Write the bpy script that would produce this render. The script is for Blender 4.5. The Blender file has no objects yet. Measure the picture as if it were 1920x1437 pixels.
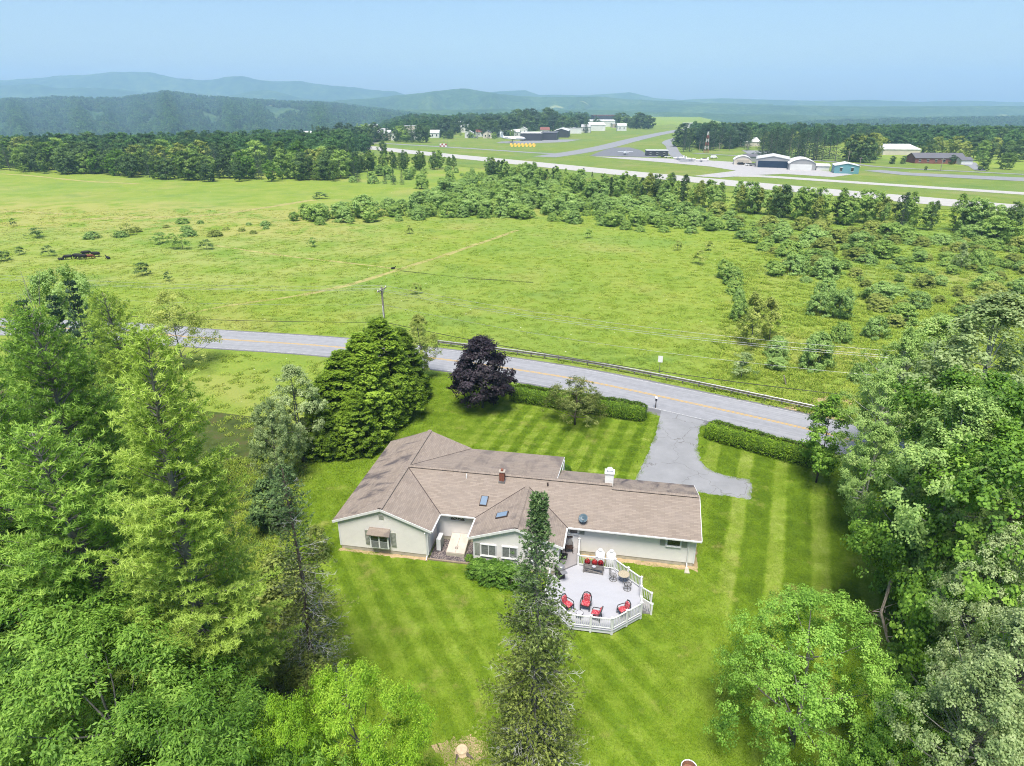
import bpy, math, random
import numpy as np
from mathutils import Vector, Matrix
random.seed(7); RNG = np.random.default_rng(7)
S = bpy.context.scene
COL = S.collection

# ---------------------------------------------------------------- camera, sky, sun, exposure
CAM_H, FPX, V_HOR = 33.0, 1220.0, 198.0          # height above the lawn, focal length and horizon row in photo pixels
PITCH = math.atan((718.5 - V_HOR) / FPX)
HAZE = 1.6e-4                                     # extinction of the air per metre
cam = bpy.data.objects.new('camera', bpy.data.cameras.new('camera'))
COL.objects.link(cam)
cam.location = (0, 0, CAM_H)
cam.rotation_euler = (math.pi / 2 - PITCH, 0, 0)
cam.data.sensor_width = 36.0
cam.data.lens = 36.0 * FPX / 1920.0
cam.data.clip_start = 0.5
cam.data.clip_end = 90000
S.camera = cam

SUN_EL, SUN_AZ = math.radians(68), math.radians(189)   # azimuth clockwise from +Y: high behind the camera
W = bpy.data.worlds.new('World'); S.world = W; W.use_nodes = True
wn = W.node_tree.nodes; wl = W.node_tree.links
bg = wn['Background']
sky = wn.new('ShaderNodeTexSky'); sky.sky_type = 'NISHITA'; sky.sun_disc = False
sky.sun_elevation = SUN_EL; sky.sun_rotation = SUN_AZ
sky.altitude = 100; sky.air_density = 1.0; sky.dust_density = 1.6; sky.ozone_density = 4.0
wl.new(sky.outputs[0], bg.inputs[0]); bg.inputs[1].default_value = 0.05
sun = bpy.data.objects.new('sun', bpy.data.lights.new('sun', 'SUN')); COL.objects.link(sun)
sun.data.energy = 2.1; sun.data.angle = math.radians(24); sun.data.color = (1.0, 0.94, 0.84)
sd = Vector((math.sin(SUN_AZ) * math.cos(SUN_EL), math.cos(SUN_AZ) * math.cos(SUN_EL), math.sin(SUN_EL)))
sun.rotation_euler = sd.to_track_quat('Z', 'Y').to_euler()
S.view_settings.view_transform = 'Standard'; S.view_settings.look = 'None'
S.view_settings.gamma = 1.0; S.view_settings.use_curve_mapping = False
S.view_settings.exposure = 1.84
S.render.engine = 'CYCLES'
cy = S.cycles
cy.use_denoising = True; cy.denoising_prefilter = 'NONE'; cy.filter_width = 1.05; cy.max_bounces = 6; cy.diffuse_bounces = 3; cy.glossy_bounces = 2; cy.transmission_bounces = 4
cy.transparent_max_bounces = 8; cy.volume_bounces = 1; cy.caustics_reflective = False; cy.caustics_refractive = False
cy.use_adaptive_sampling = True; cy.adaptive_threshold = 0.015; cy.use_light_tree = False

# ---------------------------------------------------------------- helpers
def ray(u, v):
    a, b = (u - 960) / FPX, (v - 718.5) / FPX
    return a, math.cos(PITCH) - b * math.sin(PITCH), -(math.sin(PITCH) + b * math.cos(PITCH))
def gp(u, v, z=0.0):
    """ground position (height z) seen at photo pixel u, v"""
    x, y, d = ray(u, v); t = (CAM_H - z) / -d
    return Vector((x * t, y * t, z))
def pp(u, v, Y):
    x, y, d = ray(u, v); t = Y / y
    return Vector((x * t, Y, CAM_H + d * t))
def top_z(u, v, Y): return pp(u, v, Y).z
def to_px(p):
    """photo column and row of a world point (used to word labels)"""
    d = Vector(p) - Vector((0, 0, CAM_H)); c, s = math.cos(PITCH), math.sin(PITCH); f = d.y*c - d.z*s; q = -d.y*s - d.z*c
    return 960 + FPX*d.x/f, 718.5 + FPX*q/f

def tag(o, label=None, cat=None, group=None, kind=None):
    if label: o['label'] = label
    if cat: o['category'] = cat
    if group: o['group'] = group
    if kind: o['kind'] = kind
    return o
def thing(name, label, cat, loc=(0, 0, 0), rz=0.0, group=None):
    o = bpy.data.objects.new(name, None); COL.objects.link(o)
    o.location = loc; o.rotation_euler = (0, 0, rz); o.empty_display_size = 0.3
    return tag(o, label, cat, group)
def link(name, me, parent=None, mat=None, loc=None, rz=None, scale=None):
    o = bpy.data.objects.new(name, me); COL.objects.link(o)
    if mat is not None and not me.materials: me.materials.append(mat)
    if parent: o.parent = parent
    if loc is not None: o.location = loc
    if rz is not None: o.rotation_euler = (0, 0, rz)
    if scale is not None: o.scale = scale if hasattr(scale, '__len__') else (scale,) * 3
    return o
def copy_tree(o, parent=None):
    c = o.copy(); COL.objects.link(c); c.parent = parent
    for ch in list(o.children): copy_tree(ch, c)
    return c
def np_mesh(name, V, F, mat=None, tint=None, smooth=False, uv=None):
    me = bpy.data.meshes.new(name)
    V = np.asarray(V, np.float32); F = np.asarray(F, np.int32); k = F.shape[1]
    me.vertices.add(len(V)); me.vertices.foreach_set('co', V.ravel())
    me.loops.add(F.size); me.loops.foreach_set('vertex_index', F.ravel())
    me.polygons.add(len(F)); me.polygons.foreach_set('loop_start', np.arange(0, F.size, k, dtype=np.int32))
    if smooth: me.polygons.foreach_set('use_smooth', np.ones(len(F), bool))
    if tint is not None:
        a = me.attributes.new('tint', 'FLOAT', 'FACE'); a.data.foreach_set('value', np.asarray(tint, np.float32))
    if uv is not None:
        l = me.uv_layers.new(name='UVMap'); l.data.foreach_set('uv', np.asarray(uv, np.float32)[F.ravel()].ravel())
    me.update(calc_edges=True)
    if mat: me.materials.append(mat)
    return me

class MB:
    """collects simple solids into one mesh"""
    def __init__(s): s.v = []; s.f = []; s.M = Matrix.Identity(4)
    def at(s, loc=(0, 0, 0), rz=0.0, rx=0.0, ry=0.0):
        s.M = Matrix.Translation(loc) @ Matrix.Rotation(rz, 4, 'Z') @ Matrix.Rotation(rx, 4, 'X') @ Matrix.Rotation(ry, 4, 'Y'); return s
    def add(s, vs, fs):
        n = len(s.v); s.v += [tuple(s.M @ Vector(p)) for p in vs]; s.f += [tuple(i + n for i in f) for f in fs]; return s
    def box(s, x0, x1, y0, y1, z0, z1):
        return s.add([(x0,y0,z0),(x1,y0,z0),(x1,y1,z0),(x0,y1,z0),(x0,y0,z1),(x1,y0,z1),(x1,y1,z1),(x0,y1,z1)],
                     [(3,2,1,0),(4,5,6,7),(0,1,5,4),(1,2,6,5),(2,3,7,6),(3,0,4,7)])
    def bar(s, p, q, w, h):
        """box beam from p to q, w across, h high (top face up)"""
        p, q = Vector(p), Vector(q); d = (q - p).normalized()
        a = d.cross(Vector((0, 0, 1)))
        a = a.normalized() if a.length > 1e-4 else Vector((1, 0, 0)); b = a.cross(d)
        vs = [c + a * sx * w / 2 + b * sz * h / 2 for c in (p, q) for sx, sz in ((-1,-1),(1,-1),(1,1),(-1,1))]
        return s.add(vs, [(0,1,2,3),(7,6,5,4),(0,4,5,1),(1,5,6,2),(2,6,7,3),(3,7,4,0)])
    def tube(s, pts, rad, n=6, cap=True):
        pts = [Vector(p) for p in pts]
        if not hasattr(rad, '__len__'): rad = [rad] * len(pts)
        vs, fs = [], []; ref = Vector((0.31, 0.2, 0.93))
        for i, p in enumerate(pts):
            d = (pts[min(i + 1, len(pts) - 1)] - pts[max(i - 1, 0)]).normalized()
            r = ref if abs(d.dot(ref)) < 0.95 else Vector((1, 0, 0))
            a = d.cross(r).normalized(); b = d.cross(a)
            vs += [p + (a * math.cos(2 * math.pi * j / n) + b * math.sin(2 * math.pi * j / n)) * rad[i] for j in range(n)]
        for i in range(len(pts) - 1):
            fs += [(i*n+j, i*n+(j+1)%n, (i+1)*n+(j+1)%n, (i+1)*n+j) for j in range(n)]
        if cap: fs += [tuple(range(n))[::-1], tuple(range((len(pts)-1)*n, len(pts)*n))]
        return s.add(vs, fs)
    def ring(s, c, r, t, n=16, up=(0,0,1), a0=0, a1=2*math.pi):
        c = Vector(c); up = Vector(up).normalized(); a = up.orthogonal().normalized(); b = up.cross(a)
        return s.tube([c + (a*math.cos(a0+(a1-a0)*i/n) + b*math.sin(a0+(a1-a0)*i/n))*r for i in range(n+1)], t, 5)
    def lathe(s, prof, n=14, c=(0,0,0)):
        vs = [(c[0]+r*math.cos(2*math.pi*j/n), c[1]+r*math.sin(2*math.pi*j/n), c[2]+z) for r, z in prof for j in range(n)]
        fs = [(i*n+j, i*n+(j+1)%n, (i+1)*n+(j+1)%n, (i+1)*n+j) for i in range(len(prof)-1) for j in range(n)]
        fs += [tuple(range(n))[::-1], tuple(range((len(prof)-1)*n, len(prof)*n))]
        return s.add(vs, fs)
    def pillow(s, c, sz, e=0.45, n=12, m=7):
        sp = lambda x: math.copysign(abs(x) ** e, x)
        vs, fs = [], []
        for i in range(m + 1):
            ph = -math.pi/2 + math.pi * i / m
            for j in range(n):
                th = 2 * math.pi * j / n
                vs.append((c[0]+sz[0]/2*sp(math.cos(ph))*sp(math.cos(th)), c[1]+sz[1]/2*sp(math.cos(ph))*sp(math.sin(th)), c[2]+sz[2]/2*sp(math.sin(ph))))
        for i in range(m): fs += [(i*n+j, i*n+(j+1)%n, (i+1)*n+(j+1)%n, (i+1)*n+j) for j in range(n)]
        return s.add(vs, fs)
    def slab(s, poly, dz):
        """polygon of 3-D points, thickened downwards by dz"""
        n = len(poly); vs = [tuple(p) for p in poly] + [(p[0], p[1], p[2]-dz) for p in poly]
        return s.add(vs, [tuple(range(n)), tuple(range(2*n-1, n-1, -1))] + [(i, n+i, n+(i+1)%n, (i+1)%n) for i in range(n)])
    def mesh(s, name, mat=None, smooth=False):
        me = bpy.data.meshes.new(name); me.from_pydata(s.v, [], s.f)
        if smooth: me.polygons.foreach_set('use_smooth', np.ones(len(me.polygons), bool))
        me.update()
        if mat: me.materials.append(mat)
        return me
    def build(s, name, mat, parent=None, smooth=False):
        return link(name, s.mesh(name, mat, smooth), parent)

# ---------------------------------------------------------------- material helpers
class NT:
    def __init__(s, name):
        s.m = bpy.data.materials.new(name); s.m.use_nodes = True; s.t = s.m.node_tree; s.n = s.t.nodes; s.l = s.t.links
        s.b = s.n['Principled BSDF']; s.out = s.n['Material Output']
    def put(s, sock, v):
        if isinstance(v, bpy.types.NodeSocket): s.l.new(v, sock)
        elif v is not None:
            if hasattr(v, '__len__') and len(v) == 3 and sock.type == 'RGBA': v = (*v, 1)
            sock.default_value = v
    def new(s, typ, **kw):
        n = s.n.new(typ)
        for k, v in kw.items(): setattr(n, k, v)
        return n
    def math(s, op, a, b=None, c=None, clamp=False):
        n = s.new('ShaderNodeMath', operation=op, use_clamp=clamp); s.put(n.inputs[0], a)
        if b is not None: s.put(n.inputs[1], b)
        if c is not None: s.put(n.inputs[2], c)
        return n.outputs[0]
    def mix(s, f, a, b, mode='MIX'):
        n = s.new('ShaderNodeMix', data_type='RGBA', blend_type=mode); s.put(n.inputs[0], f); s.put(n.inputs[6], a); s.put(n.inputs[7], b); return n.outputs[2]
    def pos(s): return s.new('ShaderNodeNewGeometry').outputs['Position']
    def obj(s): return s.new('ShaderNodeTexCoord').outputs['Object']
    def uv(s): return s.new('ShaderNodeTexCoord').outputs['UV']
    def rand(s): return s.new('ShaderNodeObjectInfo').outputs['Random']
    def scale(s, v, k):
        n = s.new('ShaderNodeVectorMath', operation='MULTIPLY'); s.put(n.inputs[0], v); n.inputs[1].default_value = k if hasattr(k, '__len__') else (k,)*3; return n.outputs[0]
    def dot(s, v, d, off=0.0):
        n = s.new('ShaderNodeVectorMath', operation='DOT_PRODUCT'); s.put(n.inputs[0], v); n.inputs[1].default_value = d; return s.math('ADD', n.outputs['Value'], off)
    def noise(s, v, sc, det=3.0, rough=0.55, dist=0.0):
        n = s.new('ShaderNodeTexNoise'); s.put(n.inputs['Vector'], v); n.inputs['Scale'].default_value = sc
        n.inputs['Detail'].default_value = det; n.inputs['Roughness'].default_value = rough; n.inputs['Distortion'].default_value = dist; return n.outputs['Fac']
    def ss(s, x, a, b):
        n = s.new('ShaderNodeMapRange', interpolation_type='SMOOTHSTEP'); s.put(n.inputs[0], x); n.inputs[1].default_value = a; n.inputs[2].default_value = b; return n.outputs[0]
    def ramp(s, x, stops):
        n = s.new('ShaderNodeValToRGB'); s.put(n.inputs[0], x); e = n.color_ramp.elements
        while len(e) < len(stops): e.new(0.5)
        for i, (p, c) in enumerate(stops): e[i].position = p; e[i].color = (*c, 1)
        return n.outputs[0]
    def bump(s, h, strength, dist=0.1):
        n = s.new('ShaderNodeBump'); s.put(n.inputs['Height'], h); n.inputs['Strength'].default_value = strength; n.inputs['Distance'].default_value = dist
        s.l.new(n.outputs[0], s.b.inputs['Normal']); return n.outputs[0]
    def done(s, col, rough=0.8, spec=0.3, metal=0.0):
        s.put(s.b.inputs['Base Color'], col); s.put(s.b.inputs['Roughness'], rough)
        s.b.inputs['Specular IOR Level'].default_value = spec; s.b.inputs['Metallic'].default_value = metal
        return s.m
def plain(name, c, rough=0.6, var=0.12, sc=3.0, spec=0.3, metal=0.0, bump=0.0):
    """paint, metal, plastic: one base colour with slight uneven wear"""
    t = NT(name); f = t.noise(t.obj(), sc, 5, 0.6)
    k = tuple(x * (1 - var) for x in c); l = tuple(min(1, x * (1 + var)) for x in c)
    col = t.ramp(f, [(0.3, k), (0.7, l)])
    if bump: t.bump(f, bump, 0.02)
    return t.done(col, rough, spec, metal)
def leaf_mat(name, dark, mid, light, trans=0.3, ob=0.16, rough=0.55, spec=0.25):
    t = NT(name)
    a = t.new('ShaderNodeAttribute', attribute_name='tint').outputs['Fac']
    f = t.math('ADD', a, t.math('MULTIPLY_ADD', t.rand(), ob * 2, -ob))
    c = t.ramp(f, [(0.12, dark), (0.5, mid), (0.9, light)])
    t.done(c, rough, spec)
    tr = t.new('ShaderNodeBsdfTranslucent'); t.put(tr.inputs[0], t.mix(1.0, c, (1.0, 1.0, 0.55), 'MULTIPLY'))
    m = t.new('ShaderNodeMixShader'); m.inputs[0].default_value = trans
    t.l.new(t.b.outputs[0], m.inputs[1]); t.l.new(tr.outputs[0], m.inputs[2]); t.l.new(m.outputs[0], t.out.inputs[0])
    return t.m
def bark_mat(name, a, b, sc=6.0):
    t = NT(name); f = t.noise(t.scale(t.obj(), (1, 1, 0.25)), sc, 5, 0.7)
    t.bump(f, 0.6, 0.05); return t.done(t.ramp(f, [(0.35, a), (0.65, b)]), 0.9, 0.1)
# ---------------------------------------------------------------- ground materials
HROT = math.radians(-10.2)
HO = gp(623, 976, 2.75); HO.z = 0                 # house origin: front-left eave corner of the left wing
HX = Vector((math.cos(HROT), math.sin(HROT), 0)); HY = Vector((-math.sin(HROT), math.cos(HROT), 0))
def hw(x, y, z=0.0): return HO + HX * x + HY * y + Vector((0, 0, z))
def hl(p): d = Vector(p) - HO; return d.dot(HX), d.dot(HY)

def grass_lawn(name, gain=1.0):
    t = NT(name); p = t.pos()
    lx = t.dot(p, HX, -HO.dot(HX)); ly = t.dot(p, HY, -HO.dot(HY))
    wob = t.math('MULTIPLY_ADD', t.noise(p, 0.25, 3, 0.6), 1.8, -0.9); vary = t.ss(t.noise(p, 0.16, 3, 0.6), 0.3, 0.62)
    def stripes(ang, period, ph=0.0, lo=-0.55, hi=0.55):
        a = math.radians(ang); d = t.dot(p, (-math.sin(a), math.cos(a), 0), ph)
        d = t.math('ADD', d, t.math('MULTIPLY', wob, 0.35))
        return t.ss(t.math('SINE', t.math('MULTIPLY', d, 2 * math.pi / period)), lo, hi)
    front = t.math('MULTIPLY', t.ss(ly, 10.5, 13.5), t.ss(lx, 32.0, 29.5)); front = t.math('MULTIPLY', front, t.ss(lx, 4.0, 8.0))
    right = t.ss(lx, 29.5, 31.0)
    back = t.math('MULTIPLY', t.ss(ly, 1.5, 0.0), t.ss(lx, 27.0, 24.5))
    sf = t.math('ADD', t.math('MULTIPLY', stripes(-110, 1.95, 0.3), 0.75), t.math('MULTIPLY', stripes(-12, 1.5), 0.25))
    sr = stripes(-112.5, 3.3, 0.9, -0.1, 0.7)
    sb = stripes(-61, 1.7)
    s = t.math('ADD', t.math('MULTIPLY', front, t.math('SUBTRACT', sf, 0.5)), t.math('MULTIPLY', right, t.math('MULTIPLY', t.math('SUBTRACT', sr, 0.5), 1.1)))
    s = t.math('ADD', s, t.math('MULTIPLY', back, t.math('MULTIPLY', t.math('SUBTRACT', sb, 0.5), 0.5)))
    big = t.noise(p, 0.11, 3, 0.6); mid = t.noise(p, 0.7, 4, 0.6); fine = t.noise(p, 5.0, 5, 0.75)
    f = t.math('ADD', t.math('MULTIPLY_ADD', mid, 0.7, -0.35), t.math('MULTIPLY_ADD', fine, 0.8, -0.4))
    f = t.math('ADD', f, t.math('MULTIPLY_ADD', big, 0.5, -0.25))
    f = t.math('ADD', t.math('ADD', f, 0.47), t.math('MULTIPLY', s, t.math('MULTIPLY_ADD', vary, 0.26, 0.2)))
    c = t.ramp(f, [(0.05, (0.065*gain, 0.115*gain, 0.008)), (0.4, (0.125*gain, 0.195*gain, 0.012)), (0.65, (0.19*gain, 0.26*gain, 0.028)), (0.95, (0.29*gain, 0.33*gain, 0.08))])
    dry = t.ss(t.noise(p, 0.33, 5, 0.7), 0.55, 0.75)
    c = t.mix(t.math('MULTIPLY', dry, 0.7), c, (0.29*gain, 0.27*gain, 0.08))
    c = t.mix(t.math('MULTIPLY', t.ss(t.noise(p, 1.1, 4, 0.7), 0.66, 0.74), 0.55), c, (0.20*gain, 0.16*gain, 0.06))   # thin, worn spots
    c = t.mix(t.math('MULTIPLY', t.ss(t.noise(t.scale(p, (1, 1.2, 1)), 0.8, 5, 0.75), 0.62, 0.7), 0.4), c, (0.09*gain, 0.17*gain, 0.035))   # clover
    c = t.mix(1.0, c, (0.93, 0.98, 1.0), 'MULTIPLY'); t.bump(t.math('ADD', fine, mid), 0.5, 0.06)
    return t.done(c, 0.9, 0.1)
def grass_meadow(name, gain=1.0):
    t = NT(name); p = t.pos(); gain *= 0.97
    big = t.noise(p, 0.016, 3, 0.55, 0.6); mid = t.noise(p, 0.11, 4, 0.6); st = t.noise(t.scale(p, (0.6, 1.0, 1.0)), 0.45, 4, 0.65); fine = t.noise(p, 2.2, 5, 0.75)
    f = t.math('ADD', t.math('MULTIPLY_ADD', mid, 0.6, -0.3), t.math('MULTIPLY_ADD', fine, 0.9, -0.45))
    f = t.math('ADD', f, t.math('MULTIPLY_ADD', st, 0.3, 0.35))
    c = t.ramp(f, [(0.1, (0.10*gain, 0.165*gain, 0.018)), (0.42, (0.17*gain, 0.235*gain, 0.032)), (0.66, (0.235*gain, 0.27*gain, 0.05)), (0.95, (0.31*gain, 0.32*gain, 0.09))])
    c = t.mix(t.ss(big, 0.42, 0.68), c, t.ramp(f, [(0.1, (0.105*gain, 0.18*gain, 0.024)), (0.5, (0.16*gain, 0.235*gain, 0.042)), (0.95, (0.25*gain, 0.30*gain, 0.08))]))
    c = t.mix(t.math('MULTIPLY', t.ss(t.noise(p, 0.035, 4, 0.6, 0.4), 0.5, 0.7), 0.5), c, (0.30*gain, 0.27*gain, 0.095)); c = t.mix(t.math('MULTIPLY', t.ss(t.noise(t.scale(p, (1.0, 1.3, 1)), 0.05, 4, 0.65), 0.54, 0.7), 0.5), c, (0.105*gain, 0.185*gain, 0.04))
    c = t.mix(t.ss(t.noise(p, 1.7, 2, 0.4), 0.745, 0.76), c, (0.55, 0.55, 0.42))   # white clover and daisies
    # damp straw-coloured strip across the pasture, well beyond the road
    y = t.dot(p, (0.17, 0.985, 0)); x = t.dot(p, (1, 0, 0))
    wet = t.math('MULTIPLY', t.math('MULTIPLY', t.ss(y, 158, 172), t.ss(y, 232, 205)), t.ss(x, -25, -62))
    wet = t.math('MULTIPLY', wet, t.ss(t.math('ADD', mid, t.math('MULTIPLY', fine, 0.25)), 0.5, 0.66))
    c = t.mix(t.math('MULTIPLY', wet, 0.45), c, (0.36*gain, 0.285*gain, 0.10))
    pale = t.math('MULTIPLY', t.ss(y, 300, 150), t.math('MULTIPLY', t.ss(x, -10, -50), t.ss(y, 108, 118)))
    c = t.mix(t.math('MULTIPLY', pale, t.math('MULTIPLY', t.ss(mid, 0.35, 0.65), 0.5)), c, (0.29*gain, 0.30*gain, 0.10))
    c = t.mix(1.0, c, (0.94, 0.98, 1.0), 'MULTIPLY'); t.bump(t.math('ADD', fine, mid), 0.4, 0.15)
    return t.done(c, 0.92, 0.08)
def asphalt(name, a, b, seam=None):
    t = NT(name); p = t.pos()
    f = t.math('ADD', t.math('MULTIPLY', t.noise(p, 0.5, 5, 0.65), 0.7), t.math('MULTIPLY', t.noise(p, 18, 3, 0.7), 0.3))
    c = t.ramp(f, [(0.3, a), (0.7, b)])
    if seam:   # cracks wandering over an old drive
        v = t.new('ShaderNodeTexVoronoi', feature='DISTANCE_TO_EDGE'); 
        n = t.new('ShaderNodeTexNoise'); t.put(n.inputs['Vector'], p); n.inputs['Scale'].default_value = 0.8
        w = t.new('ShaderNodeVectorMath', operation='MULTIPLY_ADD'); t.put(w.inputs[0], n.outputs['Color']); w.inputs[1].default_value = (2.5, 2.5, 0); t.put(w.inputs[2], p)
        t.put(v.inputs['Vector'], w.outputs[0]); v.inputs['Scale'].default_value = 0.16
        c = t.mix(t.math('MULTIPLY', t.ss(v.outputs['Distance'], 0.008, 0.0), seam), c, (0.09, 0.085, 0.08))
    return t.done(c, 0.85, 0.2)
def road_mat():
    t = NT('road_asphalt'); p = t.pos(); sep = t.new('ShaderNodeSeparateXYZ'); t.put(sep.inputs[0], t.uv()); u, v = sep.outputs[0], sep.outputs[1]
    cmb = t.new('ShaderNodeCombineXYZ'); t.put(cmb.inputs[0], t.math('MULTIPLY', u, 1.6)); t.put(cmb.inputs[1], t.math('MULTIPLY', v, 0.03))
    streak = t.noise(cmb.outputs[0], 1.6, 4, 0.6)
    f = t.math('ADD', t.math('MULTIPLY', t.noise(p, 1.2, 5, 0.65), 0.45), t.math('MULTIPLY', streak, 0.55))
    c = t.ramp(f, [(0.3, (0.19, 0.195, 0.21)), (0.7, (0.31, 0.315, 0.335))])
    edge = t.ss(t.math('ADD', t.math('ABSOLUTE', u), t.math('MULTIPLY', t.noise(p, 0.9, 4), 0.5)), 3.75, 4.4)
    return t.done(t.mix(t.math('MULTIPLY', edge, 0.75), c, (0.10, 0.10, 0.105)), 0.85, 0.2)
def paint_mat(name, c, wear=0.45):
    t = NT(name); f = t.ss(t.noise(t.pos(), 4, 5, 0.7), 0.62, 0.4)
    return t.done(t.mix(t.math('MULTIPLY', t.math('SUBTRACT', 1.0, f), wear), c, (0.2, 0.2, 0.21)), 0.7, 0.2)

M = {}
M['lawn'] = grass_lawn('lawn_grass'); M['lawn_blade'] = grass_lawn('lawn_blades', 1.1)
M['meadow'] = grass_meadow('meadow_grass', 1.06); M['meadow_blade'] = grass_meadow('meadow_blades', 1.3)
M['road'] = road_mat(); M['drive'] = asphalt('old_drive', (0.19, 0.195, 0.205), (0.265, 0.27, 0.285), 0.6)
M['drive_dark'] = asphalt('dark_apron', (0.11, 0.11, 0.115), (0.2, 0.2, 0.205))
M['runway'] = asphalt('runway_surface', (0.33, 0.32, 0.30), (0.41, 0.40, 0.38)); M['apron'] = asphalt('apron_surface', (0.30, 0.29, 0.29), (0.38, 0.37, 0.37))
M['tar'] = asphalt('tar_apron', (0.115, 0.12, 0.135), (0.17, 0.175, 0.19)); M['taxi'] = asphalt('taxiway_surface', (0.18, 0.185, 0.195), (0.25, 0.255, 0.265))
M['yellow'] = paint_mat('road_yellow', (0.55, 0.33, 0.03)); M['white_line'] = paint_mat('road_white', (0.5, 0.5, 0.5), 0.8)
M['dirt'] = plain('bare_dirt', (0.36, 0.27, 0.16), 0.95, 0.3, 1.2, 0.1, bump=0.5)
M['track'] = plain('trodden_track', (0.29, 0.27, 0.10), 0.95, 0.25, 0.4, 0.1)
M['airfield'] = grass_meadow('airfield_grass', 0.86)
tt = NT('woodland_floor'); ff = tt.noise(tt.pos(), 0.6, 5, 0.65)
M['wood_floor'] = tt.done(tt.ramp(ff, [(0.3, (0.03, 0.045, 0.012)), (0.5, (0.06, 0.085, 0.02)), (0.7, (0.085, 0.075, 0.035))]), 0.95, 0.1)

# ---------------------------------------------------------------- ground sheet (polar grid reaching past the hills)
def sm(x, a, b): q = max(0.0, min(1.0, (x - a) / (b - a))); return q * q * (3 - 2 * q)
def far_drop(x, y):
    """plateau round the airfield, falling to valleys at left and right and to the plain beyond"""
    r = math.hypot(x, y); s = x / max(y, 1.0) if y > 0 else math.copysign(2, x)
    v = -85.0 * sm(r, 560, 1250) * sm(-s, 0.14, 0.30) - 75.0 * sm(r, 820, 1500) * sm(s, 0.26, 0.42)
    return v * (1 - sm(r, 2300, 3800)) - 150.0 * sm(r, 2300, 3800)
def build_ground():
    rs = list(np.linspace(4, 120, 14)) + list(np.geomspace(135, 8800, 46)); na = 120
    V = [(0, 0, 0)]; 
    for r in rs:
        for j in range(na):
            a = 2 * math.pi * j / na; x, y = r * math.cos(a), r * math.sin(a)
            V.append((x, y, far_drop(x, y)))
    F3 = [(0, 1 + j, 1 + (j + 1) % na) for j in range(na)]
    F4 = [(1 + i*na + j, 1 + (i+1)*na + j, 1 + (i+1)*na + (j+1) % na, 1 + i*na + (j+1) % na) for i in range(len(rs)-1) for j in range(na)]
    me = bpy.data.meshes.new('ground'); me.from_pydata(V, [], F3 + F4); me.materials.append(M['meadow'])
    return tag(link('ground', me), kind='structure')
build_ground()

def ragged(pts, step=0.35, amp=0.07):
    out = []; r = random.Random(len(pts))
    for i, p in enumerate(pts):
        q = pts[(i + 1) % len(pts)]; n = max(1, int((q - p).length / step))
        out += [p.lerp(q, k / n) + Vector((r.gauss(0, amp), r.gauss(0, amp), 0)) for k in range(n)]
    return out
def sheet(name, pts, z, mat, kind='structure'):
    """flat sheet over a polygon of ground points"""
    me = bpy.data.meshes.new(name); me.from_pydata([(p[0], p[1], z) for p in pts], [], [tuple(range(len(pts)))]); me.materials.append(mat); me.update()
    if me.polygons[0].normal.z < 0: me.flip_normals()
    return tag(link(name, me), kind=kind)
def smooth_line(pts, step):
    """Catmull-Rom through ground points, resampled"""
    P = [np.array(p[:2], float) for p in pts]; P = [2*P[0]-P[1]] + P + [2*P[-1]-P[-2]]; out = []
    for i in range(1, len(P) - 2):
        n = max(2, int(np.linalg.norm(P[i+1] - P[i]) / step))
        for k in range(n):
            t = k / n; a, b, c, d = P[i-1:i+3]
            out.append(0.5 * (2*b + (c-a)*t + (2*a-5*b+4*c-d)*t*t + (3*b-a-3*c+d)*t**3))
    out.append(P[-2]); return np.array(out)
def strip(name, line, o0, o1, z, mat, jit=0.0, kind='structure', parent=None):
    d = np.gradient(line, axis=0); d /= np.linalg.norm(d, axis=1)[:, None]; nr = np.stack([-d[:, 1], d[:, 0]], 1)
    n = len(line); j0 = RNG.normal(0, jit, n) if jit else 0; j1 = RNG.normal(0, jit, n) if jit else 0
    a = line + nr * (o0 + j0 * np.ones(n))[:, None]; b = line + nr * (o1 + j1 * np.ones(n))[:, None]
    s = np.concatenate([[0], np.cumsum(np.linalg.norm(np.diff(line, axis=0), axis=1))])
    V = np.concatenate([np.c_[a, np.full(n, z)], np.c_[b, np.full(n, z)]]); uv = np.concatenate([np.c_[np.full(n, o0), s], np.c_[np.full(n, o1), s]])
    F = np.array([(i, i+1, n+i+1, n+i) for i in range(n-1)])
    if np.cross(np.append(V[1][:2]-V[0][:2], 0), np.append(V[n][:2]-V[0][:2], 0))[2] < 0: F = F[:, ::-1]
    o = link(name, np_mesh(name, V, F, mat, uv=uv), parent)
    return tag(o, kind=kind) if kind else o

# lawn round the house
LAWN = [gp(*q) for q in ((545, 1437), (520, 1300), (500, 1150), (545, 960), (585, 860), (690, 770), (800, 705), (850, 700), (965, 722), (1100, 748), (1245, 768),
                         (1330, 800), (1530, 860), (1640, 900), (1700, 1000), (1780, 1200), (1800, 1437))] + [Vector((22, 12, 0)), Vector((-9, 12, 0))]
sheet('lawn', LAWN, 0.006, M['lawn'])
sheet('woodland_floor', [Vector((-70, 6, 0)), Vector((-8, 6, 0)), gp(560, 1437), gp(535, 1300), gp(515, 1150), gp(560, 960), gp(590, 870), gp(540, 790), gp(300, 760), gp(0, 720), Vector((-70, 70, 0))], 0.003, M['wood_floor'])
sheet('woodland_floor', [Vector((17.5, 8, 0)), Vector((60, 8, 0)), Vector((60, 50, 0)), gp(1800, 960), gp(1690, 1010), gp(1700, 1180), gp(1660, 1300), gp(1680, 1437)], 0.009, M['wood_floor'])

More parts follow.
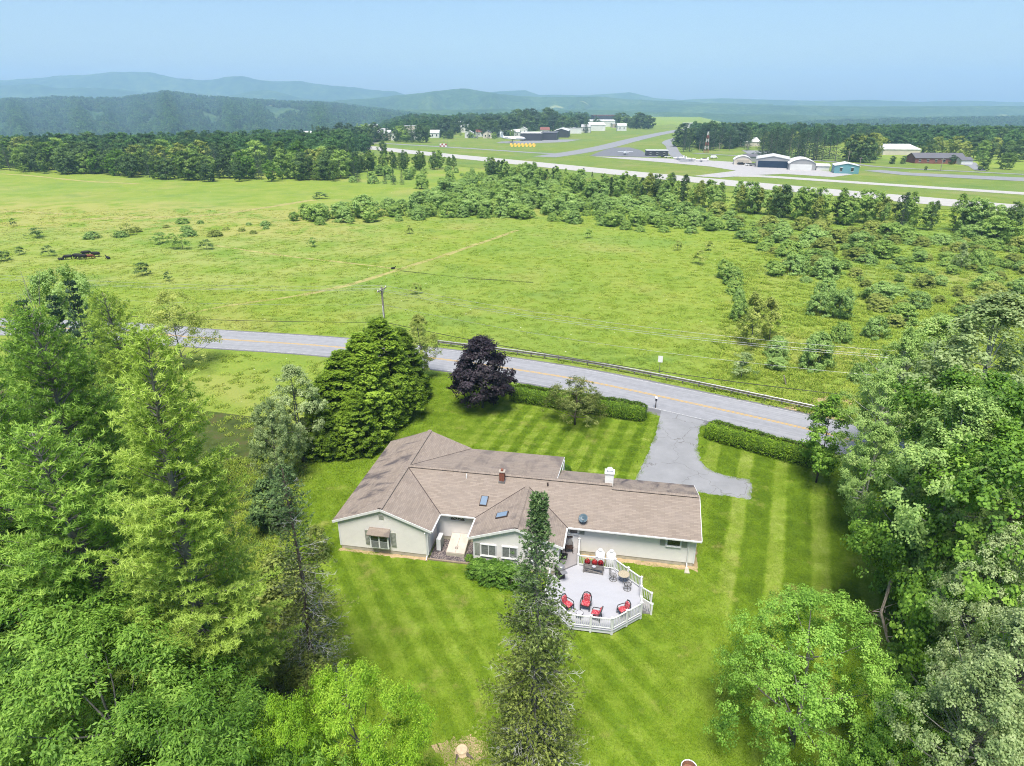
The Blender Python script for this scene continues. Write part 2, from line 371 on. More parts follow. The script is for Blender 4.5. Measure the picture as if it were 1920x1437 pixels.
# road
RD = smooth_line([(-220, 118), (-130, 105), gp(150, 617), gp(380, 634), gp(620, 650), gp(830, 674), gp(960, 692), gp(1100, 715), gp(1300, 757), gp(1515, 805), gp(1760, 868), (75, 33), (130, 0)], 3.0)
strip('road', RD, -4.25, 4.25, 0.010, M['road'])
strip('road_marking', RD, -0.20, -0.07, 0.014, M['yellow']); strip('road_marking', RD, 0.07, 0.20, 0.014, M['yellow'])
strip('road_marking', RD, -3.72, -3.62, 0.014, M['white_line']); strip('road_marking', RD, 3.62, 3.72, 0.014, M['white_line'])
# driveway with its turning pad
DRV = [gp(*q) for q in ((1243, 776), (1233, 800), (1225, 825), (1210, 860), (1180, 925), (1300, 950), (1306, 924), (1360, 930), (1409, 938), (1411, 920), (1408, 900), (1370, 894), (1340, 886), (1320, 874), (1311, 858), (1308, 840), (1309, 815), (1314, 800), (1322, 795))]
sheet('driveway', ragged(DRV), 0.013, M['drive'])
sheet('driveway_apron', [gp(*q) for q in ((1240, 770), (1233, 799), (1256, 806), (1280, 803), (1308, 808), (1320, 790))], 0.017, M['drive'])
strip('road_shoulder', RD[(RD[:, 0] > 11) & (RD[:, 0] < 33)], -5.3, -4.15, 0.008, M['drive_dark'], 0.12)
sheet('gravel_patch', [gp(*q) for q in ((1470, 765), (1500, 750), (1560, 742), (1600, 752), (1590, 790), (1535, 783))], 0.006, M['dirt'])
# trodden tracks and ditches in the pasture
for pts, w, m in (([(560, 555), (650, 535), (750, 505), (860, 470), (970, 432)], 0.7, 'track'), ([(400, 460), (520, 478), (640, 492), (750, 505)], 0.5, 'track'),
                  ([(590, 375), (480, 392), (380, 405), (250, 408), (150, 412)], 1.6, 'track'), ([(0, 396), (60, 398), (120, 402)], 0.9, 'track'), ([(0, 326), (60, 330), (160, 340), (260, 345)], 1.2, 'track'),
                  ([(300, 600), (420, 575), (560, 555)], 0.5, 'track'), ([(750, 508), (860, 520), (1000, 530)], 0.35, 'wood_floor')):
    strip('dirt_track', smooth_line([gp(*q) for q in pts], 4.0), -w, w, 0.012, M[m], 0.25 * w)
# airfield
sheet('airfield_grass', [gp(*q) for q in ((640, 285), (690, 268), (820, 258), (960, 252), (1120, 245), (1260, 233), (1400, 262), (1640, 300), (1920, 320), (2400, 345), (2400, 470), (1920, 405), (1500, 372), (1100, 340), (860, 312))], 0.10, M['airfield'])
strip('runway', smooth_line([gp(600, 267), gp(760, 284.5), gp(960, 304), gp(1200, 328), gp(1500, 356), gp(1800, 382.5), gp(2100, 408)], 30), -11, 11, 0.17, M['runway'])
strip('taxiway', smooth_line([gp(1340, 330), gp(1420, 331), gp(1500, 336), gp(1640, 345.5), gp(1800, 356), gp(2000, 369)], 20), -5, 5, 0.16, M['runway'])
sheet('hangar_apron', [gp(*q) for q in ((1110, 294), (1180, 295.5), (1300, 300), (1420, 307), (1480, 314), (1560, 323), (1600, 328), (1560, 333), (1470, 327), (1420, 329), (1350, 334), (1300, 331), (1380, 321), (1330, 313), (1240, 305))], 0.185, M['apron'])
sheet('tar_apron', [gp(*q) for q in ((1105, 293), (1130, 283), (1150, 277.5), (1180, 277), (1200, 282), (1215, 290), (1240, 296), (1180, 294.5))], 0.20, M['tar'])
strip('runway', smooth_line([gp(1020, 295), gp(1070, 288), gp(1130, 277), gp(1190, 262), gp(1240, 251), gp(1290, 242)], 40), -9, 9, 0.19, M['taxi'])
strip('taxiway', smooth_line([gp(690, 268), gp(780, 273), gp(880, 279), gp(1000, 287), (gp(1060, 290))], 30), -4, 4, 0.15, M['taxi'])
sheet('tar_apron', [gp(*q) for q in ((930, 268.5), (980, 270.5), (1060, 267), (1090, 262.5), (1040, 262), (990, 264.5), (940, 266))], 0.21, M['taxi'])
strip('access_road', smooth_line([gp(1290, 305), gp(1266, 290), gp(1258, 275), gp(1250, 268), gp(1262, 262), gp(1290, 256)], 15), -4.5, 4.5, 0.22, M['taxi'])
sheet('parking_pad', [gp(*q) for q in ((1620, 321), (1650, 319.5), (1710, 325), (1780, 328), (1920, 334), (2000, 338), (2000, 348), (1920, 341), (1800, 335), (1690, 329))], 0.20, M['taxi'])
sheet('parking_pad', [gp(*q) for q in ((1390, 282), (1440, 284), (1460, 292), (1410, 294))], 0.20, M['taxi'])
strip('access_road', smooth_line([gp(1300, 288), gp(1400, 294), gp(1560, 304), gp(1640, 313), gp(1760, 320), gp(1920, 328)], 20), -2.5, 2.5, 0.215, M['taxi'])
sheet('access_road', [gp(*q) for q in ((1800, 309), (1815, 312), (1826, 320), (1850, 322), (1835, 312), (1830, 306), (1806, 304))], 0.225, M['taxi'])

# ---------------------------------------------------------------- hills
def forest_mat(name, sc, fields=0.0):
    t = NT(name); p = t.pos()
    f = t.math('ADD', t.math('MULTIPLY', t.noise(p, sc, 5, 0.7), 0.65), t.math('MULTIPLY', t.noise(p, sc / 9, 3, 0.6), 0.35))
    c = t.ramp(f, [(0.34, (0.012, 0.035, 0.018)), (0.5, (0.04, 0.085, 0.03)), (0.66, (0.11, 0.16, 0.05))])
    if fields:
        q = t.noise(t.scale(p, (0.55, 1, 0)), sc / 16, 3, 0.5)
        c = t.mix(t.ss(q, fields, fields + 0.015), c, (0.22, 0.25, 0.10))
    t.bump(f, 1.0, 9.0); return t.done(c, 0.95, 0.05)
M['hill_near'] = forest_mat('hill_woods_near', 0.05, 0.63); M['hill_far'] = forest_mat('hill_woods_far', 0.03, 0.68); M['mountain'] = forest_mat('mountain_woods', 0.012)
def prof_noise(x, seed, amp):
    r = np.random.default_rng(seed); y = np.zeros_like(x)
    for k in range(1, 6): y += np.sin(x * (2.2 ** k) + r.uniform(0, 6.3)) * amp / 1.7 ** k
    return y
def hill(name, crest, D, front, back, mat, z0=-40.0, n=420, rows=26, seed=1, amp=0.0, curve=0.0, spurs=0.12):
    """ridge: crest given by where it shows on the skyline, at distance D metres; foot at front, far foot at back"""
    us = np.array([c[0] for c in crest], float); vs = np.array([c[1] for c in crest], float)
    u = np.linspace(us[0], us[-1], n); v = np.interp(u, us, vs); k = np.hanning(11); k /= k.sum()
    v = np.convolve(np.pad(v, 5, mode='edge'), k, mode='valid') + prof_noise(u / 60, seed, amp)
    C = np.array([pp(a, b, D + curve * ((a - 960) / 960) ** 2) for a, b in zip(u, v)])
    C[:, 0] *= 1.0
    V = []; rr = np.random.default_rng(seed)
    for i in range(rows + 1):
        s = i / rows * 1.35
        for j in range(n):
            cx, cyy, cz = C[j]; base = z0
            sp = 1 + spurs * math.sin(u[j] / 23.0 + seed) + spurs * 0.6 * math.sin(u[j] / 9.1 + 2 * seed)
            if s <= 1: q = s; Y = cyy - (D - front) * (1 - q) * (1.0 if q > .97 else 1); h = 0.5 - 0.5 * math.cos(math.pi * min(1, q ** (0.85 * sp)))
            else: q = (s - 1) / 0.35; Y = cyy + (back - D) * q; h = 0.5 + 0.5 * math.cos(math.pi * q)
            z = base + (cz - base) * h
            V.append((cx * Y / cyy, Y, z))
    F = [(i*n+j, i*n+j+1, (i+1)*n+j+1, (i+1)*n+j) for i in range(rows) for j in range(n-1)]
    return tag(link(name, np_mesh(name, V, F, mat, smooth=True)), kind='structure'), C
hill('mountain_range', [(-700, 175), (-400, 160), (-200, 152), (0, 150), (60, 147), (120, 143), (165, 140), (215, 134), (245, 135), (290, 138), (330, 147), (385, 150), (440, 144), (460, 144), (490, 152), (520, 153), (555, 150), (590, 158), (640, 163), (690, 167), (738, 171), (760, 178), (850, 192)], 6900, 5900, 7900, M['mountain'], -40, seed=3, amp=1.5)
hill('mountain_range', [(-700, 170), (-200, 166), (0, 162), (60, 157), (110, 165), (200, 166), (290, 173), (340, 173), (420, 180), (500, 168), (560, 183), (660, 194)], 5700, 4900, 6300, M['mountain'], -60, seed=5, amp=1.2)
hill('mountain_range', [(880, 178), (930, 172), (985, 169), (1010, 178), (1100, 179), (1180, 173), (1225, 184), (1300, 190)], 6600, 5900, 7400, M['mountain'], -40, seed=6, amp=0.5)
hill('mountain_range', [(1230, 191), (1350, 184), (1450, 188), (1560, 189), (1640, 188), (1720, 191), (1820, 189), (1920, 192), (2300, 190), (2700, 192)], 6300, 5500, 7300, M['mountain'], -90, seed=8, amp=0.6)
hill('hill', [(560, 196), (640, 188), (720, 182), (800, 174), (840, 168), (868, 165), (905, 172), (960, 180), (1040, 182), (1120, 182), (1200, 187), (1300, 192), (1450, 196)], 4700, 3600, 5500, M['hill_far'], -100, seed=2, amp=1.0, spurs=0.3)
hill('hill', [(1050, 205), (1200, 197), (1330, 195), (1480, 198), (1650, 200), (1800, 199), (1920, 199), (2200, 198), (2700, 196)], 4200, 3300, 4800, M['hill_far'], -140, seed=9, amp=0.4)
hill('hill', [(400, 214), (560, 210), (700, 207), (900, 205), (1100, 206), (1300, 212), (1500, 216), (1700, 219), (2000, 215), (2400, 210)], 3300, 2600, 3900, M['hill_near'], -60, seed=12, amp=0.5)
_hl, CR_L = hill('hill', [(-900, 205), (-400, 200), (-100, 197), (0, 194), (60, 192), (100, 189), (170, 192), (230, 190), (270, 186), (300, 182), (350, 183), (400, 189), (440, 192), (480, 196), (540, 197), (600, 199), (660, 206), (720, 212), (790, 219), (900, 232)], 3300, 1500, 4100, M['hill_near'], -84, seed=4, amp=1.3, spurs=0.35)
_hr, CR_R = hill('hill', [(1380, 245), (1480, 238), (1600, 233), (1700, 231), (1800, 229), (1920, 228), (2200, 226), (2700, 224)], 2700, 1500, 3300, M['hill_near'], -75, seed=14, amp=0.9, spurs=0.3)
# ---------------------------------------------------------------- the house
def shingle_mat():
    t = NT('asphalt_shingle'); uv = t.uv(); p = t.obj()
    b = t.new('ShaderNodeTexBrick'); t.put(b.inputs['Vector'], uv); b.inputs['Scale'].default_value = 1.0
    b.inputs['Brick Width'].default_value = 0.55; b.inputs['Row Height'].default_value = 0.145; b.inputs['Mortar Size'].default_value = 0.008; b.inputs['Bias'].default_value = 0.0
    b.inputs['Color1'].default_value = (0.213, 0.177, 0.150, 1); b.inputs['Color2'].default_value = (0.272, 0.227, 0.192, 1); b.inputs['Mortar'].default_value = (0.165, 0.13, 0.108, 1)
    b.offset = 0.5
    n = t.noise(p, 0.6, 4, 0.6); c = t.mix(t.math('MULTIPLY', t.ss(n, 0.35, 0.7), 0.25), b.outputs['Color'], (0.255, 0.218, 0.195))
    # dark algae staining, washed down the slope from patches
    sep = t.new('ShaderNodeSeparateXYZ'); t.put(sep.inputs[0], uv)
    cm = t.new('ShaderNodeCombineXYZ'); t.put(cm.inputs[0], t.math('MULTIPLY', sep.outputs[0], 0.45)); t.put(cm.inputs[1], t.math('MULTIPLY', sep.outputs[1], 0.16)); t.put(cm.inputs[2], t.dot(p, (0.05, 0.02, 0.3)))
    st = t.noise(cm.outputs[0], 1.7, 5, 0.62, 0.6)
    stain = t.new('ShaderNodeAttribute', attribute_name='stain', attribute_type='OBJECT').outputs['Fac']
    c = t.mix(t.math('MULTIPLY', t.ss(st, 0.46, 0.66), t.math('MULTIPLY', stain, 0.9)), c, (0.075, 0.066, 0.072))
    t.bump(b.outputs['Fac'], 0.25, -0.01); return t.done(c, 0.92, 0.15)
def siding_mat(name, col, row=0.115):
    t = NT(name); p = t.obj(); sep = t.new('ShaderNodeSeparateXYZ'); t.put(sep.inputs[0], p)
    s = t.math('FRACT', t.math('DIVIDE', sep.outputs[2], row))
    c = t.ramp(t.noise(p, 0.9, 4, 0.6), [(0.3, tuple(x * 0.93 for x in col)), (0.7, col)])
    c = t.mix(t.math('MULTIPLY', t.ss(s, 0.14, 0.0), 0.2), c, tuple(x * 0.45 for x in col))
    t.bump(s, 0.12, -0.014); return t.done(c, 0.6, 0.3)
M['shingle'] = shingle_mat(); M['siding'] = siding_mat('clapboard_siding', (0.74, 0.71, 0.69))
M['trim'] = plain('white_trim', (0.66, 0.66, 0.66), 0.45, 0.05); M['shutter'] = plain('sage_shutter', (0.27, 0.28, 0.25), 0.6, 0.08)
M['concrete'] = plain('foundation_concrete', (0.38, 0.35, 0.28), 0.9, 0.2, 2.5, bump=0.3); M['concrete_wet'] = plain('dark_concrete', (0.22, 0.20, 0.16), 0.9, 0.2, 2.5)
M['flash'] = plain('dark_flashing', (0.06, 0.045, 0.04), 0.6, 0.1); M['white_metal'] = plain('white_enamel', (0.78, 0.78, 0.77), 0.35, 0.05, 5, 0.5)
tg = NT('dark_gravel'); vg = tg.new('ShaderNodeTexVoronoi'); tg.put(vg.inputs['Vector'], tg.obj()); vg.inputs['Scale'].default_value = 14
sc_ = tg.new('ShaderNodeSeparateColor'); tg.put(sc_.inputs[0], vg.outputs['Color'])
tg.bump(vg.outputs['Distance'], 0.8, 0.04); M['gravel'] = tg.done(tg.ramp(sc_.outputs[0], [(0.1, (0.06, 0.052, 0.055)), (0.5, (0.12, 0.10, 0.105)), (0.95, (0.26, 0.22, 0.2))]), 0.9, 0.1)
tgl = NT('window_glass'); tgl.b.inputs['Coat Weight'].default_value = 0.3
M['glass'] = tgl.done(tgl.ramp(tgl.noise(tgl.obj(), 1.2, 2), [(0.3, (0.012, 0.014, 0.016)), (0.7, (0.05, 0.055, 0.06))]), 0.06, 0.6)
tsk = NT('skylight_glass'); M['sky_glass'] = tsk.done((0.25, 0.33, 0.42), 0.04, 1.0, 0.35)
M['blind'] = plain('window_blind', (0.16, 0.17, 0.16), 0.8, 0.3, 9)
M['brick'] = plain('red_brick', (0.20, 0.075, 0.05), 0.9, 0.3, 20); M['mortar'] = plain('mortar', (0.36, 0.32, 0.28), 0.95, 0.1)
M['steel'] = plain('galvanised_steel', (0.27, 0.275, 0.28), 0.45, 0.2, 4, 0.5, 0.6)

ZE, ZR = 2.75, 4.30
house = thing('ranch_house', 'long single-storey ranch house with tan shingle roof and white siding on the mown lawn', 'house', HO, HROT)
def hz_main(y): return ZE + (y - 2.43) * (ZR - ZE) / 4.24
def slope(poly, eave, stain=0.2, th=0.14):
    P = [Vector(p) for p in poly]; e = Vector(eave).normalized()
    n = (P[1] - P[0]).cross(P[2] - P[0]).normalized(); 
    if n.z < 0: n = -n
    up = n.cross(e).normalized(); up = up if up.z > 0 else -up
    mb = MB().slab(poly, th); me = mb.mesh('roof_slope', M['shingle'])
    l = me.uv_layers.new(name='UVMap')
    for lp in me.loops:
        c = me.vertices[lp.vertex_index].co; l.data[lp.index].uv = (c.dot(e), c.dot(up))
    o = link('roof_slope', me, house); o['stain'] = stain; return o
X, Y_ = (1, 0, 0), (0, 1, 0)
slope([(0,0,ZE),(4.07,0,ZR),(4.07,13.45,ZR),(0,13.45,ZE)], Y_, 1.0)
slope([(4.07,0,ZR),(8.14,0,ZE),(8.14,2.43,ZE),(4.07,6.67,ZR)], Y_, 0.12)
slope([(4.07,6.67,ZR),(8.14,13.35,ZE),(8.14,13.45,ZE),(4.07,13.45,ZR)], Y_, 0.12)
slope([(8.14,2.43,ZE),(11.13,2.43,ZE),(14.75,5.85,4.0),(18.37,2.43,ZE),(21.65,2.43,ZE),(21.65,6.67,ZR),(4.07,6.67,ZR)], X, 0.08)
slope([(11.13,-0.2,ZE),(14.75,-0.2,4.0),(14.75,5.85,4.0),(11.13,2.43,ZE)], Y_, 0.65)
slope([(14.75,-0.2,4.0),(18.37,-0.2,ZE),(18.37,2.43,ZE),(14.75,5.85,4.0)], Y_, 0.4)
slope([(4.07,6.67,ZR),(17.05,6.67,ZR),(17.05,13.35,ZE),(8.14,13.35,ZE)], X, 0.5)
slope([(17.05,6.67,ZR),(21.65,6.67,ZR),(21.65,10.9,ZE),(17.05,10.9,ZE)], X, 0.5)
slope([(21.65,2.432,ZE),(28.6,2.432,ZE),(28.6,6.4,4.15),(21.65,6.4,4.15)], X, 0.1)
slope([(21.65,6.4,4.15),(28.6,6.4,4.15),(28.6,10.4,ZE),(21.65,10.4,ZE)], X, 1.0)
# ridge caps over a vent strip coloured dark for the shadow under them
def ridge(p, q):
    MB().bar(Vector(p)+Vector((0,0,0.02)), Vector(q)+Vector((0,0,0.02)), 0.36, 0.035).build('ridge_vent_shadow', M['flash'], house)
    d = (Vector(q)-Vector(p)).normalized(); a = Vector((-d.y, d.x, 0)); o = []
    mb = MB(); 
    for s in (-1, 1):
        P0, Q0 = Vector(p), Vector(q); mb.add([P0+Vector((0,0,0.085)), Q0+Vector((0,0,0.085)), Q0+a*s*0.2+Vector((0,0,0.03)), P0+a*s*0.2+Vector((0,0,0.03))], [(0,1,2,3) if s > 0 else (3,2,1,0)])
    me = mb.mesh('ridge_cap', M['shingle']); l = me.uv_layers.new(name='UVMap')
    for lp in me.loops:
        c = me.vertices[lp.vertex_index].co; l.data[lp.index].uv = (c.dot(a), c.dot(d))
    link('ridge_cap', me, house)['stain'] = 0.1
ridge((4.07, 0.0, ZR), (4.07, 13.45, ZR)); ridge((4.25, 6.67, ZR), (21.65, 6.67, ZR)); ridge((21.65, 6.4, 4.15), (28.6, 6.4, 4.15)); ridge((14.75, -0.2, 4.0), (14.75, 5.75, 4.0))
# valleys: dark flashing line
for p, q in (((8.14,2.43,ZE),(4.07,6.67,ZR)), ((8.14,13.35,ZE),(4.07,6.67,ZR)), ((11.13,2.43,ZE),(14.75,5.85,4.0)), ((18.37,2.43,ZE),(14.75,5.85,4.0))):
    MB().bar(Vector(p)+Vector((0,0,0.004)), Vector(q)+Vector((0,0,0.004)), 0.07, 0.02).build('valley_flashing', M['flash'], house)
# fascia boards along rakes, gutters along eaves
def fascia(p, q, w=0.04, h=0.2, nm='fascia'): MB().bar(Vector(p)-Vector((0,0,h/2+0.012)), Vector(q)-Vector((0,0,h/2+0.012)), w, h).build(nm, M['trim'], house)
e = 0.022
for p, q in (((0,-e,ZE),(4.07,-e,ZR)), ((4.07,-e,ZR),(8.14,-e,ZE)), ((11.13,-0.2-e,ZE),(14.75,-0.2-e,4.0)), ((14.75,-0.2-e,4.0),(18.37,-0.2-e,ZE)), ((28.6+e,2.43,ZE),(28.6+e,6.4,4.15)),
             ((28.6+e,6.4,4.15),(28.6+e,10.4,ZE)), ((17.05+e,6.8,4.28),(17.05+e,13.35,ZE))): fascia(p, q)
def gutter(p, q): MB().bar(p, q, 0.11, 0.10).build('gutter', M['trim'], house)
for p, q in (((18.5,2.37,2.68),(28.6,2.37,2.68)), ((8.25,2.37,2.68),(11.0,2.37,2.68)), ((8.2,0,2.68),(8.2,2.31,2.68)), ((11.07,-0.2,2.68),(11.07,2.31,2.68)), ((18.43,-0.2,2.68),(18.43,2.31,2.68))): gutter(p, q)
# walls: footprint rings with gable tops
def wing(x0, x1, y0, y1, gable=None, zt=2.68, parent=house):
    f = MB().box(x0+0.03, x1-0.03, y0+0.03, y1-0.03, -0.05, 0.34); f.build('foundation', M['concrete'], parent)
    w = MB().box(x0, x1, y0, y1, 0.342, zt)
    if gable:
        xm, zr, yg0, yg1 = gable
        w.add([(x0,yg0,zt),(x1,yg0,zt),(xm,yg0,zr),(x0,yg1,zt),(x1,yg1,zt),(xm,yg1,zr)], [(0,1,2),(5,4,3),(0,3,4,1),(1,4,5,2),(2,5,3,0)])
    return w.build('wall', M['siding'], parent)
wing(0.42, 7.72, 0.16, 13.2, (4.07, 4.05, 0.16, 13.2)); wing(7.722, 21.6, 2.80, 10.5); wing(11.5, 18.0, 0.0, 2.798, (14.75, 3.80, 0.0, 2.798)); wing(21.602, 28.25, 2.802, 10.0)
MB().add([(28.25,2.8,2.68),(28.25,10.0,2.68),(28.25,6.4,3.92),(21.7,2.8,2.68),(21.7,10.0,2.68),(21.7,6.4,3.92)], [(0,1,2),(5,4,3),(0,3,4,1),(1,4,5,2),(2,5,3,0)]).build('gable_wall', M['siding'], house)
MB().box(17.06, 17.14, 10.6, 13.1, 0, 2.6).build('porch_post', M['trim'], house)
# corner boards
for x, y in ((0.42,0.16),(7.72,0.16),(11.5,0.0),(18.0,0.0),(28.25,2.802)): MB().box(x-0.06, x+0.06, y-0.025, y+0.06, 0.33, 2.66).build('corner_board', M['trim'], house)
def window(x, y, z, w, h, cols=1, rows=1, glass='glass', shut=(), name='window'):
    """window in a wall facing -y, centre x,z"""
    wd = MB().box(x-w/2, x+w/2, y-0.05, y-0.005, z-h/2, z+h/2).build(name, M['glass' if glass is None else glass], house)
    fr = MB(); t = 0.075
    for a, b, c, d in ((-w/2-t, w/2+t, h/2, h/2+t), (-w/2-t, w/2+t, -h/2-t, -h/2), (-w/2-t, -w/2, -h/2, h/2), (w/2, w/2+t, -h/2, h/2)): fr.box(x+a, x+b, y-0.09, y-0.002, z+c, z+d)
    for i in range(1, cols): fr.box(x-w/2+w*i/cols-0.03, x-w/2+w*i/cols+0.03, y-0.082, y-0.03, z-h/2, z+h/2)
    for i in range(1, rows): fr.box(x-w/2, x+w/2, y-0.078, y-0.03, z-h/2+h*i/rows-0.025, z-h/2+h*i/rows+0.025)
    fr.build('frame', M['trim'], wd)
    MB().box(x-w/2-t-0.03, x+w/2+t+0.03, y-0.13, y-0.003, z-h/2-t-0.05, z-h/2-t-0.002).build('sill', M['trim'], wd)
    for s in shut: 
        m = MB(); sx = x + s*(w/2+t+0.27); m.box(sx-0.2, sx+0.2, y-0.045, y-0.003, z-h/2-t, z+h/2+t)
        for k in range(9): zz = z-h/2+h*(k+0.5)/9; m.box(sx-0.15, sx+0.15, y-0.062, y-0.046, zz-0.03, zz+0.03)
        m.build('shutter', M['shutter'], house)
    return wd
# bay window with its little shingled hood
bx, by = 3.87, 0.16
bay = MB().box(bx-0.78, bx+0.78, by-0.36, by-0.003, 0.72, 2.02).build('bay_window', M['trim'], house)
for sx in (-1, 1):
    for sz in (0, 1):
        MB().box(bx+sx*0.36-0.3, bx+sx*0.36+0.3, by-0.378, by-0.361, 0.80+sz*0.61, 1.36+sz*0.58).build('pane', M['glass'] if sz else M['blind'], bay)
    MB().box(bx+sx*0.782-0.004, bx+sx*0.782+0.004, by-0.3, by-0.06, 0.82, 1.94).build('pane', M['glass'], bay)
hood = [(bx-0.95, by-0.55, 2.05), (bx+0.95, by-0.55, 2.05), (bx+0.86, by-0.004, 2.42), (bx-0.86, by-0.004, 2.42)]
hm = MB().slab(hood, 0.07).mesh('hood', M['shingle']); lu = hm.uv_layers.new(name='UVMap')
for lp in hm.loops: c = hm.vertices[lp.vertex_index].co; lu.data[lp.index].uv = (c.x, c.y + c.z)
link('hood', hm, bay)['stain'] = 0.5
for s in (-1, 1):
    m = MB().box(bx+s*1.08-0.2, bx+s*1.08+0.2, by-0.045, by-0.003, 0.75, 2.1)
    for k in range(10): m.box(bx+s*1.08-0.15, bx+s*1.08+0.15, by-0.06, by-0.046, 0.82+k*0.125, 0.88+k*0.125)
    m.build('shutter', M['shutter'], house)
MB().box(3.87, 4.27, 0.13, 0.157, 3.25, 3.62).build('gable_vent', M['shutter'], house)
# half-round window in the recess
fan = MB(); pts = [(9.5 + 0.62*math.cos(a), 2.795, 2.02 + 0.46*math.sin(a)) for a in np.linspace(0, math.pi, 13)]
fan.add(pts + [(p[0], 2.76, p[2]) for p in pts], [tuple(range(13))[::-1], tuple(range(13, 26))] + [(i, i+1, 14+i, 13+i) for i in range(12)] + [(12, 0, 13, 25)])
fo = fan.build('arched_window', M['glass'], house); fr = MB()
fr.tube([(9.5+0.65*math.cos(a), 2.76, 2.02+0.49*math.sin(a)) for a in np.linspace(0, math.pi, 13)], 0.05, 5); fr.bar((8.82, 2.76, 2.0), (10.18, 2.76, 2.0), 0.06, 0.08)
for a in (0.25, 0.5, 0.75): fr.bar((9.5, 2.75, 2.02), (9.5+0.62*math.cos(a*math.pi), 2.75, 2.02+0.46*math.sin(a*math.pi)), 0.02, 0.03)
fr.build('frame', M['trim'], fo)
for xx in (12.65, 14.3, 16.4): window(xx, 0.0, 1.62, 1.1, 0.92, 2, 1, 'blind', (-1,) if xx < 13 else ())
window(26.6, 2.802, 2.08, 0.95, 0.5, 1, 1, 'glass', (-1, 1)); window(18.9, 2.80, 2.2, 0.62, 0.36, 1, 1, 'glass', (1,))
MB().box(18.2, 18.95, 2.74, 2.797, 0.62, 1.95).build('back_door', M['trim'], house)
# downpipes
for x, y in ((27.75, 2.74), (7.66, 0.1)):
    MB().tube([(x, y-0.3, 2.64), (x, y-0.03, 2.4), (x, y-0.03, 0.35), (x, y-0.35, 0.12)], 0.045, 6).build('downpipe', M['trim'], house)
# skylights
def skylight(c, n, upv, w=0.62, l=0.98):
    n = Vector(n).normalized(); u = Vector(upv).normalized(); a = u.cross(n); R = Matrix((a, u, n)).transposed().to_4x4(); R.translation = Vector(c)
    m = MB(); m.M = R; m.box(-w/2, w/2, -l/2, l/2, 0.0, 0.11); s = m.build('skylight', M['flash'], house)
    m = MB(); m.M = R; m.box(-w/2+0.06, w/2-0.06, -l/2+0.07, l/2-0.07, 0.112, 0.125); m.build('pane', M['sky_glass'], s)
skylight((11.45, 3.95, hz_main(3.95)), (0, -0.366, 1), (0, 1, 0.366)); skylight((13.35, 1.95, ZE+(13.35-11.13)*0.345), (-0.345, 0, 1), (1, 0, 0.345), 0.72, 1.0)
# brick chimney: bricks laid round a core
ch = MB().box(12.36, 12.74, 5.86, 6.24, 3.9, 5.0).build('brick_chimney', M['mortar'], house)
bm_ = MB().box(-0.095, 0.095, -0.012, 0.012, -0.034, 0.034).mesh('brick', M['brick'])
for r in range(14):
    z = 3.98 + r * 0.076; off = 0.0 if r % 2 else 0.1
    for s, (cx, cyy, rz) in enumerate(((12.55, 5.85, 0), (12.55, 6.25, 0), (12.35, 6.05, math.pi/2), (12.75, 6.05, math.pi/2))):
        for k in (-1, 1): 
            d = k * 0.1 + (off - 0.05) * 0.3
            o = link('brick', bm_, ch, loc=(cx + (d if s < 2 else 0), cyy + (0 if s < 2 else d), z), rz=rz)
MB().box(12.30, 12.80, 5.80, 6.30, 5.0, 5.06).build('cap', M['mortar'], ch); MB().box(12.45, 12.65, 5.95, 6.15, 5.06, 5.22).build('flue', M['brick'], ch)
MB().box(12.28, 12.82, 5.78, 6.32, 3.9, 4.16).build('flashing', M['steel'], ch)
wc = MB().box(21.02, 21.72, 7.1, 7.75, 3.6, 5.05).build('white_chimney', M['white_metal'], house)
MB().box(20.96, 21.78, 7.04, 7.81, 5.05, 5.13).build('cap', M['trim'], wc); MB().lathe([(0.2, 0), (0.2, 0.16), (0.27, 0.18), (0.24, 0.28), (0.05, 0.3)], 12, (21.37, 7.42, 5.13)).build('flue', M['white_metal'], wc)
MB().tube([(9.5, 6.0, 3.9), (9.5, 6.0, 4.45)], 0.05, 8).build('vent_pipe', M['white_metal'], house); MB().tube([(16.4, 6.0, 3.9), (16.4, 6.0, 4.35)], 0.07, 8).build('vent_pipe', M['flash'], house)
# satellite dish
dm = MB(); dm.at((19.6, 2.95, 3.32), rx=math.radians(38), rz=math.radians(-15)); dm.lathe([(0.0, 0.0), (0.16, 0.02), (0.28, 0.06), (0.36, 0.11), (0.365, 0.09), (0.28, 0.03), (0.0, -0.03)], 16)
M['dish'] = plain('dish_blue_grey', (0.07, 0.11, 0.14), 0.4, 0.1); dish = thing('satellite_dish', 'blue-grey satellite dish on the tan roof near the front eave', 'satellite dish', hw(0, 0), HROT)
dm.build('reflector', M['dish'], dish, True); MB().tube([(19.6, 2.98, 2.95), (19.6, 2.98, 3.3)], 0.03, 6).build('mast', M['flash'], dish)
MB().tube([(19.6, 2.85, 3.25), (19.62, 2.5, 3.5)], 0.018, 5).pillow((19.62, 2.48, 3.52), (0.12, 0.1, 0.1)).build('feed_arm', M['steel'], dish)
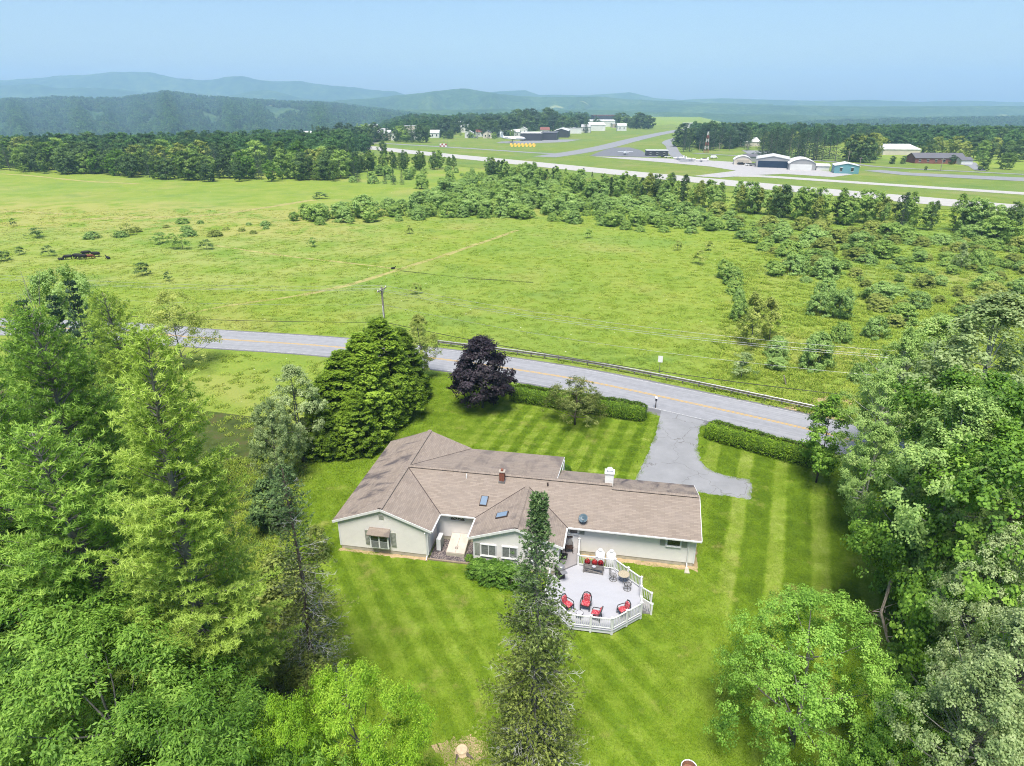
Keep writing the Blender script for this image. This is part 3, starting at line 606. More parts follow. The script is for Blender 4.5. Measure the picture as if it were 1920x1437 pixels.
# recess: gravel bed, timber edging, bulkhead doors, heat pump
sheet('gravel_bed', [hw(7.76, 0.1), hw(11.46, 0.1), hw(11.46, 2.79), hw(7.76, 2.79)], 0.03, M['gravel'])
for poly in ([(19.6, 2.82), (19.6, 2.35), (24, 2.3), (28.3, 2.35), (28.6, 2.3), (28.75, 5), (28.7, 9.5), (28.25, 9.5), (28.25, 2.82)], [(0.35, 0.18), (0.2, -0.1), (3.5, -0.22), (7.7, -0.15), (7.75, 0.18)]):
    sheet('soil_strip', ragged([hw(*q) for q in poly], 0.25, 0.05), 0.02, M['dirt'])
M['timber'] = plain('weathered_timber', (0.24, 0.19, 0.14), 0.9, 0.3, 4)
eb = thing('timber_edging', 'weathered timber edging along the gravel bed in the house recess', 'edging', hw(0, 0), HROT); MB().box(7.76, 11.3, -0.05, 0.09, 0, 0.12).build('plank', M['timber'], eb)
M['bulk'] = plain('faded_bulkhead', (0.46, 0.40, 0.35), 0.7, 0.12, 2)
bk = thing('bulkhead_door', 'sloping beige cellar bulkhead with double doors in the gravel recess', 'cellar door', hw(0, 0), HROT)
MB().add([(9.0,0.75,0),(10.5,0.75,0),(10.5,2.78,0),(9.0,2.78,0),(9.0,0.75,0.28),(10.5,0.75,0.28),(10.5,2.78,0.72),(9.0,2.78,0.72)], [(3,2,1,0),(4,5,6,7),(0,1,5,4),(1,2,6,5),(2,3,7,6),(3,0,4,7)]).build('base', M['concrete'], bk)
for s in (0, 1):
    x0 = 9.02 + s*0.74; d = MB().add([(x0,0.77,0.3),(x0+0.72,0.77,0.3),(x0+0.72,2.76,0.735),(x0,2.76,0.735),(x0,0.77,0.345),(x0+0.72,0.77,0.345),(x0+0.72,2.76,0.78),(x0,2.76,0.78)], [(3,2,1,0),(4,5,6,7),(0,1,5,4),(1,2,6,5),(2,3,7,6),(3,0,4,7)]).build('door', M['bulk'], bk)
    hx = 9.68 if s == 0 else 9.84; MB().tube([(hx, 1.15, 0.44), (hx, 1.15, 0.5), (hx, 1.35, 0.54), (hx, 1.35, 0.48)], 0.015, 5).build('handle', M['flash'], d)
ac = thing('heat_pump', 'white outdoor heat pump unit standing beside the bulkhead', 'heat pump', hw(8.3, 1.55, 0.05), HROT + math.pi/2)
MB().box(-0.45, 0.45, -0.17, 0.17, 0.08, 1.15).build('cabinet', M['white_metal'], ac)
gr = MB()
for k in range(11): gr.box(-0.42, 0.42, -0.195, -0.172, 0.16+k*0.09, 0.2+k*0.09)
gr.build('grille', M['shutter'], ac)
for s in (-1, 1): MB().box(s*0.33-0.04, s*0.33+0.04, -0.2, 0.2, -0.03, 0.08).build('foot', M['flash'], ac)
sb = thing('splash_block', 'pale concrete splash block on the grass below the garage downpipe', 'splash block', hw(27.75, 2.25), HROT)
MB().slab([(-0.12,0.25,0.16),(0.12,0.25,0.16),(0.2,-0.35,0.07),(-0.2,-0.35,0.07)], 0.06).build('trough', M['concrete'], sb)

# ---------------------------------------------------------------- deck
DZ = 0.46
OCT = [(19.45,0.95),(22.32,0.9),(24.3,-0.9),(24.3,-3.66),(22.33,-5.55),(19.4,-5.6),(17.45,-3.66),(17.45,-0.9)]
deck = thing('octagonal_deck', 'pale grey octagonal deck with white railing behind the house', 'deck', hw(0, 0), HROT)
def deck_mat(name, c, ang):
    t = NT(name); p = t.obj(); d = t.dot(p, (-math.sin(ang), math.cos(ang), 0)); s = t.math('FRACT', t.math('DIVIDE', d, 0.14))
    cc = t.ramp(t.noise(t.scale(p, (0.3, 1.5, 1)), 1.2, 4), [(0.3, tuple(x*0.93 for x in c)), (0.7, c)])
    cc = t.mix(t.math('MULTIPLY', t.ss(s, 0.07, 0.0), 0.3), cc, tuple(x*0.4 for x in c)); return t.done(cc, 0.6, 0.25)
M['deck'] = deck_mat('pale_decking', (0.37, 0.375, 0.41), 0.0); M['deck2'] = deck_mat('grey_decking', (0.27, 0.255, 0.26), math.pi/2)
MB().slab([(x, y, DZ) for x, y in reversed(OCT)], 0.05).build('floor', M['deck'], deck)
MB().slab([(20.9+(x-20.9)*0.985, -2.3+(y+2.3)*0.985, DZ-0.052) for x, y in reversed(OCT)], 0.27).build('fascia', M['trim'], deck)
MB().slab([(20.9+(x-20.9)*0.96, -2.3+(y+2.3)*0.96, 0.14) for x, y in reversed(OCT)], 0.14).build('deck_shade', M['flash'], deck)  # dark slab standing in for the shade under the deck
MB().slab([(17.45,-0.9,DZ+0.13),(19.45,0.95,DZ+0.13),(19.45,2.75,DZ+0.13),(18.1,2.75,DZ+0.13),(18.1,-0.2,DZ+0.13)], 0.12).build('landing', M['deck2'], deck)
bal_me = MB().box(-0.02, 0.02, -0.02, 0.02, 0.0, 0.74).mesh('baluster', M['trim'])
post_me = MB().box(-0.065, 0.065, -0.065, 0.065, -0.4, 1.02).box(-0.09, 0.09, -0.09, 0.09, 1.02, 1.05).add([(-0.075,-0.075,1.05),(0.075,-0.075,1.05),(0.075,0.075,1.05),(-0.075,0.075,1.05),(0,0,1.13)], [(0,1,4),(1,2,4),(2,3,4),(3,0,4),(3,2,1,0)]).mesh('post', M['trim'])
def railing(a, b, z, posts=(True, True), mid=0):
    a, b = Vector((*a, z)), Vector((*b, z)); d = b - a; L = d.length; ang = math.atan2(d.y, d.x)
    r = MB().bar(a + Vector((0,0,0.92)), b + Vector((0,0,0.92)), 0.09, 0.06); o = r.build('top_rail', M['trim'], deck)
    MB().bar(a + Vector((0,0,0.12)), b + Vector((0,0,0.12)), 0.06, 0.07).build('bottom_rail', M['trim'], deck)
    n = int(L / 0.135)
    for k in range(1, n): link('baluster', bal_me, deck, loc=a + d*(k/n) + Vector((0,0,0.15)), rz=ang)
    if posts[0]: link('post', post_me, deck, loc=a, rz=ang)
    if posts[1]: link('post', post_me, deck, loc=b, rz=ang)
    for k in range(mid): link('post', post_me, deck, loc=a + d*((k+1)/(mid+1)), rz=ang)
ins = [(20.88+(x-20.88)*0.975, -2.33+(y+2.33)*0.975) for x, y in OCT]
for i, md in ((0, 1), (1, 1), (3, 1), (4, 1), (5, 1), (6, 1)): railing(ins[i], ins[i+1], DZ, (True, False) if i in (0, 4, 5) else (True, True), md)
e0, e1 = Vector(ins[2]), Vector(ins[3]); g0, g1 = e0.lerp(e1, 0.36), e0.lerp(e1, 0.78)
railing(ins[2], tuple(g0), DZ, (False, True)); railing(tuple(g1), ins[3], DZ, (True, False))
railing(ins[0], (19.4, 2.65), DZ+0.13, (False, True))
for g in (g0, g1):
    a, b = Vector((g.x, g.y, DZ+0.92)), Vector((g.x+0.75, g.y, 0.95)); MB().bar(a, b, 0.09, 0.06).build('stair_rail', M['trim'], deck)
    for k in range(1, 6): p = a.lerp(b, k/6); MB().box(p.x-0.02, p.x+0.02, p.y-0.02, p.y+0.02, p.z-0.72, p.z).build('baluster', M['trim'], deck)
    link('post', post_me, deck, loc=(g.x+0.75, g.y, -0.05))
for k in range(2): MB().box(24.27+k*0.3, 24.6+k*0.3, min(g0.y, g1.y), max(g0.y, g1.y), 0.0, 0.3-k*0.15).build('step', M['deck2'], deck)

# deck furniture
def on_deck(name, label, cat, x, y, rz, z=DZ, group=None): return thing(name, label, cat, hw(x, y, z), HROT + rz, group)
M['wicker'] = plain('dark_wicker', (0.045, 0.045, 0.05), 0.6, 0.3, 40); M['iron'] = plain('grey_iron', (0.13, 0.125, 0.12), 0.5, 0.2, 10)
tc = NT('red_floral_cushion'); M['cushion'] = tc.done(tc.ramp(tc.noise(tc.obj(), 14, 3, 0.6), [(0.4, (0.30, 0.022, 0.04)), (0.54, (0.42, 0.07, 0.085)), (0.66, (0.52, 0.28, 0.27))]), 0.85, 0.1)
def wicker_chair(label, x, y, rz):
    t = on_deck('wicker_chair', label, 'chair', x, y, rz, group='wicker chairs with red cushions on the deck')
    m = MB()   # faces -y
    m.tube([(-0.3,0.28,0.4), (-0.32,0.36,0.75), (-0.22,0.42,1.0), (0,0.44,1.08), (0.22,0.42,1.0), (0.32,0.36,0.75), (0.3,0.28,0.4)], 0.045, 6)
    for x_ in (-0.15, 0, 0.15): m.tube([(x_*0.6,0.3,0.42), (x_,0.42,1.02)], 0.012, 4)
    m.build('back_frame', M['wicker'], t)
    for s in (-1, 1):
        MB().tube([(s*0.32,0.34,0.68), (s*0.36,0.1,0.66), (s*0.36,-0.22,0.62), (s*0.33,-0.3,0.5), (s*0.31,-0.3,0.0)], 0.035, 6).build('arm', M['wicker'], t)
        MB().tube([(s*0.3,0.3,0.42), (s*0.32,0.36,0.0)], 0.035, 6).build('leg', M['wicker'], t)
    MB().box(-0.31,0.31,-0.3,0.3,0.33,0.41).build('seat_frame', M['wicker'], t)
    MB().pillow((0,-0.02,0.47), (0.6,0.58,0.16)).build('seat_cushion', M['cushion'], t, True)
    mb = MB(); mb.at((0,0.3,0.73), rx=math.radians(-14)); mb.pillow((0,0,0), (0.5,0.14,0.52)); mb.build('back_cushion', M['cushion'], t, True)
wicker_chair('dark wicker chair with red cushions, nearest the spruce at the front railing', 19.15, -4.05, math.radians(58))
wicker_chair('dark wicker chair facing the camera behind the small round table', 20.4, -3.7, math.radians(-8))
wicker_chair('dark wicker chair with red cushions turned left, right of the small round table', 21.15, -4.6, math.radians(-100))
wicker_chair('dark wicker chair with red cushions alone by the front right railing', 23.0, -3.9, math.radians(-60))
st_ = on_deck('side_table', 'small round dark table with pale top between the wicker chairs', 'table', 20.05, -4.72, 0)
MB().lathe([(0.0,0.44),(0.23,0.44),(0.24,0.46),(0.0,0.465)], 16).build('top', plain('pale_top', (0.4,0.4,0.42), 0.5), st_)
MB().ring((0,0,0.45), 0.25, 0.02).lathe([(0.2,0.3),(0.24,0.44),(0.23,0.44),(0.19,0.3)], 12).build('rim', M['wicker'], st_)
for k in range(4): a = k*math.pi/2+0.4; MB().tube([(0.2*math.cos(a),0.2*math.sin(a),0.43), (0.24*math.cos(a),0.24*math.sin(a),0)], 0.018, 5).build('leg', M['wicker'], st_)
bt = on_deck('bistro_table', 'round bistro table with tan mosaic top in the railing corner', 'table', 22.95, -0.45, 0)
MB().lathe([(0.0,0.70),(0.42,0.70),(0.42,0.72),(0.0,0.725)], 20).build('top', plain('mosaic_top', (0.36,0.31,0.22), 0.5, 0.3, 15), bt); MB().ring((0,0,0.71), 0.43, 0.02, 20).build('rim', M['iron'], bt)
for k in range(3): a = k*2.094+0.5; MB().tube([(0.1*math.cos(a),0.1*math.sin(a),0.7), (0.14*math.cos(a),0.14*math.sin(a),0.35), (0.36*math.cos(a),0.36*math.sin(a),0)], 0.018, 5).build('leg', M['iron'], bt)
def swivel_chair(label, x, y, rz):
    t = on_deck('iron_chair', label, 'chair', x, y, rz, group='iron swivel chairs at the bistro table')
    MB().ring((0,0,0.03), 0.27, 0.022, 16).tube([(-0.26,0,0.03),(0.26,0,0.03)], 0.018, 5).tube([(0,-0.26,0.03),(0,0.26,0.03)], 0.018, 5).tube([(0,0,0.03),(0,0,0.4)], 0.03, 6).build('base', M['iron'], t)
    s = MB().ring((0,0,0.44), 0.24, 0.02, 16)
    for k in range(-3, 4): s.tube([(k*0.065,-0.22+abs(k)*0.02,0.44),(k*0.065,0.22-abs(k)*0.02,0.44)], 0.012, 4)
    s.build('seat', M['iron'], t); b = MB().tube([(-0.22,0.2,0.44),(-0.26,0.3,0.8),(0,0.36,0.95),(0.26,0.3,0.8),(0.22,0.2,0.44)], 0.02, 5)
    for k in range(-2, 3): b.tube([(k*0.08,0.23,0.46),(k*0.09,0.33,0.88)], 0.011, 4)
    b.build('backrest', M['iron'], t)
    for s_ in (-1, 1): MB().tube([(s_*0.26,0.28,0.68),(s_*0.3,0,0.66),(s_*0.26,-0.16,0.46)], 0.017, 5).build('arm', M['iron'], t)
swivel_chair('grey iron swivel chair left of the bistro table', 22.2, -0.35, math.radians(80)); swivel_chair('grey iron swivel chair in front of the bistro table', 23.25, -1.2, math.radians(185))
M['barn'] = plain('grey_barnwood', (0.19, 0.175, 0.165), 0.9, 0.35, 6)
pl = on_deck('planter_stand', 'weathered grey wooden planter stand with red flowers against the back railing', 'planter', 20.7, 0.35, math.radians(-3))
for k in range(3): MB().box(-0.72,0.72,-0.3+k*0.005,-0.27+k*0.005,0.42+k*0.13,0.54+k*0.13).build('plank', M['barn'], pl)
MB().box(-0.72,0.72,0.2,0.23,0.42,0.8).build('back_board', M['barn'], pl); MB().box(-0.7,0.7,-0.26,0.2,0.42,0.5).build('tray', M['barn'], pl)
for sx in (-1, 1):
    for sy in (-0.28, 0.21): MB().box(sx*0.72-0.04,sx*0.72+0.04,sy-0.04,sy+0.04,0,0.82).build('leg', M['barn'], pl)
MB().bar((-0.7,-0.27,0.33),(0.7,-0.27,0.06),0.04,0.1).build('brace', M['barn'], pl); MB().bar((-0.7,-0.26,0.1),(0.7,-0.26,0.1),0.05,0.06).build('shelf_rail', M['barn'], pl)
# ---------------------------------------------------------------- vegetation builders
def unit(a): return a / np.maximum(np.linalg.norm(a, axis=1), 1e-9)[:, None]
def leaf_quads(P, N, L, Wd, r, T=None, fold=0.18):
    """diamond leaves: centre P, normal N, length L, width Wd, optional direction T"""
    n = len(P); N = unit(N)
    if T is None: T = r.normal(0, 1, (n, 3))
    T = unit(T - N * np.sum(T * N, 1)[:, None]); B = np.cross(N, T)
    L = L[:, None]; Wd = Wd[:, None]
    V = np.stack([P - T*L/2, P + B*Wd/2 + N*Wd*fold, P + T*L/2, P - B*Wd/2 + N*Wd*fold], 1).reshape(-1, 3)
    F = np.arange(4*n).reshape(-1, 4); return V, F
def ball(r, n, shell=0.5): 
    d = unit(r.normal(0, 1, (n, 3))); return d * (r.uniform(0, 1, n) ** shell)[:, None], d
PROF = {
    'round': lambda t: np.sqrt(np.clip(1 - (2*t-0.9)**2 / 1.25, 0.02, 1)),
    'oval': lambda t: np.clip(np.sin(np.pi * np.clip(t*0.9+0.08, 0, 1)) ** 0.7, 0.05, 1),
    'egg': lambda t: np.clip(np.minimum(1.0, 3.2*t+0.35) * (1 - t**2.2)**0.8, 0.06, 1),
    'cone': lambda t: np.clip(np.minimum(1.0, 6*t+0.5) * (1 - t)**0.62, 0.05, 1),
    'dome': lambda t: np.sqrt(np.clip(1 - t*t, 0.03, 1)),
    'top': lambda t: np.clip(np.minimum(1, 0.25+1.3*t) * np.sqrt(np.clip(1-(np.clip(t-0.55,0,1)/0.47)**2, 0.05, 1)), 0.08, 1),
}
def tree_meshes(name, seed, H, R, z0, prof='round', clumps=60, subs=10, leaves=30, L=0.12, asp=0.55, rc=0.9, rs=0.35, droop=0.0, shell=0.45, trunk=0.2, lean=(0, 0), flat=0.65, lobes=0.22, limbs=14, inner=0.35, stems=1, Tdown=False):
    """returns (crown mesh, trunk mesh): leaves gathered in twig clumps held by limbs inside an uneven envelope"""
    r = np.random.default_rng(seed); pf = PROF[prof]
    t = r.uniform(0, 1, clumps) ** 0.9; a = r.uniform(0, 2*np.pi, clumps); ph = r.uniform(0, 6.28, 4)
    lob = 1 + lobes*np.sin(3*a + ph[0] + 2*t) + lobes*0.7*np.sin(5*a + ph[1] - 4*t) + lobes*0.6*np.sin(9*t + ph[2])
    rad = R * pf(t) * lob * np.sqrt(r.uniform(inner, 1, clumps))
    C = np.stack([rad*np.cos(a), rad*np.sin(a), z0 + t*(H - z0)], 1); C[:, :2] += np.outer((C[:, 2]/H)**1.5, lean)
    kc = rc * r.uniform(0.6, 1.35, clumps) * (0.55 + 0.45*pf(t))
    ct = r.normal(0, 0.11, clumps)
    # sub-clumps
    sd, _ = ball(r, clumps*subs, 0.4); S_ = np.repeat(C, subs, 0) + sd * np.repeat(kc, subs)[:, None] * [1, 1, flat]
    stt = np.repeat(ct, subs) + r.normal(0, 0.07, clumps*subs)
    n = clumps*subs*leaves; ld, dd = ball(r, n, shell); ks = rs * r.uniform(0.6, 1.3, clumps*subs)
    P = np.repeat(S_, leaves, 0) + ld * np.repeat(ks, leaves)[:, None] * [1, 1, 0.75]
    ax = np.stack([lean[0]*(P[:, 2]/H)**1.5, lean[1]*(P[:, 2]/H)**1.5, np.full(n, z0 + 0.45*(H-z0))], 1)
    N = dd*0.45 + unit(P - ax)*0.8 + [0, 0, 0.65] + r.normal(0, 0.36, (n, 3))
    T = None
    if Tdown: T = dd*0.8 + r.normal(0, 0.35, (n, 3)) + [0, 0, -0.55]
    keep = P[:, 2] > 0.05
    P, N = P[keep], N[keep]; T = T[keep] if T is not None else None
    Ls = L * r.uniform(0.65, 1.3, len(P)); V, F = leaf_quads(P, N, Ls, Ls*asp, r, T)
    tint = np.clip(0.5 + np.repeat(stt, leaves)[keep] + r.normal(0, 0.10, len(P)), 0, 1)
    crown = np_mesh(name + '_crown', V, F, None, tint)
    mb = MB()
    for k in range(stems):
        off = Vector((r.normal(0, 0.12*stems), r.normal(0, 0.12*stems), 0)) if stems > 1 else Vector((0, 0, 0)); top = C[np.argmax(C[:, 2] - 0.5*np.hypot(C[:, 0]-lean[0], C[:, 1]-lean[1]) + (r.normal(0, 1, clumps) if stems > 1 else 0))]
        pts = [off, Vector((r.normal(0, .05)+lean[0]*.1, r.normal(0, .05)+lean[1]*.1, H*0.22)) + off*1.3, Vector((lean[0]*.35+r.normal(0, .1), lean[1]*.35+r.normal(0, .1), H*0.5)) + off*2, Vector((top[0]*0.7, top[1]*0.7, min(H*0.78, top[2]))), Vector(top)]
        mb.tube(pts, [trunk, trunk*0.8, trunk*0.5, trunk*0.22, trunk*0.06], 8)
    idx = r.permutation(clumps)[:limbs]
    for i in idx:
        c = Vector(C[i]); zb = max(z0*0.7, min(c.z - 0.35*math.hypot(c.x, c.y) - 0.2, H*0.7)); f = zb / H
        b = Vector((lean[0]*f**1.5*1.1, lean[1]*f**1.5*1.1, zb)); mid = b.lerp(c, 0.5) + Vector((r.normal(0, .08), r.normal(0, .08), -0.06*(c-b).length))
        rr = trunk * (0.42 - 0.25*f); mb.tube([b, mid, c], [rr, rr*0.55, rr*0.15], 5, False)
    return crown, mb.mesh(name + '_trunk', None, True)

def needle_tufts(P, D, L, Wd, k, r, spread=0.8):
    """k thin needle blades fanning from each point P about direction D"""
    n = len(P); Pk = np.repeat(P, k, 0); Dk = unit(np.repeat(D, k, 0) + r.normal(0, spread*0.55, (n*k, 3)))
    Ls = L * r.uniform(0.7, 1.25, n*k); N = r.normal(0, 0.8, (n*k, 3)) + [0, -0.25, 0.75]
    return leaf_quads(Pk + Dk*(Ls*0.45)[:, None], N, Ls, np.full(n*k, Wd), r, Dk, 0.0)
def pine_meshes(name, seed, H=25, R=5.0, z0=3.0, whorl=0.6, needles=7, L=0.2, Wd=0.035, trunk=0.32, dens=1.0, gap=0.25):
    r = np.random.default_rng(seed); PT, DR, TI = [], [], []; mb = MB()
    sway = lambda z: Vector((0.25*math.sin(z*0.25+seed), 0.25*math.cos(z*0.2+seed), 0))
    zs = np.linspace(0, H, 14); mb.tube([Vector((0, 0, z)) + sway(z) - sway(0) for z in zs], [max(0.02, trunk*(1 - z/H)**0.8) for z in zs], 8)
    z = z0
    while z < H - 0.15:
        f = (z - z0) / (H - z0); env = R * min(1.0, 0.62 + 1.6*f) * (1 - f)**0.72 + 0.25
        nb = r.integers(4, 7) if f < 0.9 else 4; a0 = r.uniform(0, 6.28)
        for b in range(nb):
            if r.uniform() < gap * (1 - f): continue
            Lb = env * r.uniform(0.55, 1.22); a = a0 + 6.28*b/nb + r.normal(0, 0.22)
            d = Vector((math.cos(a), math.sin(a), 0)); side = Vector((-math.sin(a), math.cos(a), 0)); up = 0.22 + 0.75*f**2; s0 = Vector((0, 0, z)) + sway(z) - sway(0)
            curve = lambda s: s0 + d*(Lb*s) + Vector((0, 0, Lb*(up*s - 0.32*(1-f)*s*(1-s)*1.2 + 0.10*s**3)))
            mb.tube([curve(0), curve(0.4), curve(0.75), curve(1.0)], [0.018+0.011*Lb, 0.012+0.007*Lb, 0.012, 0.006], 4, False)
            bt = r.normal(0, 0.12); ntw = max(3, int(Lb*3.0*dens))
            for k in range(ntw):
                s = 0.30 + 0.70*(k + r.uniform(0, 1))/ntw; base = curve(s); sg = 1 if k % 2 else -1
                Lt = (0.42*Lb*(1.12 - s) + 0.28) * r.uniform(0.6, 1.25); td = (d*0.75 + side*sg*r.uniform(0.5, 1.1) + Vector((0, 0, 0.22 + r.normal(0, 0.12)))).normalized()
                if s > 0.93: td = (d + Vector((0, 0, 0.35))).normalized()
                nt = max(2, int(Lt/0.17*dens))
                for q in range(nt):
                    w = (q + r.uniform(0.2, 1))/nt; PT.append(base + td*(Lt*w) + Vector((r.normal(0, .05), r.normal(0, .05), 0.05*w + r.normal(0, .04)))); DR.append(td*0.6 + Vector((0, 0, 0.75))); TI.append(0.42 + bt + 0.26*w*s + r.normal(0, 0.05))
        z += whorl * r.uniform(0.8, 1.2) * (1 - 0.45*f)
    PT = np.array(PT); DR = np.array(DR); V, F = needle_tufts(PT, DR, L, Wd, needles, r, 1.25)
    tint = np.clip(np.repeat(np.array(TI), needles) + r.normal(0, 0.07, len(PT)*needles), 0, 1)
    return np_mesh(name + '_crown', V, F, None, tint), mb.mesh(name + '_trunk', None, True)
def spruce_meshes(name, seed, H=18, R=2.6, z0=0.5, whorl=0.3, needles=5, L=0.11, Wd=0.035, trunk=0.2, dens=1.0, tops=1, sparse_low=0.0, power=0.8, bare=False, dead_only=False):
    """returns crown, trunk and (when sparse_low) dead grey twigs"""
    r = np.random.default_rng(seed); PT, DR, TI, LOW = [], [], [], []; mb = MB(); dead = MB(); 
    zs = np.linspace(0, H, 10); wob = lambda z: Vector((0.08*math.sin(z*0.5+seed), 0.08*math.cos(z*0.4), 0))
    mb.tube([Vector((0, 0, z)) + wob(z) for z in zs], [max(0.015, trunk*(1 - z/H)**0.85) for z in zs], 7)
    axes = [(0.0, 0.0, H)] + ([(0.42, 0.1, H - 0.25)] if tops > 1 else [])
    for ax, ay, h in axes:
        z = z0 if ax == 0 else H*0.86
        while z < h - 0.05:
            f = (z - z0)/(H - z0); env = R*(1 - f)**power + 0.08
            env *= min(1.0, max(0.22, (1 - f)/0.13)) if tops > 1 else 1.0
            if ax: env *= 0.55
            env *= 1 + 0.16*math.sin(z*1.7 + seed) + 0.1*math.sin(z*4.1)
            nb = int(5 + 3*(1 - f)); a0 = r.uniform(0, 6.28)
            for b in range(nb):
                Lb = env*r.uniform(0.65, 1.15); a = a0 + 6.28*b/nb + r.normal(0, 0.25); d = Vector((math.cos(a), math.sin(a), 0)); side = Vector((-math.sin(a), math.cos(a), 0)); s0 = Vector((ax, ay, z)) + wob(z)
                rise = 0.35*f - 0.28*(1 - f)
                curve = lambda s: s0 + d*(Lb*s) + Vector((0, 0, Lb*(rise*s + 0.16*s*s)))
                pd = sparse_low*(1 - f)**1.2
                isdead = r.uniform() < pd
                (dead if isdead else mb).tube([curve(0), curve(0.5), curve(1)], [0.012+0.006*Lb, 0.01, 0.004], 3, False)
                bt = r.normal(0, 0.11); ntw = max(3, int(Lb*5*dens))
                for k in range(ntw):
                    s = 0.15 + 0.85*(k + r.uniform(0, 1))/ntw; base = curve(s); sg = 1 if k % 2 else -1; Lt = (0.36*Lb*(1.1 - s) + 0.13)*r.uniform(0.6, 1.2)
                    td = (d*0.8 + side*sg*r.uniform(0.4, 1.0) + Vector((0, 0, -0.12 + 0.3*f))).normalized()
                    if isdead:
                        tw = base + td*Lt*1.3; dead.tube([base, base.lerp(tw, 0.5) + Vector((0, 0, -0.03)), tw], [0.009, 0.007, 0.004], 3, False)
                        for q in range(3):
                            e0 = base.lerp(tw, 0.3 + 0.25*q); dead.tube([e0, e0 + Vector((r.normal(0, .14), r.normal(0, .14), r.normal(-0.02, .1)))], [0.006, 0.003], 3, False)
                        if r.uniform() < 0.72: continue
                    nt = max(2, int(Lt/0.1*dens))
                    for q in range(nt):
                        w = (q + r.uniform(0.2, 1))/nt; PT.append(base + td*(Lt*w) + Vector((r.normal(0, .025), r.normal(0, .025), r.normal(0, .03)))); DR.append(td + Vector((0, 0, 0.25))); TI.append(0.42 + bt + 0.2*s*w + r.normal(0, 0.05)); LOW.append(f)
            z += whorl*r.uniform(0.75, 1.2)*(1 - 0.35*f)
    PT = np.array(PT); V, F = needle_tufts(PT, np.array(DR), L, Wd, needles, r, 0.75)
    tint = np.clip(np.repeat(np.array(TI), needles) + r.normal(0, 0.07, len(PT)*needles), 0, 1)
    me = np_mesh(name + '_crown', V, F, None, tint)
    hf = me.attributes.new('hgt', 'FLOAT', 'FACE'); hf.data.foreach_set('value', np.repeat(np.array(LOW), needles).astype(np.float32))
    return me, mb.mesh(name + '_trunk', None, True), (dead.mesh(name + '_dead_twigs', None) if dead.v else None)

# materials of the foliage
LM = dict(
    pine=((0.05, 0.085, 0.010), (0.135, 0.19, 0.03), (0.25, 0.32, 0.07)), pine2=((0.035, 0.075, 0.012), (0.10, 0.17, 0.026), (0.22, 0.31, 0.06)),
    ash=((0.03, 0.075, 0.008), (0.085, 0.175, 0.02), (0.20, 0.32, 0.055)), lime=((0.07, 0.15, 0.008), (0.17, 0.32, 0.018), (0.34, 0.50, 0.05)),
    round=((0.05, 0.11, 0.014), (0.13, 0.235, 0.034), (0.27, 0.40, 0.085)), poplar=((0.045, 0.08, 0.022), (0.12, 0.175, 0.05), (0.27, 0.33, 0.13)),
    maple=((0.025, 0.06, 0.008), (0.085, 0.155, 0.02), (0.20, 0.30, 0.05)), silver=((0.07, 0.11, 0.04), (0.17, 0.225, 0.09), (0.36, 0.42, 0.22)),
    purple=((0.007, 0.005, 0.007), (0.019, 0.014, 0.019), (0.05, 0.04, 0.052)), cedar=((0.04, 0.07, 0.006), (0.085, 0.135, 0.011), (0.16, 0.23, 0.026)),
    hedge=((0.03, 0.07, 0.004), (0.10, 0.18, 0.010), (0.22, 0.32, 0.02)), crab=((0.05, 0.07, 0.015), (0.125, 0.155, 0.036), (0.25, 0.27, 0.09)),
    willow=((0.05, 0.085, 0.024), (0.12, 0.18, 0.052), (0.24, 0.32, 0.11)), shrub=((0.04, 0.075, 0.016), (0.115, 0.17, 0.04), (0.24, 0.31, 0.09)),
    olive=((0.06, 0.08, 0.016), (0.14, 0.17, 0.04), (0.26, 0.28, 0.08)), wood=((0.015, 0.035, 0.012), (0.05, 0.09, 0.03), (0.12, 0.18, 0.055)), woodlt=((0.035, 0.075, 0.015), (0.11, 0.18, 0.035), (0.22, 0.30, 0.07)),
    dkspruce=((0.012, 0.03, 0.016), (0.035, 0.066, 0.036), (0.08, 0.125, 0.07)), grass=((0.12, 0.19, 0.02), (0.22, 0.31, 0.03), (0.34, 0.38, 0.08)))
LG = dict(pine=2.5, pine2=2.4, poplar=3.2, ash=1.55, round=2.1, silver=1.9, maple=2.6, purple=1.25, cedar=2.4, hedge=1.6, olive=2.5, crab=1.5, grass=1.3, willow=2.8, shrub=2.9, wood=2.0, woodlt=1.5, dkspruce=2.0, lime=1.3)
for k, v in LM.items(): g_ = LG.get(k, 1.0); M['leaf_' + k] = leaf_mat(k + '_foliage', *[tuple(x*min(g_, 0.6/max(c)) for x in c) for c in v], trans=0.12 if k == 'purple' else 0.4)
# spruce F: blue-green top, olive-brown towards the older, lichen-covered lower boughs
def old_spruce_mat(name):
    t = NT(name); a = t.new('ShaderNodeAttribute', attribute_name='tint').outputs['Fac']; h = t.new('ShaderNodeAttribute', attribute_name='hgt').outputs['Fac']
    c1 = t.ramp(a, [(0.12, (0.04, 0.08, 0.026)), (0.5, (0.105, 0.18, 0.065)), (0.9, (0.25, 0.35, 0.14))]); c2 = t.ramp(a, [(0.12, (0.06, 0.085, 0.014)), (0.5, (0.165, 0.215, 0.042)), (0.9, (0.36, 0.42, 0.11))])
    c = t.mix(t.ss(h, 0.85, 0.45), c1, c2); t.done(c, 0.6, 0.2); tr = t.new('ShaderNodeBsdfTranslucent'); t.put(tr.inputs[0], c); m = t.new('ShaderNodeMixShader'); m.inputs[0].default_value = 0.22
    t.l.new(t.b.outputs[0], m.inputs[1]); t.l.new(tr.outputs[0], m.inputs[2]); t.l.new(m.outputs[0], t.out.inputs[0]); return t.m
M['leaf_oldspruce'] = old_spruce_mat('old_spruce_foliage')
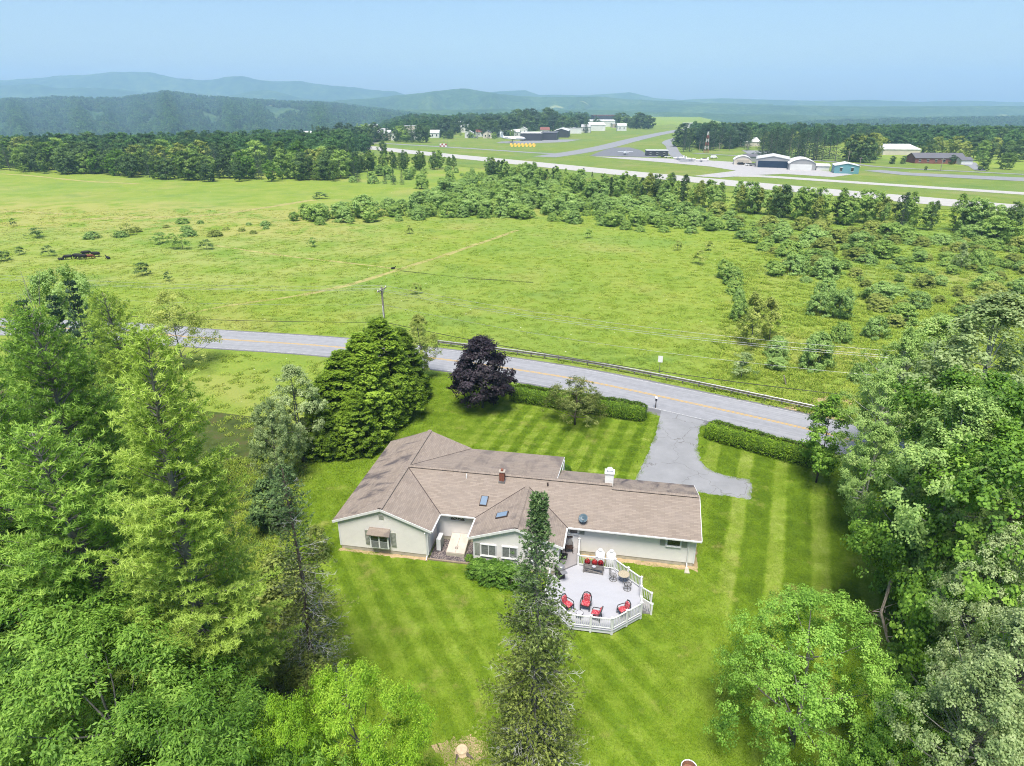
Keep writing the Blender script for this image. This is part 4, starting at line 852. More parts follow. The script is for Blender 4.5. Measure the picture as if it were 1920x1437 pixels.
M['bark'] = bark_mat('brown_bark', (0.07, 0.055, 0.045), (0.17, 0.14, 0.115)); M['bark_grey'] = bark_mat('grey_bark', (0.11, 0.105, 0.095), (0.25, 0.24, 0.22)); M['bark_pale'] = bark_mat('pale_poplar_bark', (0.30, 0.29, 0.26), (0.58, 0.57, 0.52), 4)
M['lichen'] = bark_mat('lichen_twigs', (0.30, 0.30, 0.27), (0.52, 0.52, 0.48))

PROTO = {}
def proto(key, crown, trunk, dead=None): PROTO[key] = (crown, trunk, dead)
def plant(key, name, label, cat, loc, leaf, bark='bark', rz=None, scale=1.0, group=None, trunk_part='trunk', zs=None):
    """place one tree: an Empty at the foot of the trunk with its own trunk and crown objects (mesh data shared)"""
    cr, tk, dd = PROTO[key]
    s = scale if hasattr(scale, '__len__') else (scale, scale, scale)
    t = thing(name, label, cat, loc, random.uniform(0, 6.28) if rz is None else rz, group); t.scale = s
    for nm, me, mt in ((trunk_part, tk, M[bark]), ('crown', cr, M['leaf_' + leaf]), ('dead_twig', dd, M['lichen'])):
        if me is None: continue
        if not me.materials: me.materials.append(None)
        o = bpy.data.objects.new(nm, me); COL.objects.link(o); o.parent = t
        o.material_slots[0].link = 'OBJECT'; o.material_slots[0].material = mt
    return t
def lighten(c): return c
proto('pineA', *pine_meshes('pine_a', 11, 25.3, 4.3, 2.5, 0.50, 10, 0.24, 0.036, 0.34, 1.55)); proto('pineB', *pine_meshes('pine_b', 12, 20, 4.8, 2.0, 0.52, 8, 0.26, 0.045, 0.28, 1.35))
proto('spruceF', *spruce_meshes('spruce_f', 21, 18.1, 2.95, 0.4, 0.26, 5, 0.16, 0.055, 0.2, 0.95, 2, 0.34, 0.86)); proto('snag', *spruce_meshes('snag', 22, 16, 2.5, 0.8, 0.40, 5, 0.16, 0.05, 0.2, 0.7, 1, 0.8, 0.5))
proto('ash', *tree_meshes('ash', 31, 11, 4.6, 1.5, 'round', 150, 10, 52, 0.155, 0.36, 0.95, 0.42, trunk=0.2, Tdown=True, shell=0.6))
proto('roundG', *tree_meshes('round_g', 32, 9.9, 5.4, 0.5, 'round', 170, 10, 34, 0.14, 0.6, 1.05, 0.38, trunk=0.2, lobes=0.10, inner=0.62))
proto('poplarA', *tree_meshes('poplar_a', 33, 18, 4.9, 5.0, 'oval', 165, 9, 27, 0.18, 0.8, 1.0, 0.42, trunk=0.32, limbs=90, lean=(0.8, -0.3), inner=0.25, lobes=0.32))
proto('poplarB', *tree_meshes('poplar_b', 34, 15, 3.8, 2.5, 'oval', 130, 9, 24, 0.19, 0.8, 1.0, 0.42, trunk=0.2, limbs=40, inner=0.35, lobes=0.3, stems=2))
proto('maple', *tree_meshes('maple', 35, 14, 5.5, 1.5, 'round', 170, 9, 30, 0.21, 0.8, 1.25, 0.5, trunk=0.28, inner=0.35))
proto('purple', *tree_meshes('purple', 36, 8.8, 3.7, 1.2, 'egg', 130, 9, 22, 0.24, 0.8, 0.95, 0.42, trunk=0.14, lobes=0.1, inner=0.45))
proto('cedar', *tree_meshes('cedar', 37, 13, 3.1, 0.0, 'cone', 300, 9, 24, 0.24, 0.5, 0.6, 0.30, trunk=0.2, lobes=0.07, inner=0.72, limbs=6))
proto('crab', *tree_meshes('crab', 38, 5.4, 3.1, 1.4, 'dome', 80, 8, 18, 0.15, 0.6, 0.75, 0.32, trunk=0.11, limbs=24))
proto('small', *tree_meshes('small_tree', 39, 8.9, 1.9, 1.4, 'egg', 60, 8, 22, 0.19, 0.7, 0.75, 0.34, trunk=0.1, lobes=0.3))
proto('bushA', *tree_meshes('bush_a', 41, 4.2, 2.2, 0.0, 'dome', 90, 7, 16, 0.25, 0.6, 0.62, 0.34, trunk=0.06, stems=4, limbs=8, inner=0.7, lobes=0.09)); proto('bushB', *tree_meshes('bush_b', 42, 5.0, 2.1, 0.2, 'oval', 80, 7, 16, 0.26, 0.6, 0.7, 0.36, trunk=0.07, stems=3, limbs=10, lobes=0.16, lean=(0.4, 0), inner=0.6))
proto('bushC', *tree_meshes('bush_c', 43, 3.0, 2.2, 0.0, 'dome', 70, 6, 16, 0.25, 0.6, 0.6, 0.34, trunk=0.05, stems=4, limbs=6, inner=0.7, lobes=0.1)); proto('sapling', *tree_meshes('sapling', 44, 3.6, 1.5, 0.9, 'dome', 26, 6, 10, 0.22, 0.5, 0.5, 0.26, trunk=0.05, limbs=14))
proto('midA', *tree_meshes('mid_a', 45, 12, 3.6, 1.0, 'oval', 80, 8, 13, 0.42, 0.65, 1.2, 0.5, trunk=0.16, limbs=12, lobes=0.3)); proto('midB', *tree_meshes('mid_b', 46, 12, 4.4, 0.8, 'round', 90, 8, 13, 0.45, 0.65, 1.3, 0.55, trunk=0.18, limbs=12, lobes=0.25))
proto('midC', *tree_meshes('mid_c', 47, 11, 2.6, 1.0, 'egg', 60, 8, 13, 0.40, 0.5, 1.0, 0.45, trunk=0.13, limbs=14, lobes=0.35, lean=(1.0, 0))); proto('midS', *spruce_meshes('mid_s', 48, 13, 2.7, 0.3, 0.7, 4, 0.34, 0.11, 0.16, 0.42))
proto('midP', *pine_meshes('mid_p', 49, 15, 3.8, 1.5, 1.1, 5, 0.5, 0.11, 0.2, 0.5))
proto('airy', *tree_meshes('airy', 51, 9, 3.6, 2.0, 'dome', 90, 7, 20, 0.17, 0.55, 0.9, 0.4, trunk=0.1, limbs=40, inner=0.3))
proto('twiggy', *tree_meshes('twiggy', 50, 9, 2.2, 2.0, 'oval', 40, 5, 2, 0.1, 0.4, 0.7, 0.3, trunk=0.09, limbs=38))
M['petal'] = leaf_mat('red_petals', (0.16, 0.006, 0.008), (0.35, 0.015, 0.02), (0.45, 0.04, 0.05), 0.2); M['pot'] = plain('white_pot', (0.6, 0.6, 0.65), 0.5)
def blossom(label, x, seed):
    t = on_deck('potted_flower', label, 'flowers', 20.7+x, 0.3, 0, DZ+0.5, 'red flowers in the planter stand')
    MB().lathe([(0.09,0),(0.13,0.2),(0.12,0.2),(0.0,0.19)], 10).build('pot', M['flash'], t)
    r = np.random.default_rng(seed); n = 240; P = r.normal(0, 1, (n, 3)); P /= np.linalg.norm(P, axis=1)[:, None]; N = P.copy(); P = P * np.array([0.2, 0.18, 0.24]) + [0, 0, 0.38]
    V, F = leaf_quads(P, N, np.full(n, 0.09), np.full(n, 0.075), r); link('flower_head', np_mesh('flower_head', V, F, M['petal'], r.uniform(0.2, 0.8, n)), t)
blossom('red potted flowers at the left end of the planter stand', -0.5, 1); blossom('red potted flowers in the middle of the planter stand', 0.05, 2); blossom('red potted flowers at the right end of the planter stand', 0.5, 3)
sg = on_deck('oval_sign', 'small white oval plaque on the front of the planter stand', 'plaque', 20.72, 0.02, 0, DZ+0.72); MB().at((0,0,0), rx=math.pi/2).lathe([(0,0),(0.13,0),(0.13,0.02),(0,0.025)], 14).build('disc', M['pot'], sg)
for o in sg.children: o.scale = (1.2, 1, 0.8)
M['char'] = plain('charcoal_metal', (0.02, 0.02, 0.022), 0.5, 0.2)
rk = on_deck('rocking_chair', 'dark brown rocking chair by the back door on the landing', 'chair', 18.65, 2.25, math.radians(12), DZ+0.13); M['brown'] = plain('dark_brown_wood', (0.035, 0.02, 0.016), 0.6, 0.2)
MB().box(-0.28,0.28,-0.25,0.27,0.38,0.43).build('seat', M['brown'], rk); b = MB()
for k in range(-3, 4): b.tube([(k*0.08,0.26,0.42),(k*0.08,0.42,1.05)], 0.016, 4)
b.bar((-0.3,0.43,1.07),(0.3,0.43,1.07),0.04,0.12).build('backrest', M['brown'], rk)
for s in (-1, 1):
    MB().tube([(s*0.27,-0.42,0.1),(s*0.27,-0.2,0.03),(s*0.27,0.15,0.02),(s*0.27,0.5,0.12)], 0.022, 5).build('rocker', M['brown'], rk)
    MB().tube([(s*0.27,-0.22,0.03),(s*0.27,-0.22,0.62),(s*0.29,0.34,0.66)], 0.02, 5).build('arm', M['brown'], rk); MB().tube([(s*0.27,0.2,0.03),(s*0.27,0.24,0.42)], 0.02, 5).build('leg', M['brown'], rk)
mt = on_deck('door_mat', 'black rubber door mat on the landing', 'mat', 18.35, 1.55, 0, DZ+0.135); MB().pillow((0,0,0.012),(0.5,0.8,0.024),0.2).build('pad', M['char'], mt)
gl = on_deck('gas_grill', 'grey gas grill with closed lid behind the spruce on the deck', 'grill', 18.25, -0.75, math.radians(-55)); M['grill_lid'] = plain('grill_lid_grey', (0.3,0.3,0.31),0.4,0.2,4,0.5,0.5)
MB().pillow((0,0,0.95),(0.75,0.55,0.42),0.6).build('lid', M['grill_lid'], gl, True); MB().box(-0.34,0.34,-0.24,0.24,0.12,0.82).build('cabinet', M['char'], gl)
for s in (-1, 1): MB().box(s*0.56-0.2,s*0.56+0.2,-0.22,0.22,0.82,0.86).build('side_shelf', M['grill_lid'], gl)
for sx in (-1, 1):
    for sy in (-1, 1): MB().tube([(sx*0.3-0.02,sy*0.2,0.06),(sx*0.3+0.02,sy*0.2,0.06)],0.06,10).build('wheel', M['char'], gl)
def tank(label, x, y):
    t = thing('propane_tank', label, 'gas tank', hw(x, y), HROT, 'white propane tanks by the garage wall')
    MB().lathe([(0.2,0.02),(0.34,0.1),(0.38,0.2),(0.38,1.12),(0.34,1.24),(0.22,1.34),(0.1,1.38)], 20).build('body', M['white_metal'], t, True)
    MB().lathe([(0.15,1.33),(0.16,1.5),(0.17,1.52),(0.12,1.56),(0.0,1.57)], 14).build('valve_hood', M['white_metal'], t, True); MB().lathe([(0.3,0.0),(0.3,0.08),(0.26,0.08)], 14).build('foot_ring', M['steel'], t)
tank('white upright propane tank nearer the deck landing', 21.1, 1.7); tank('white upright propane tank, right one of the pair', 21.95, 1.72)
# ---------------------------------------------------------------- trees round the house
def top_tree(u, v, Y, key, Hp, name, label, leaf, bark='bark', xy=1.0, cat='tree', group=None, rz=None):
    p = pp(u, v, Y); k = p.z / Hp
    return plant(key, name, label, cat, (p.x, Y, 0), leaf, bark, rz, (k*xy, k*xy, k), group)
def foot_tree(u, vb, vt, key, Hp, name, label, leaf, bark='bark', xy=1.0, cat='tree', group=None, rz=None):
    b = gp(u, vb); k = top_z(u, vt, b.y) / Hp
    return plant(key, name, label, cat, b, leaf, bark, rz, (k*xy, k*xy, k), group)
plant('pineA', 'white_pine', 'tallest white pine at left, feathery light green, in front of the road bend', 'pine tree', (-16.1, 23.0, 0), 'pine', 'bark_grey', 0.0).rotation_euler = (0, 0.104, 0)
for q, lab in (((38, 590, 34), 'broad white pine at the far left edge below the dark spruces'), ((190, 548, 48), 'white pine whose top stands just left of the road end'), ((110, 640, 40), 'white pine between the two tall pines at the left edge'),
               ((70, 800, 25), 'near white pine at the left edge with drooping bright boughs'), ((-70, 690, 27), 'white pine half outside the left edge of the view'), ((12, 572, 60), 'white pine at the left edge hiding the end of the road'), ((165, 590, 70), 'white pine standing right before the left end of the road'), ((268, 735, 46), 'slender white pine close behind the tallest pine')):
    top_tree(*q, 'pineB', 20, 'white_pine', lab, 'pine' if q[0] > 100 else 'pine2', 'bark_grey', 1.0 if q[1] < 700 else 1.15, 'pine tree', 'white pines left of the house')
plant('snag', 'dying_spruce', 'half-dead spruce with grey lichen twigs at the left edge of the back lawn', 'spruce tree', (-11.6, 28.7, 0), 'oldspruce', 'bark')
plant('spruceF', 'spruce_tree', 'tall twin-topped spruce in front of the deck, blue-green above and brownish below', 'spruce tree', (1.1, 23.3, 0), 'oldspruce', 'bark_grey', 0.5)
for q, xy, lab in (((45, 1120, 22), 1.1, 'ash tree with drooping green leaves in the bottom left corner'), ((175, 1225, 18.5), 0.9, 'ash tree nearest the camera at bottom left'), ((-40, 1010, 26), 1.0, 'ash tree half hidden at the left edge under the pines'), ((300, 1345, 16), 0.8, 'low ash tree right of the bottom left corner')):
    top_tree(*q, 'ash', 11, 'ash_tree', lab, 'ash', 'bark_grey', xy, 'tree', 'ash trees at the lower left')
top_tree(660, 1272, 19.0, 'ash', 11, 'ash_tree', 'bright lime green young ash at the bottom edge left of the spruce', 'lime', 'bark_grey', 0.52, rz=1.0)
top_tree(525, 1325, 18.0, 'ash', 11, 'ash_tree', 'smaller lime green ash beside the bright one at the bottom edge', 'lime', 'bark_grey', 0.42, rz=2.2)
plant('roundG', 'rounded_tree', 'full rounded light green tree on the lawn at bottom right', 'tree', (15.7, 25.6, 0), 'round', 'bark_grey', 0.2, (0.80, 0.80, 0.96))
plant('poplarA', 'poplar_tree', 'big poplar with pale forked trunk at the right edge of the lawn', 'poplar tree', (26.6, 33.4, 0), 'poplar', 'bark_pale', 2.6, (0.78, 0.78, 1.0))
for q, key, hp, xy, lf, lab in (((1665, 690, 49), 'poplarA', 18, 0.7, 'poplar', 'poplar behind the big poplar, beside the end of the hedge'), ((1705, 618, 54), 'poplarA', 18, 0.7, 'poplar', 'taller poplar behind, its top above the roadside bushes at right'), ((1765, 600, 58), 'poplarB', 15, 1.0, 'poplar', 'poplar at right whose crown touches the wet meadow'),
               ((1890, 560, 50), 'poplarB', 15, 1.15, 'silver', 'thin wind-blown poplar with white stems at the right edge'), ((1655, 800, 45), 'poplarB', 15, 0.8, 'poplar', 'bushy poplar leaning over the lawn edge at right')):
    top_tree(*q, key, hp, 'poplar_tree', lab, lf, 'bark_pale', xy, 'poplar tree', 'poplars right of the lawn')
for q, lab, xy in (((1870, 712, 36), 'dark green maple at the right edge behind the poplar', 0.72), ((1935, 830, 30), 'dark maple cut by the right edge of the view', 0.75)):
    top_tree(*q, 'maple', 14, 'maple_tree', lab, 'maple', 'bark', xy, 'maple tree', 'dark maples at the right')
for q, lab in (((1885, 990, 27), 'silvery leaved tree at the right edge below the dark maple'), ((1945, 1120, 20), 'silvery leaved tree in the bottom right corner'), ((1865, 1235, 18.5), 'low silvery tree near the bottom right corner')):
    top_tree(*q, 'poplarA', 18, 'aspen_tree', lab, 'silver', 'bark_grey', 0.62, 'tree', 'silvery trees at the lower right')
top_tree(1745, 1305, 20.5, 'maple', 14, 'leafy_bush', 'dark green bush at the bottom edge right of the rounded tree', 'maple', 'bark', 0.6, 'bush'); top_tree(1690, 1215, 29.5, 'maple', 14, 'leafy_bush', 'bright green bush under the poplar trunk', 'maple', 'bark', 0.8, 'bush')
top_tree(1800, 1090, 32, 'maple', 14, 'leafy_bush', 'shaded green bush behind the poplar trunk', 'maple', 'bark', 0.8, 'bush')
for q, xy, lf, lab in (((520, 1060, 33), 0.8, 'olive', 'olive bush under the half-dead spruce, upper one'), ((480, 1190, 29), 0.8, 'olive', 'olive bush between the tall pine and the half-dead spruce'), ((575, 1235, 27.5), 0.6, 'olive', 'olive bush at the foot of the half-dead spruce'), ((400, 1250, 26), 0.9, 'wood', 'dark bush at the foot of the tallest pine'), ((250, 1130, 30), 1.2, 'wood', 'dark bush in shade left of the tallest pine trunk'), ((500, 905, 46), 0.9, 'wood', 'dark bush between pine and cedars at the lawn edge'), ((590, 985, 42), 0.55, 'olive', 'grey-green bush left of the house corner')):
    top_tree(*q, 'bushB', 5.0, 'understory_bush', lab, lf, 'bark', xy, 'bush', 'bushes under the pines')
for q, lab in (((132, 528, 60), 'dark spruce at far left, right of the bare tree'), ((98, 556, 57), 'dark spruce at far left in front of the round tree'), ((42, 564, 54), 'dark narrow spruce nearest the left edge'), ((505, 880, 47), 'small dark spruce between the willow and the tall pine')):
    top_tree(*q, 'midS', 13, 'dark_spruce', lab, 'dkspruce', 'bark', 0.75, 'spruce tree', 'dark spruces at the left')
top_tree(105, 508, 66, 'maple', 14, 'roadside_tree', 'grey-green round tree behind the dark spruces at far left', 'willow', 'bark_grey', 0.6); top_tree(315, 548, 82, 'airy', 9, 'roadside_tree', 'light airy olive tree in front of the road at left', 'olive', 'bark_grey', 1.0)
top_tree(48, 505, 62, 'twiggy', 9, 'bare_tree', 'leafless grey tree at the far left edge', 'olive', 'bark_grey', 0.9)
top_tree(545, 688, 57, 'poplarB', 15, 'willow_tree', 'soft grey-green willow beside the tall cedars', 'silver', 'bark_grey', 0.85, 'willow tree', rz=0.4); top_tree(500, 755, 53, 'maple', 14, 'willow_tree', 'low grey-green willow in front of the taller willow', 'silver', 'bark_grey', 0.6, 'willow tree')
for u, vb, vt, lab in ((622, 838, 705, 'leftmost cedar of the big green group by the house'), (655, 826, 660, 'second cedar from the left in the big group'), (690, 808, 628, 'middle cedar of the big group'), (725, 782, 600, 'tallest cedar of the group, in front of the utility pole'), (758, 748, 617, 'rightmost cedar of the group, nearest the road'), (672, 846, 735, 'lowest cedar in front of the group, next to the house roof'), (608, 852, 745, 'small cedar at the left foot of the group')):
    foot_tree(u, vb, vt, 'cedar', 13, 'cedar_tree', lab, 'cedar', 'bark', 1.55, 'cedar tree', 'tall cedars left of the house')
foot_tree(790, 712, 592, 'poplarB', 15, 'thin_tree', 'thin brownish tree behind the cedars beside the road', 'olive', 'bark_grey', 0.85)
plant('purple', 'purple_maple', 'dark purple maple on the front lawn near the road', 'maple tree', gp(905, 765), 'purple', 'bark_grey', 0.3, (1.0, 1.0, 1.0))
plant('crab', 'crabapple_tree', 'small bronze-green crabapple on the front lawn before the hedge', 'fruit tree', gp(1078, 797), 'crab', 'bark', 1.1, (1.02, 1.02, 1.0))
foot_tree(1530, 905, 745, 'small', 8.9, 'young_tree', 'slim dark green young tree at the end of the right hedge', 'maple', 'bark', 1.0)

def hedge(label, P0, P1, hw_, h, seed):
    d = P1 - P0; Ln = d.length; ang = math.atan2(d.y, d.x); t = thing('hedge', label, 'hedge', P0, ang, 'clipped hedges along the road')
    r = np.random.default_rng(seed); n = int(Ln * 1500)
    x = r.uniform(-0.2, Ln + 0.2, n); th = r.uniform(0, np.pi, n); sp = lambda q, e: np.sign(q) * np.abs(q) ** e
    yy = hw_ * sp(np.cos(th), 0.45); zz = h * sp(np.sin(th), 0.5); bump = 1 + 0.025*np.sin(x*1.7+seed) + 0.02*np.sin(x*4.3) + r.normal(0, 0.04, n)
    end = np.clip(np.minimum(x + 0.2, Ln + 0.2 - x) / 0.9, 0.0, 1) ** 0.35
    P = np.stack([x, yy*bump*(0.55 + 0.45*end), np.maximum(0.05, zz*bump*(0.8 + 0.2*end))], 1); N = np.stack([r.normal(0, 0.5, n), yy*1.2, zz*0.9], 1) + r.normal(0, 0.5, (n, 3))
    m = 600; xe = r.choice([-0.2, Ln + 0.2], m) ; Pe = np.stack([xe + r.normal(0, .08, m), r.uniform(-0.6, 0.6, m)*hw_, r.uniform(0.02, 0.85, m)*h], 1); P = np.concatenate([P, Pe]); N = np.concatenate([N, np.stack([np.sign(xe - 1), r.normal(0, .5, m), r.normal(0.3, .5, m)], 1)])
    cl = 0.04*np.sin(P[:, 0]*3.1) + 0.05*np.sin(P[:, 0]*7.7 + P[:, 1]*6) 
    L = r.uniform(0.10, 0.2, len(P)); V, F = leaf_quads(P, N, L, L*0.6, r); link('foliage', np_mesh('foliage', V, F, M['leaf_hedge'], np.clip(0.5 + cl + r.normal(0, 0.16, len(P)), 0, 1)), t)
    MB().box(0.3, Ln-0.3, -hw_*0.7, hw_*0.7, 0, h*0.85).build('core', M['wood_floor'], t)
hedge('clipped green hedge between the purple maple and the driveway', gp(962, 748), gp(1206, 786), 1.15, 1.75, 5); hedge('clipped green hedge right of the driveway along the road', gp(1328, 818), gp(1545, 878), 1.1, 1.75, 6)
for u, v, k, lab in ((900, 1080, 0.34, 'leafy flower bush left of the sunroom windows'), (925, 1087, 0.38, 'leafy flower bush in the middle below the sunroom'), (952, 1092, 0.40, 'leafy flower bush below the sunroom, nearest the spruce'), (980, 1096, 0.36, 'leafy flower bush behind the spruce below the sunroom')):
    plant('bushA', 'flower_bush', lab, 'bush', gp(u, v), 'ash', 'bark', None, (k*1.3, k*1.0, k), 'bushes under the sunroom')
for u, v, k, lab in ((880, 1050, 0.16, 'small weed at the corner of the sunroom'), (1062, 883, 0.2, 'small shrub behind the porch roof')): plant('bushC', 'small_shrub', lab, 'shrub', gp(u, v), 'ash', 'bark', None, k)

# ---------------------------------------------------------------- shrubs of the pasture and the wet meadow
SH = [('bushA', 4.2, 'willow'), ('bushB', 5.0, 'shrub'), ('bushC', 3.0, 'willow'), ('bushA', 4.2, 'shrub'), ('bushB', 5.0, 'willow'), ('bushC', 3.0, 'shrub')]
def px_shrub(u, vb, vt, w, label, kind=None, name='field_shrub', group=None, leaf=None, bark='bark_grey'):
    """w: width in photo pixels"""
    b = gp(u, vb); Hh = top_z(u, vt, b.y); key, hp, lf = SH[kind if kind is not None else random.randrange(6)]
    R0 = {'bushA': 2.5, 'bushB': 2.5, 'bushC': 2.3, 'sapling': 1.5, 'midC': 2.9, 'midB': 4.6}[key]; k = Hh/hp; s = (w/2*b.y/FPX*1.06)/R0
    plant(key, name, label, 'shrub', b, leaf or lf, bark, None, (s, s, k), group)
for a in ((1456, 668, 633, 46, 'round bush left of the big round bush by the guardrail'), (1527, 690, 627, 62, 'big round bush standing alone in the wet meadow near the road'), (1455, 692, 670, 42, 'low yellow-green bush in front of the two tall bushes'), (1545, 560, 523, 42, 'rearmost bush of a group of three in the wet meadow'), (1535, 590, 552, 44, 'left bush of a group of three in the wet meadow'),
          (1575, 597, 540, 44, 'right bush of a group of three in the wet meadow'), (1548, 520, 484, 58, 'broad dark mounded bush in the middle of the wet meadow'), (1490, 512, 480, 50, 'mounded bush left of the broad dark one'), (1478, 482, 452, 46, 'mounded bush behind, left of the thicket'), (1525, 490, 468, 44, 'mounded bush just behind the broad dark one'),
          (1617, 482, 457, 40, 'dark round bush right of the mounded group'), (1830, 505, 470, 34, 'grey-green bush beside the pale tall one'), (1640, 632, 596, 44, 'soft grey bush at right of the wet meadow, near the poplars'), (1575, 640, 606, 40, 'grey-green bush below the group of three'), (1690, 605, 570, 56, 'wide bush before the poplars in the wet meadow'), (1650, 565, 530, 52, 'spreading bush at centre right of the wet meadow'), (1720, 575, 548, 46, 'spreading bush right of the other in the wet meadow'), (1610, 715, 683, 40, 'pale grey willow bush by the guardrail end'),
          (1357, 522, 487, 30, 'top bush of the row along the old fence line'), (1374, 533, 502, 36, 'second bush of the row along the old fence line'), (1376, 550, 527, 34, 'third bush of the row along the old fence line'), (1385, 566, 542, 22, 'fourth bush of the row along the old fence line'), (1385, 600, 562, 36, 'dark bush beside the two tall leaning bushes')):
    px_shrub(*a, group='bushes of the wet meadow')
for u, vb, vt, lab in ((1408, 650, 553, 'tall leaning bush at the edge of the hay field, left of the pair'), (1442, 640, 560, 'tall leaning bush at the edge of the hay field, right of the pair')): foot_tree(u, vb, vt, 'midC', 11, 'tall_bush', lab, 'olive', 'bark_grey', 1.0, 'bush', 'tall leaning bushes'); 
foot_tree(1800, 505, 457, 'midC', 11, 'tall_bush', 'pale tall bush alone in the wet meadow', 'silver', 'bark_grey', 0.9, 'bush')
for u, vb, vt, w, lf, lab in ((1390, 708, 662, 50, 'silver', 'thin pale sapling behind the guardrail'), (268, 517, 493, 30, 'wood', 'small round tree alone in the pasture'), (315, 528, 510, 14, 'wood', 'tiny shrub beside the lone pasture tree'), (325, 467, 438, 26, 'shrub', 'left tree of a trio in the pasture'), (343, 468, 440, 28, 'shrub', 'right tree of a trio in the pasture'), (388, 468, 450, 24, 'wood', 'small dark tree right of the trio'),
                              (300, 457, 437, 30, 'shrub', 'bush left of the trio in the pasture'), (70, 446, 428, 30, 'wood', 'dark bush at left of the pasture'), (93, 481, 461, 22, 'wood', 'round bush left of the cows'), (38, 478, 463, 18, 'wood', 'small bush far left of the cows'), (26, 425, 410, 10, 'wood', 'thin sapling at the far left of the pasture'), (240, 442, 420, 22, 'olive', 'brown-grey bare bush in the damp strip'), (218, 446, 432, 14, 'shrub', 'small bush beside the bare bush'), (5, 490, 472, 30, 'wood', 'bush at the left edge behind the spruces'),
                              (600, 373, 361, 26, 'wood', 'dark bush on the bare patch of the far pasture'), (587, 463, 446, 18, 'shrub', 'shrub alone in the middle of the hay field'), (768, 439, 423, 16, 'olive', 'thin shrub at the top of the hay field'), (45, 325, 311, 20, 'woodlt', 'bright bush before the woods at far left'), (1310, 496, 470, 26, 'olive', 'brown-grey round bush in the hay field'), (1328, 470, 452, 20, 'olive', 'small bush at the corner of the hay field'), (1270, 470, 452, 16, 'olive', 'thin bush in the hay field near the thicket'), (1102, 447, 430, 18, 'shrub', 'small tree at the thicket edge'), (780, 552, 531, 22, 'olive', 'orange-brown dead sapling in the hay field'), (660, 420, 408, 12, 'shrub', 'small bush on the hedgerow front')):
    SH.append(('sapling', 3.6, lf)); px_shrub(u, vb, vt, w, lab, len(SH)-1, 'lone_bush', 'lone bushes in the fields')

def poly_px(pts): return np.array([gp(*q)[:2] for q in pts])
def inside(P, poly):
    x, y = P[:, 0], P[:, 1]; c = np.zeros(len(P), bool); j = len(poly) - 1
    for i in range(len(poly)):
        xi, yi = poly[i]; xj, yj = poly[j]; h = ((yi > y) != (yj > y)) & (x < (xj-xi)*(y-yi)/(yj-yi+1e-12) + xi); c ^= h; j = i
    return c
def sample(poly, n, gap=0.0, seed=0):
    r = np.random.default_rng(seed); lo, hi = poly.min(0), poly.max(0); out = []; tries = 0
    while len(out) < n and tries < 60:
        tries += 1; P = r.uniform(lo, hi, (n*4, 2)); P = P[inside(P, poly)]
        for p in P:
            if len(out) >= n: break
            if gap and out and np.min(np.sum((np.array(out) - p)**2, 1)) < gap*gap: continue
            out.append(p)
    return np.array(out)
HUE = dict(willow='grey-green', shrub='mid-green', olive='olive', wood='dark green', woodlt='bright green', ash='fresh green', poplar='soft green', dkspruce='blackish green', silver='pale')
def size_word(k, a, b): return 'small' if k < a else 'large' if k > b else 'mid-sized'
def where(u, marks):
    for lim, txt in marks:
        if u < lim: return txt
    return marks[-1][1]
def thicket_label(p, k, lf):
    u, v = to_px((*p, 0)); m_ = np.interp(u, [560, 860, 1340], [406, 382, 418]); row = 'rear' if v < m_ - 11 else 'front' if v > m_ + 9 else 'middle'
    return f"{size_word(k, .85, 1.15)} {HUE[lf]} willow shrub, {row} of the long thicket, " + where(u, ((620, 'far left end'), (690, 'left end'), (760, 'left of grove'), (830, 'below grove left'), (900, 'below grove right'), (970, 'below belt start'), (1050, 'above track end'), (1140, 'above hay field'), (1230, 'right part'), (9e9, 'right end')))
def meadow_label(p, k, lf):
    u, v = to_px((*p, 0)); return f"{size_word(k, .4, .75)} {HUE[lf]} low shrub, {'farthest' if v < 440 else 'far' if v < 475 else 'middle' if v < 530 else 'near'} part of the wet meadow, " + where(u, ((1390, 'along hay field'), (1450, 'near fence line'), (1500, 'left of mounded bushes'), (1550, 'near mounded bushes'), (1650, 'right of mounded bushes'), (1750, 'before poplar tops'), (1850, 'near pale bush'), (9e9, 'right edge')))
Z1 = poly_px([(520, 418), (640, 398), (760, 380), (860, 352), (960, 350), (1060, 368), (1200, 385), (1340, 405), (1340, 440), (1230, 440), (1100, 425), (1000, 412), (880, 408), (740, 415), (600, 424)])
for i, p in enumerate(sample(Z1, 215, 2.8, 3)):
    key, hp, lf = SH[i % 6]; k = random.uniform(0.5, 1.15)*(1.45 if i % 4 == 0 else 1.0); plant(key, 'willow_shrub', thicket_label(p, k, lf), 'shrub', (*p, 0), lf, 'bark_grey', None, (k*1.1, k*1.1, k*0.95), 'shrubs of the long thicket')
Z2 = poly_px([(1340, 400), (1500, 430), (1700, 440), (1920, 450), (2050, 470), (2050, 620), (1760, 640), (1640, 600), (1600, 545), (1450, 520), (1400, 470)])
for i, p in enumerate(sample(Z2, 200, 2.6, 4)):
    key, hp, lf = SH[i % 6]; k = random.choice((0.35, 0.4, 0.5, 0.6, 0.8)) * random.uniform(0.7, 1.3) * (1.5 if p[1] > 165 else 1.0); plant(key, 'meadow_shrub', meadow_label(p, k, lf if i % 3 else 'olive'), 'shrub', (*p, 0), lf if i % 3 else 'olive', 'bark_grey', None, (k*1.25, k*1.25, k*0.85), 'shrubs of the wet meadow')
Z3 = poly_px([(640, 345), (700, 330), (860, 320), (930, 330), (930, 352), (850, 360), (720, 350)])
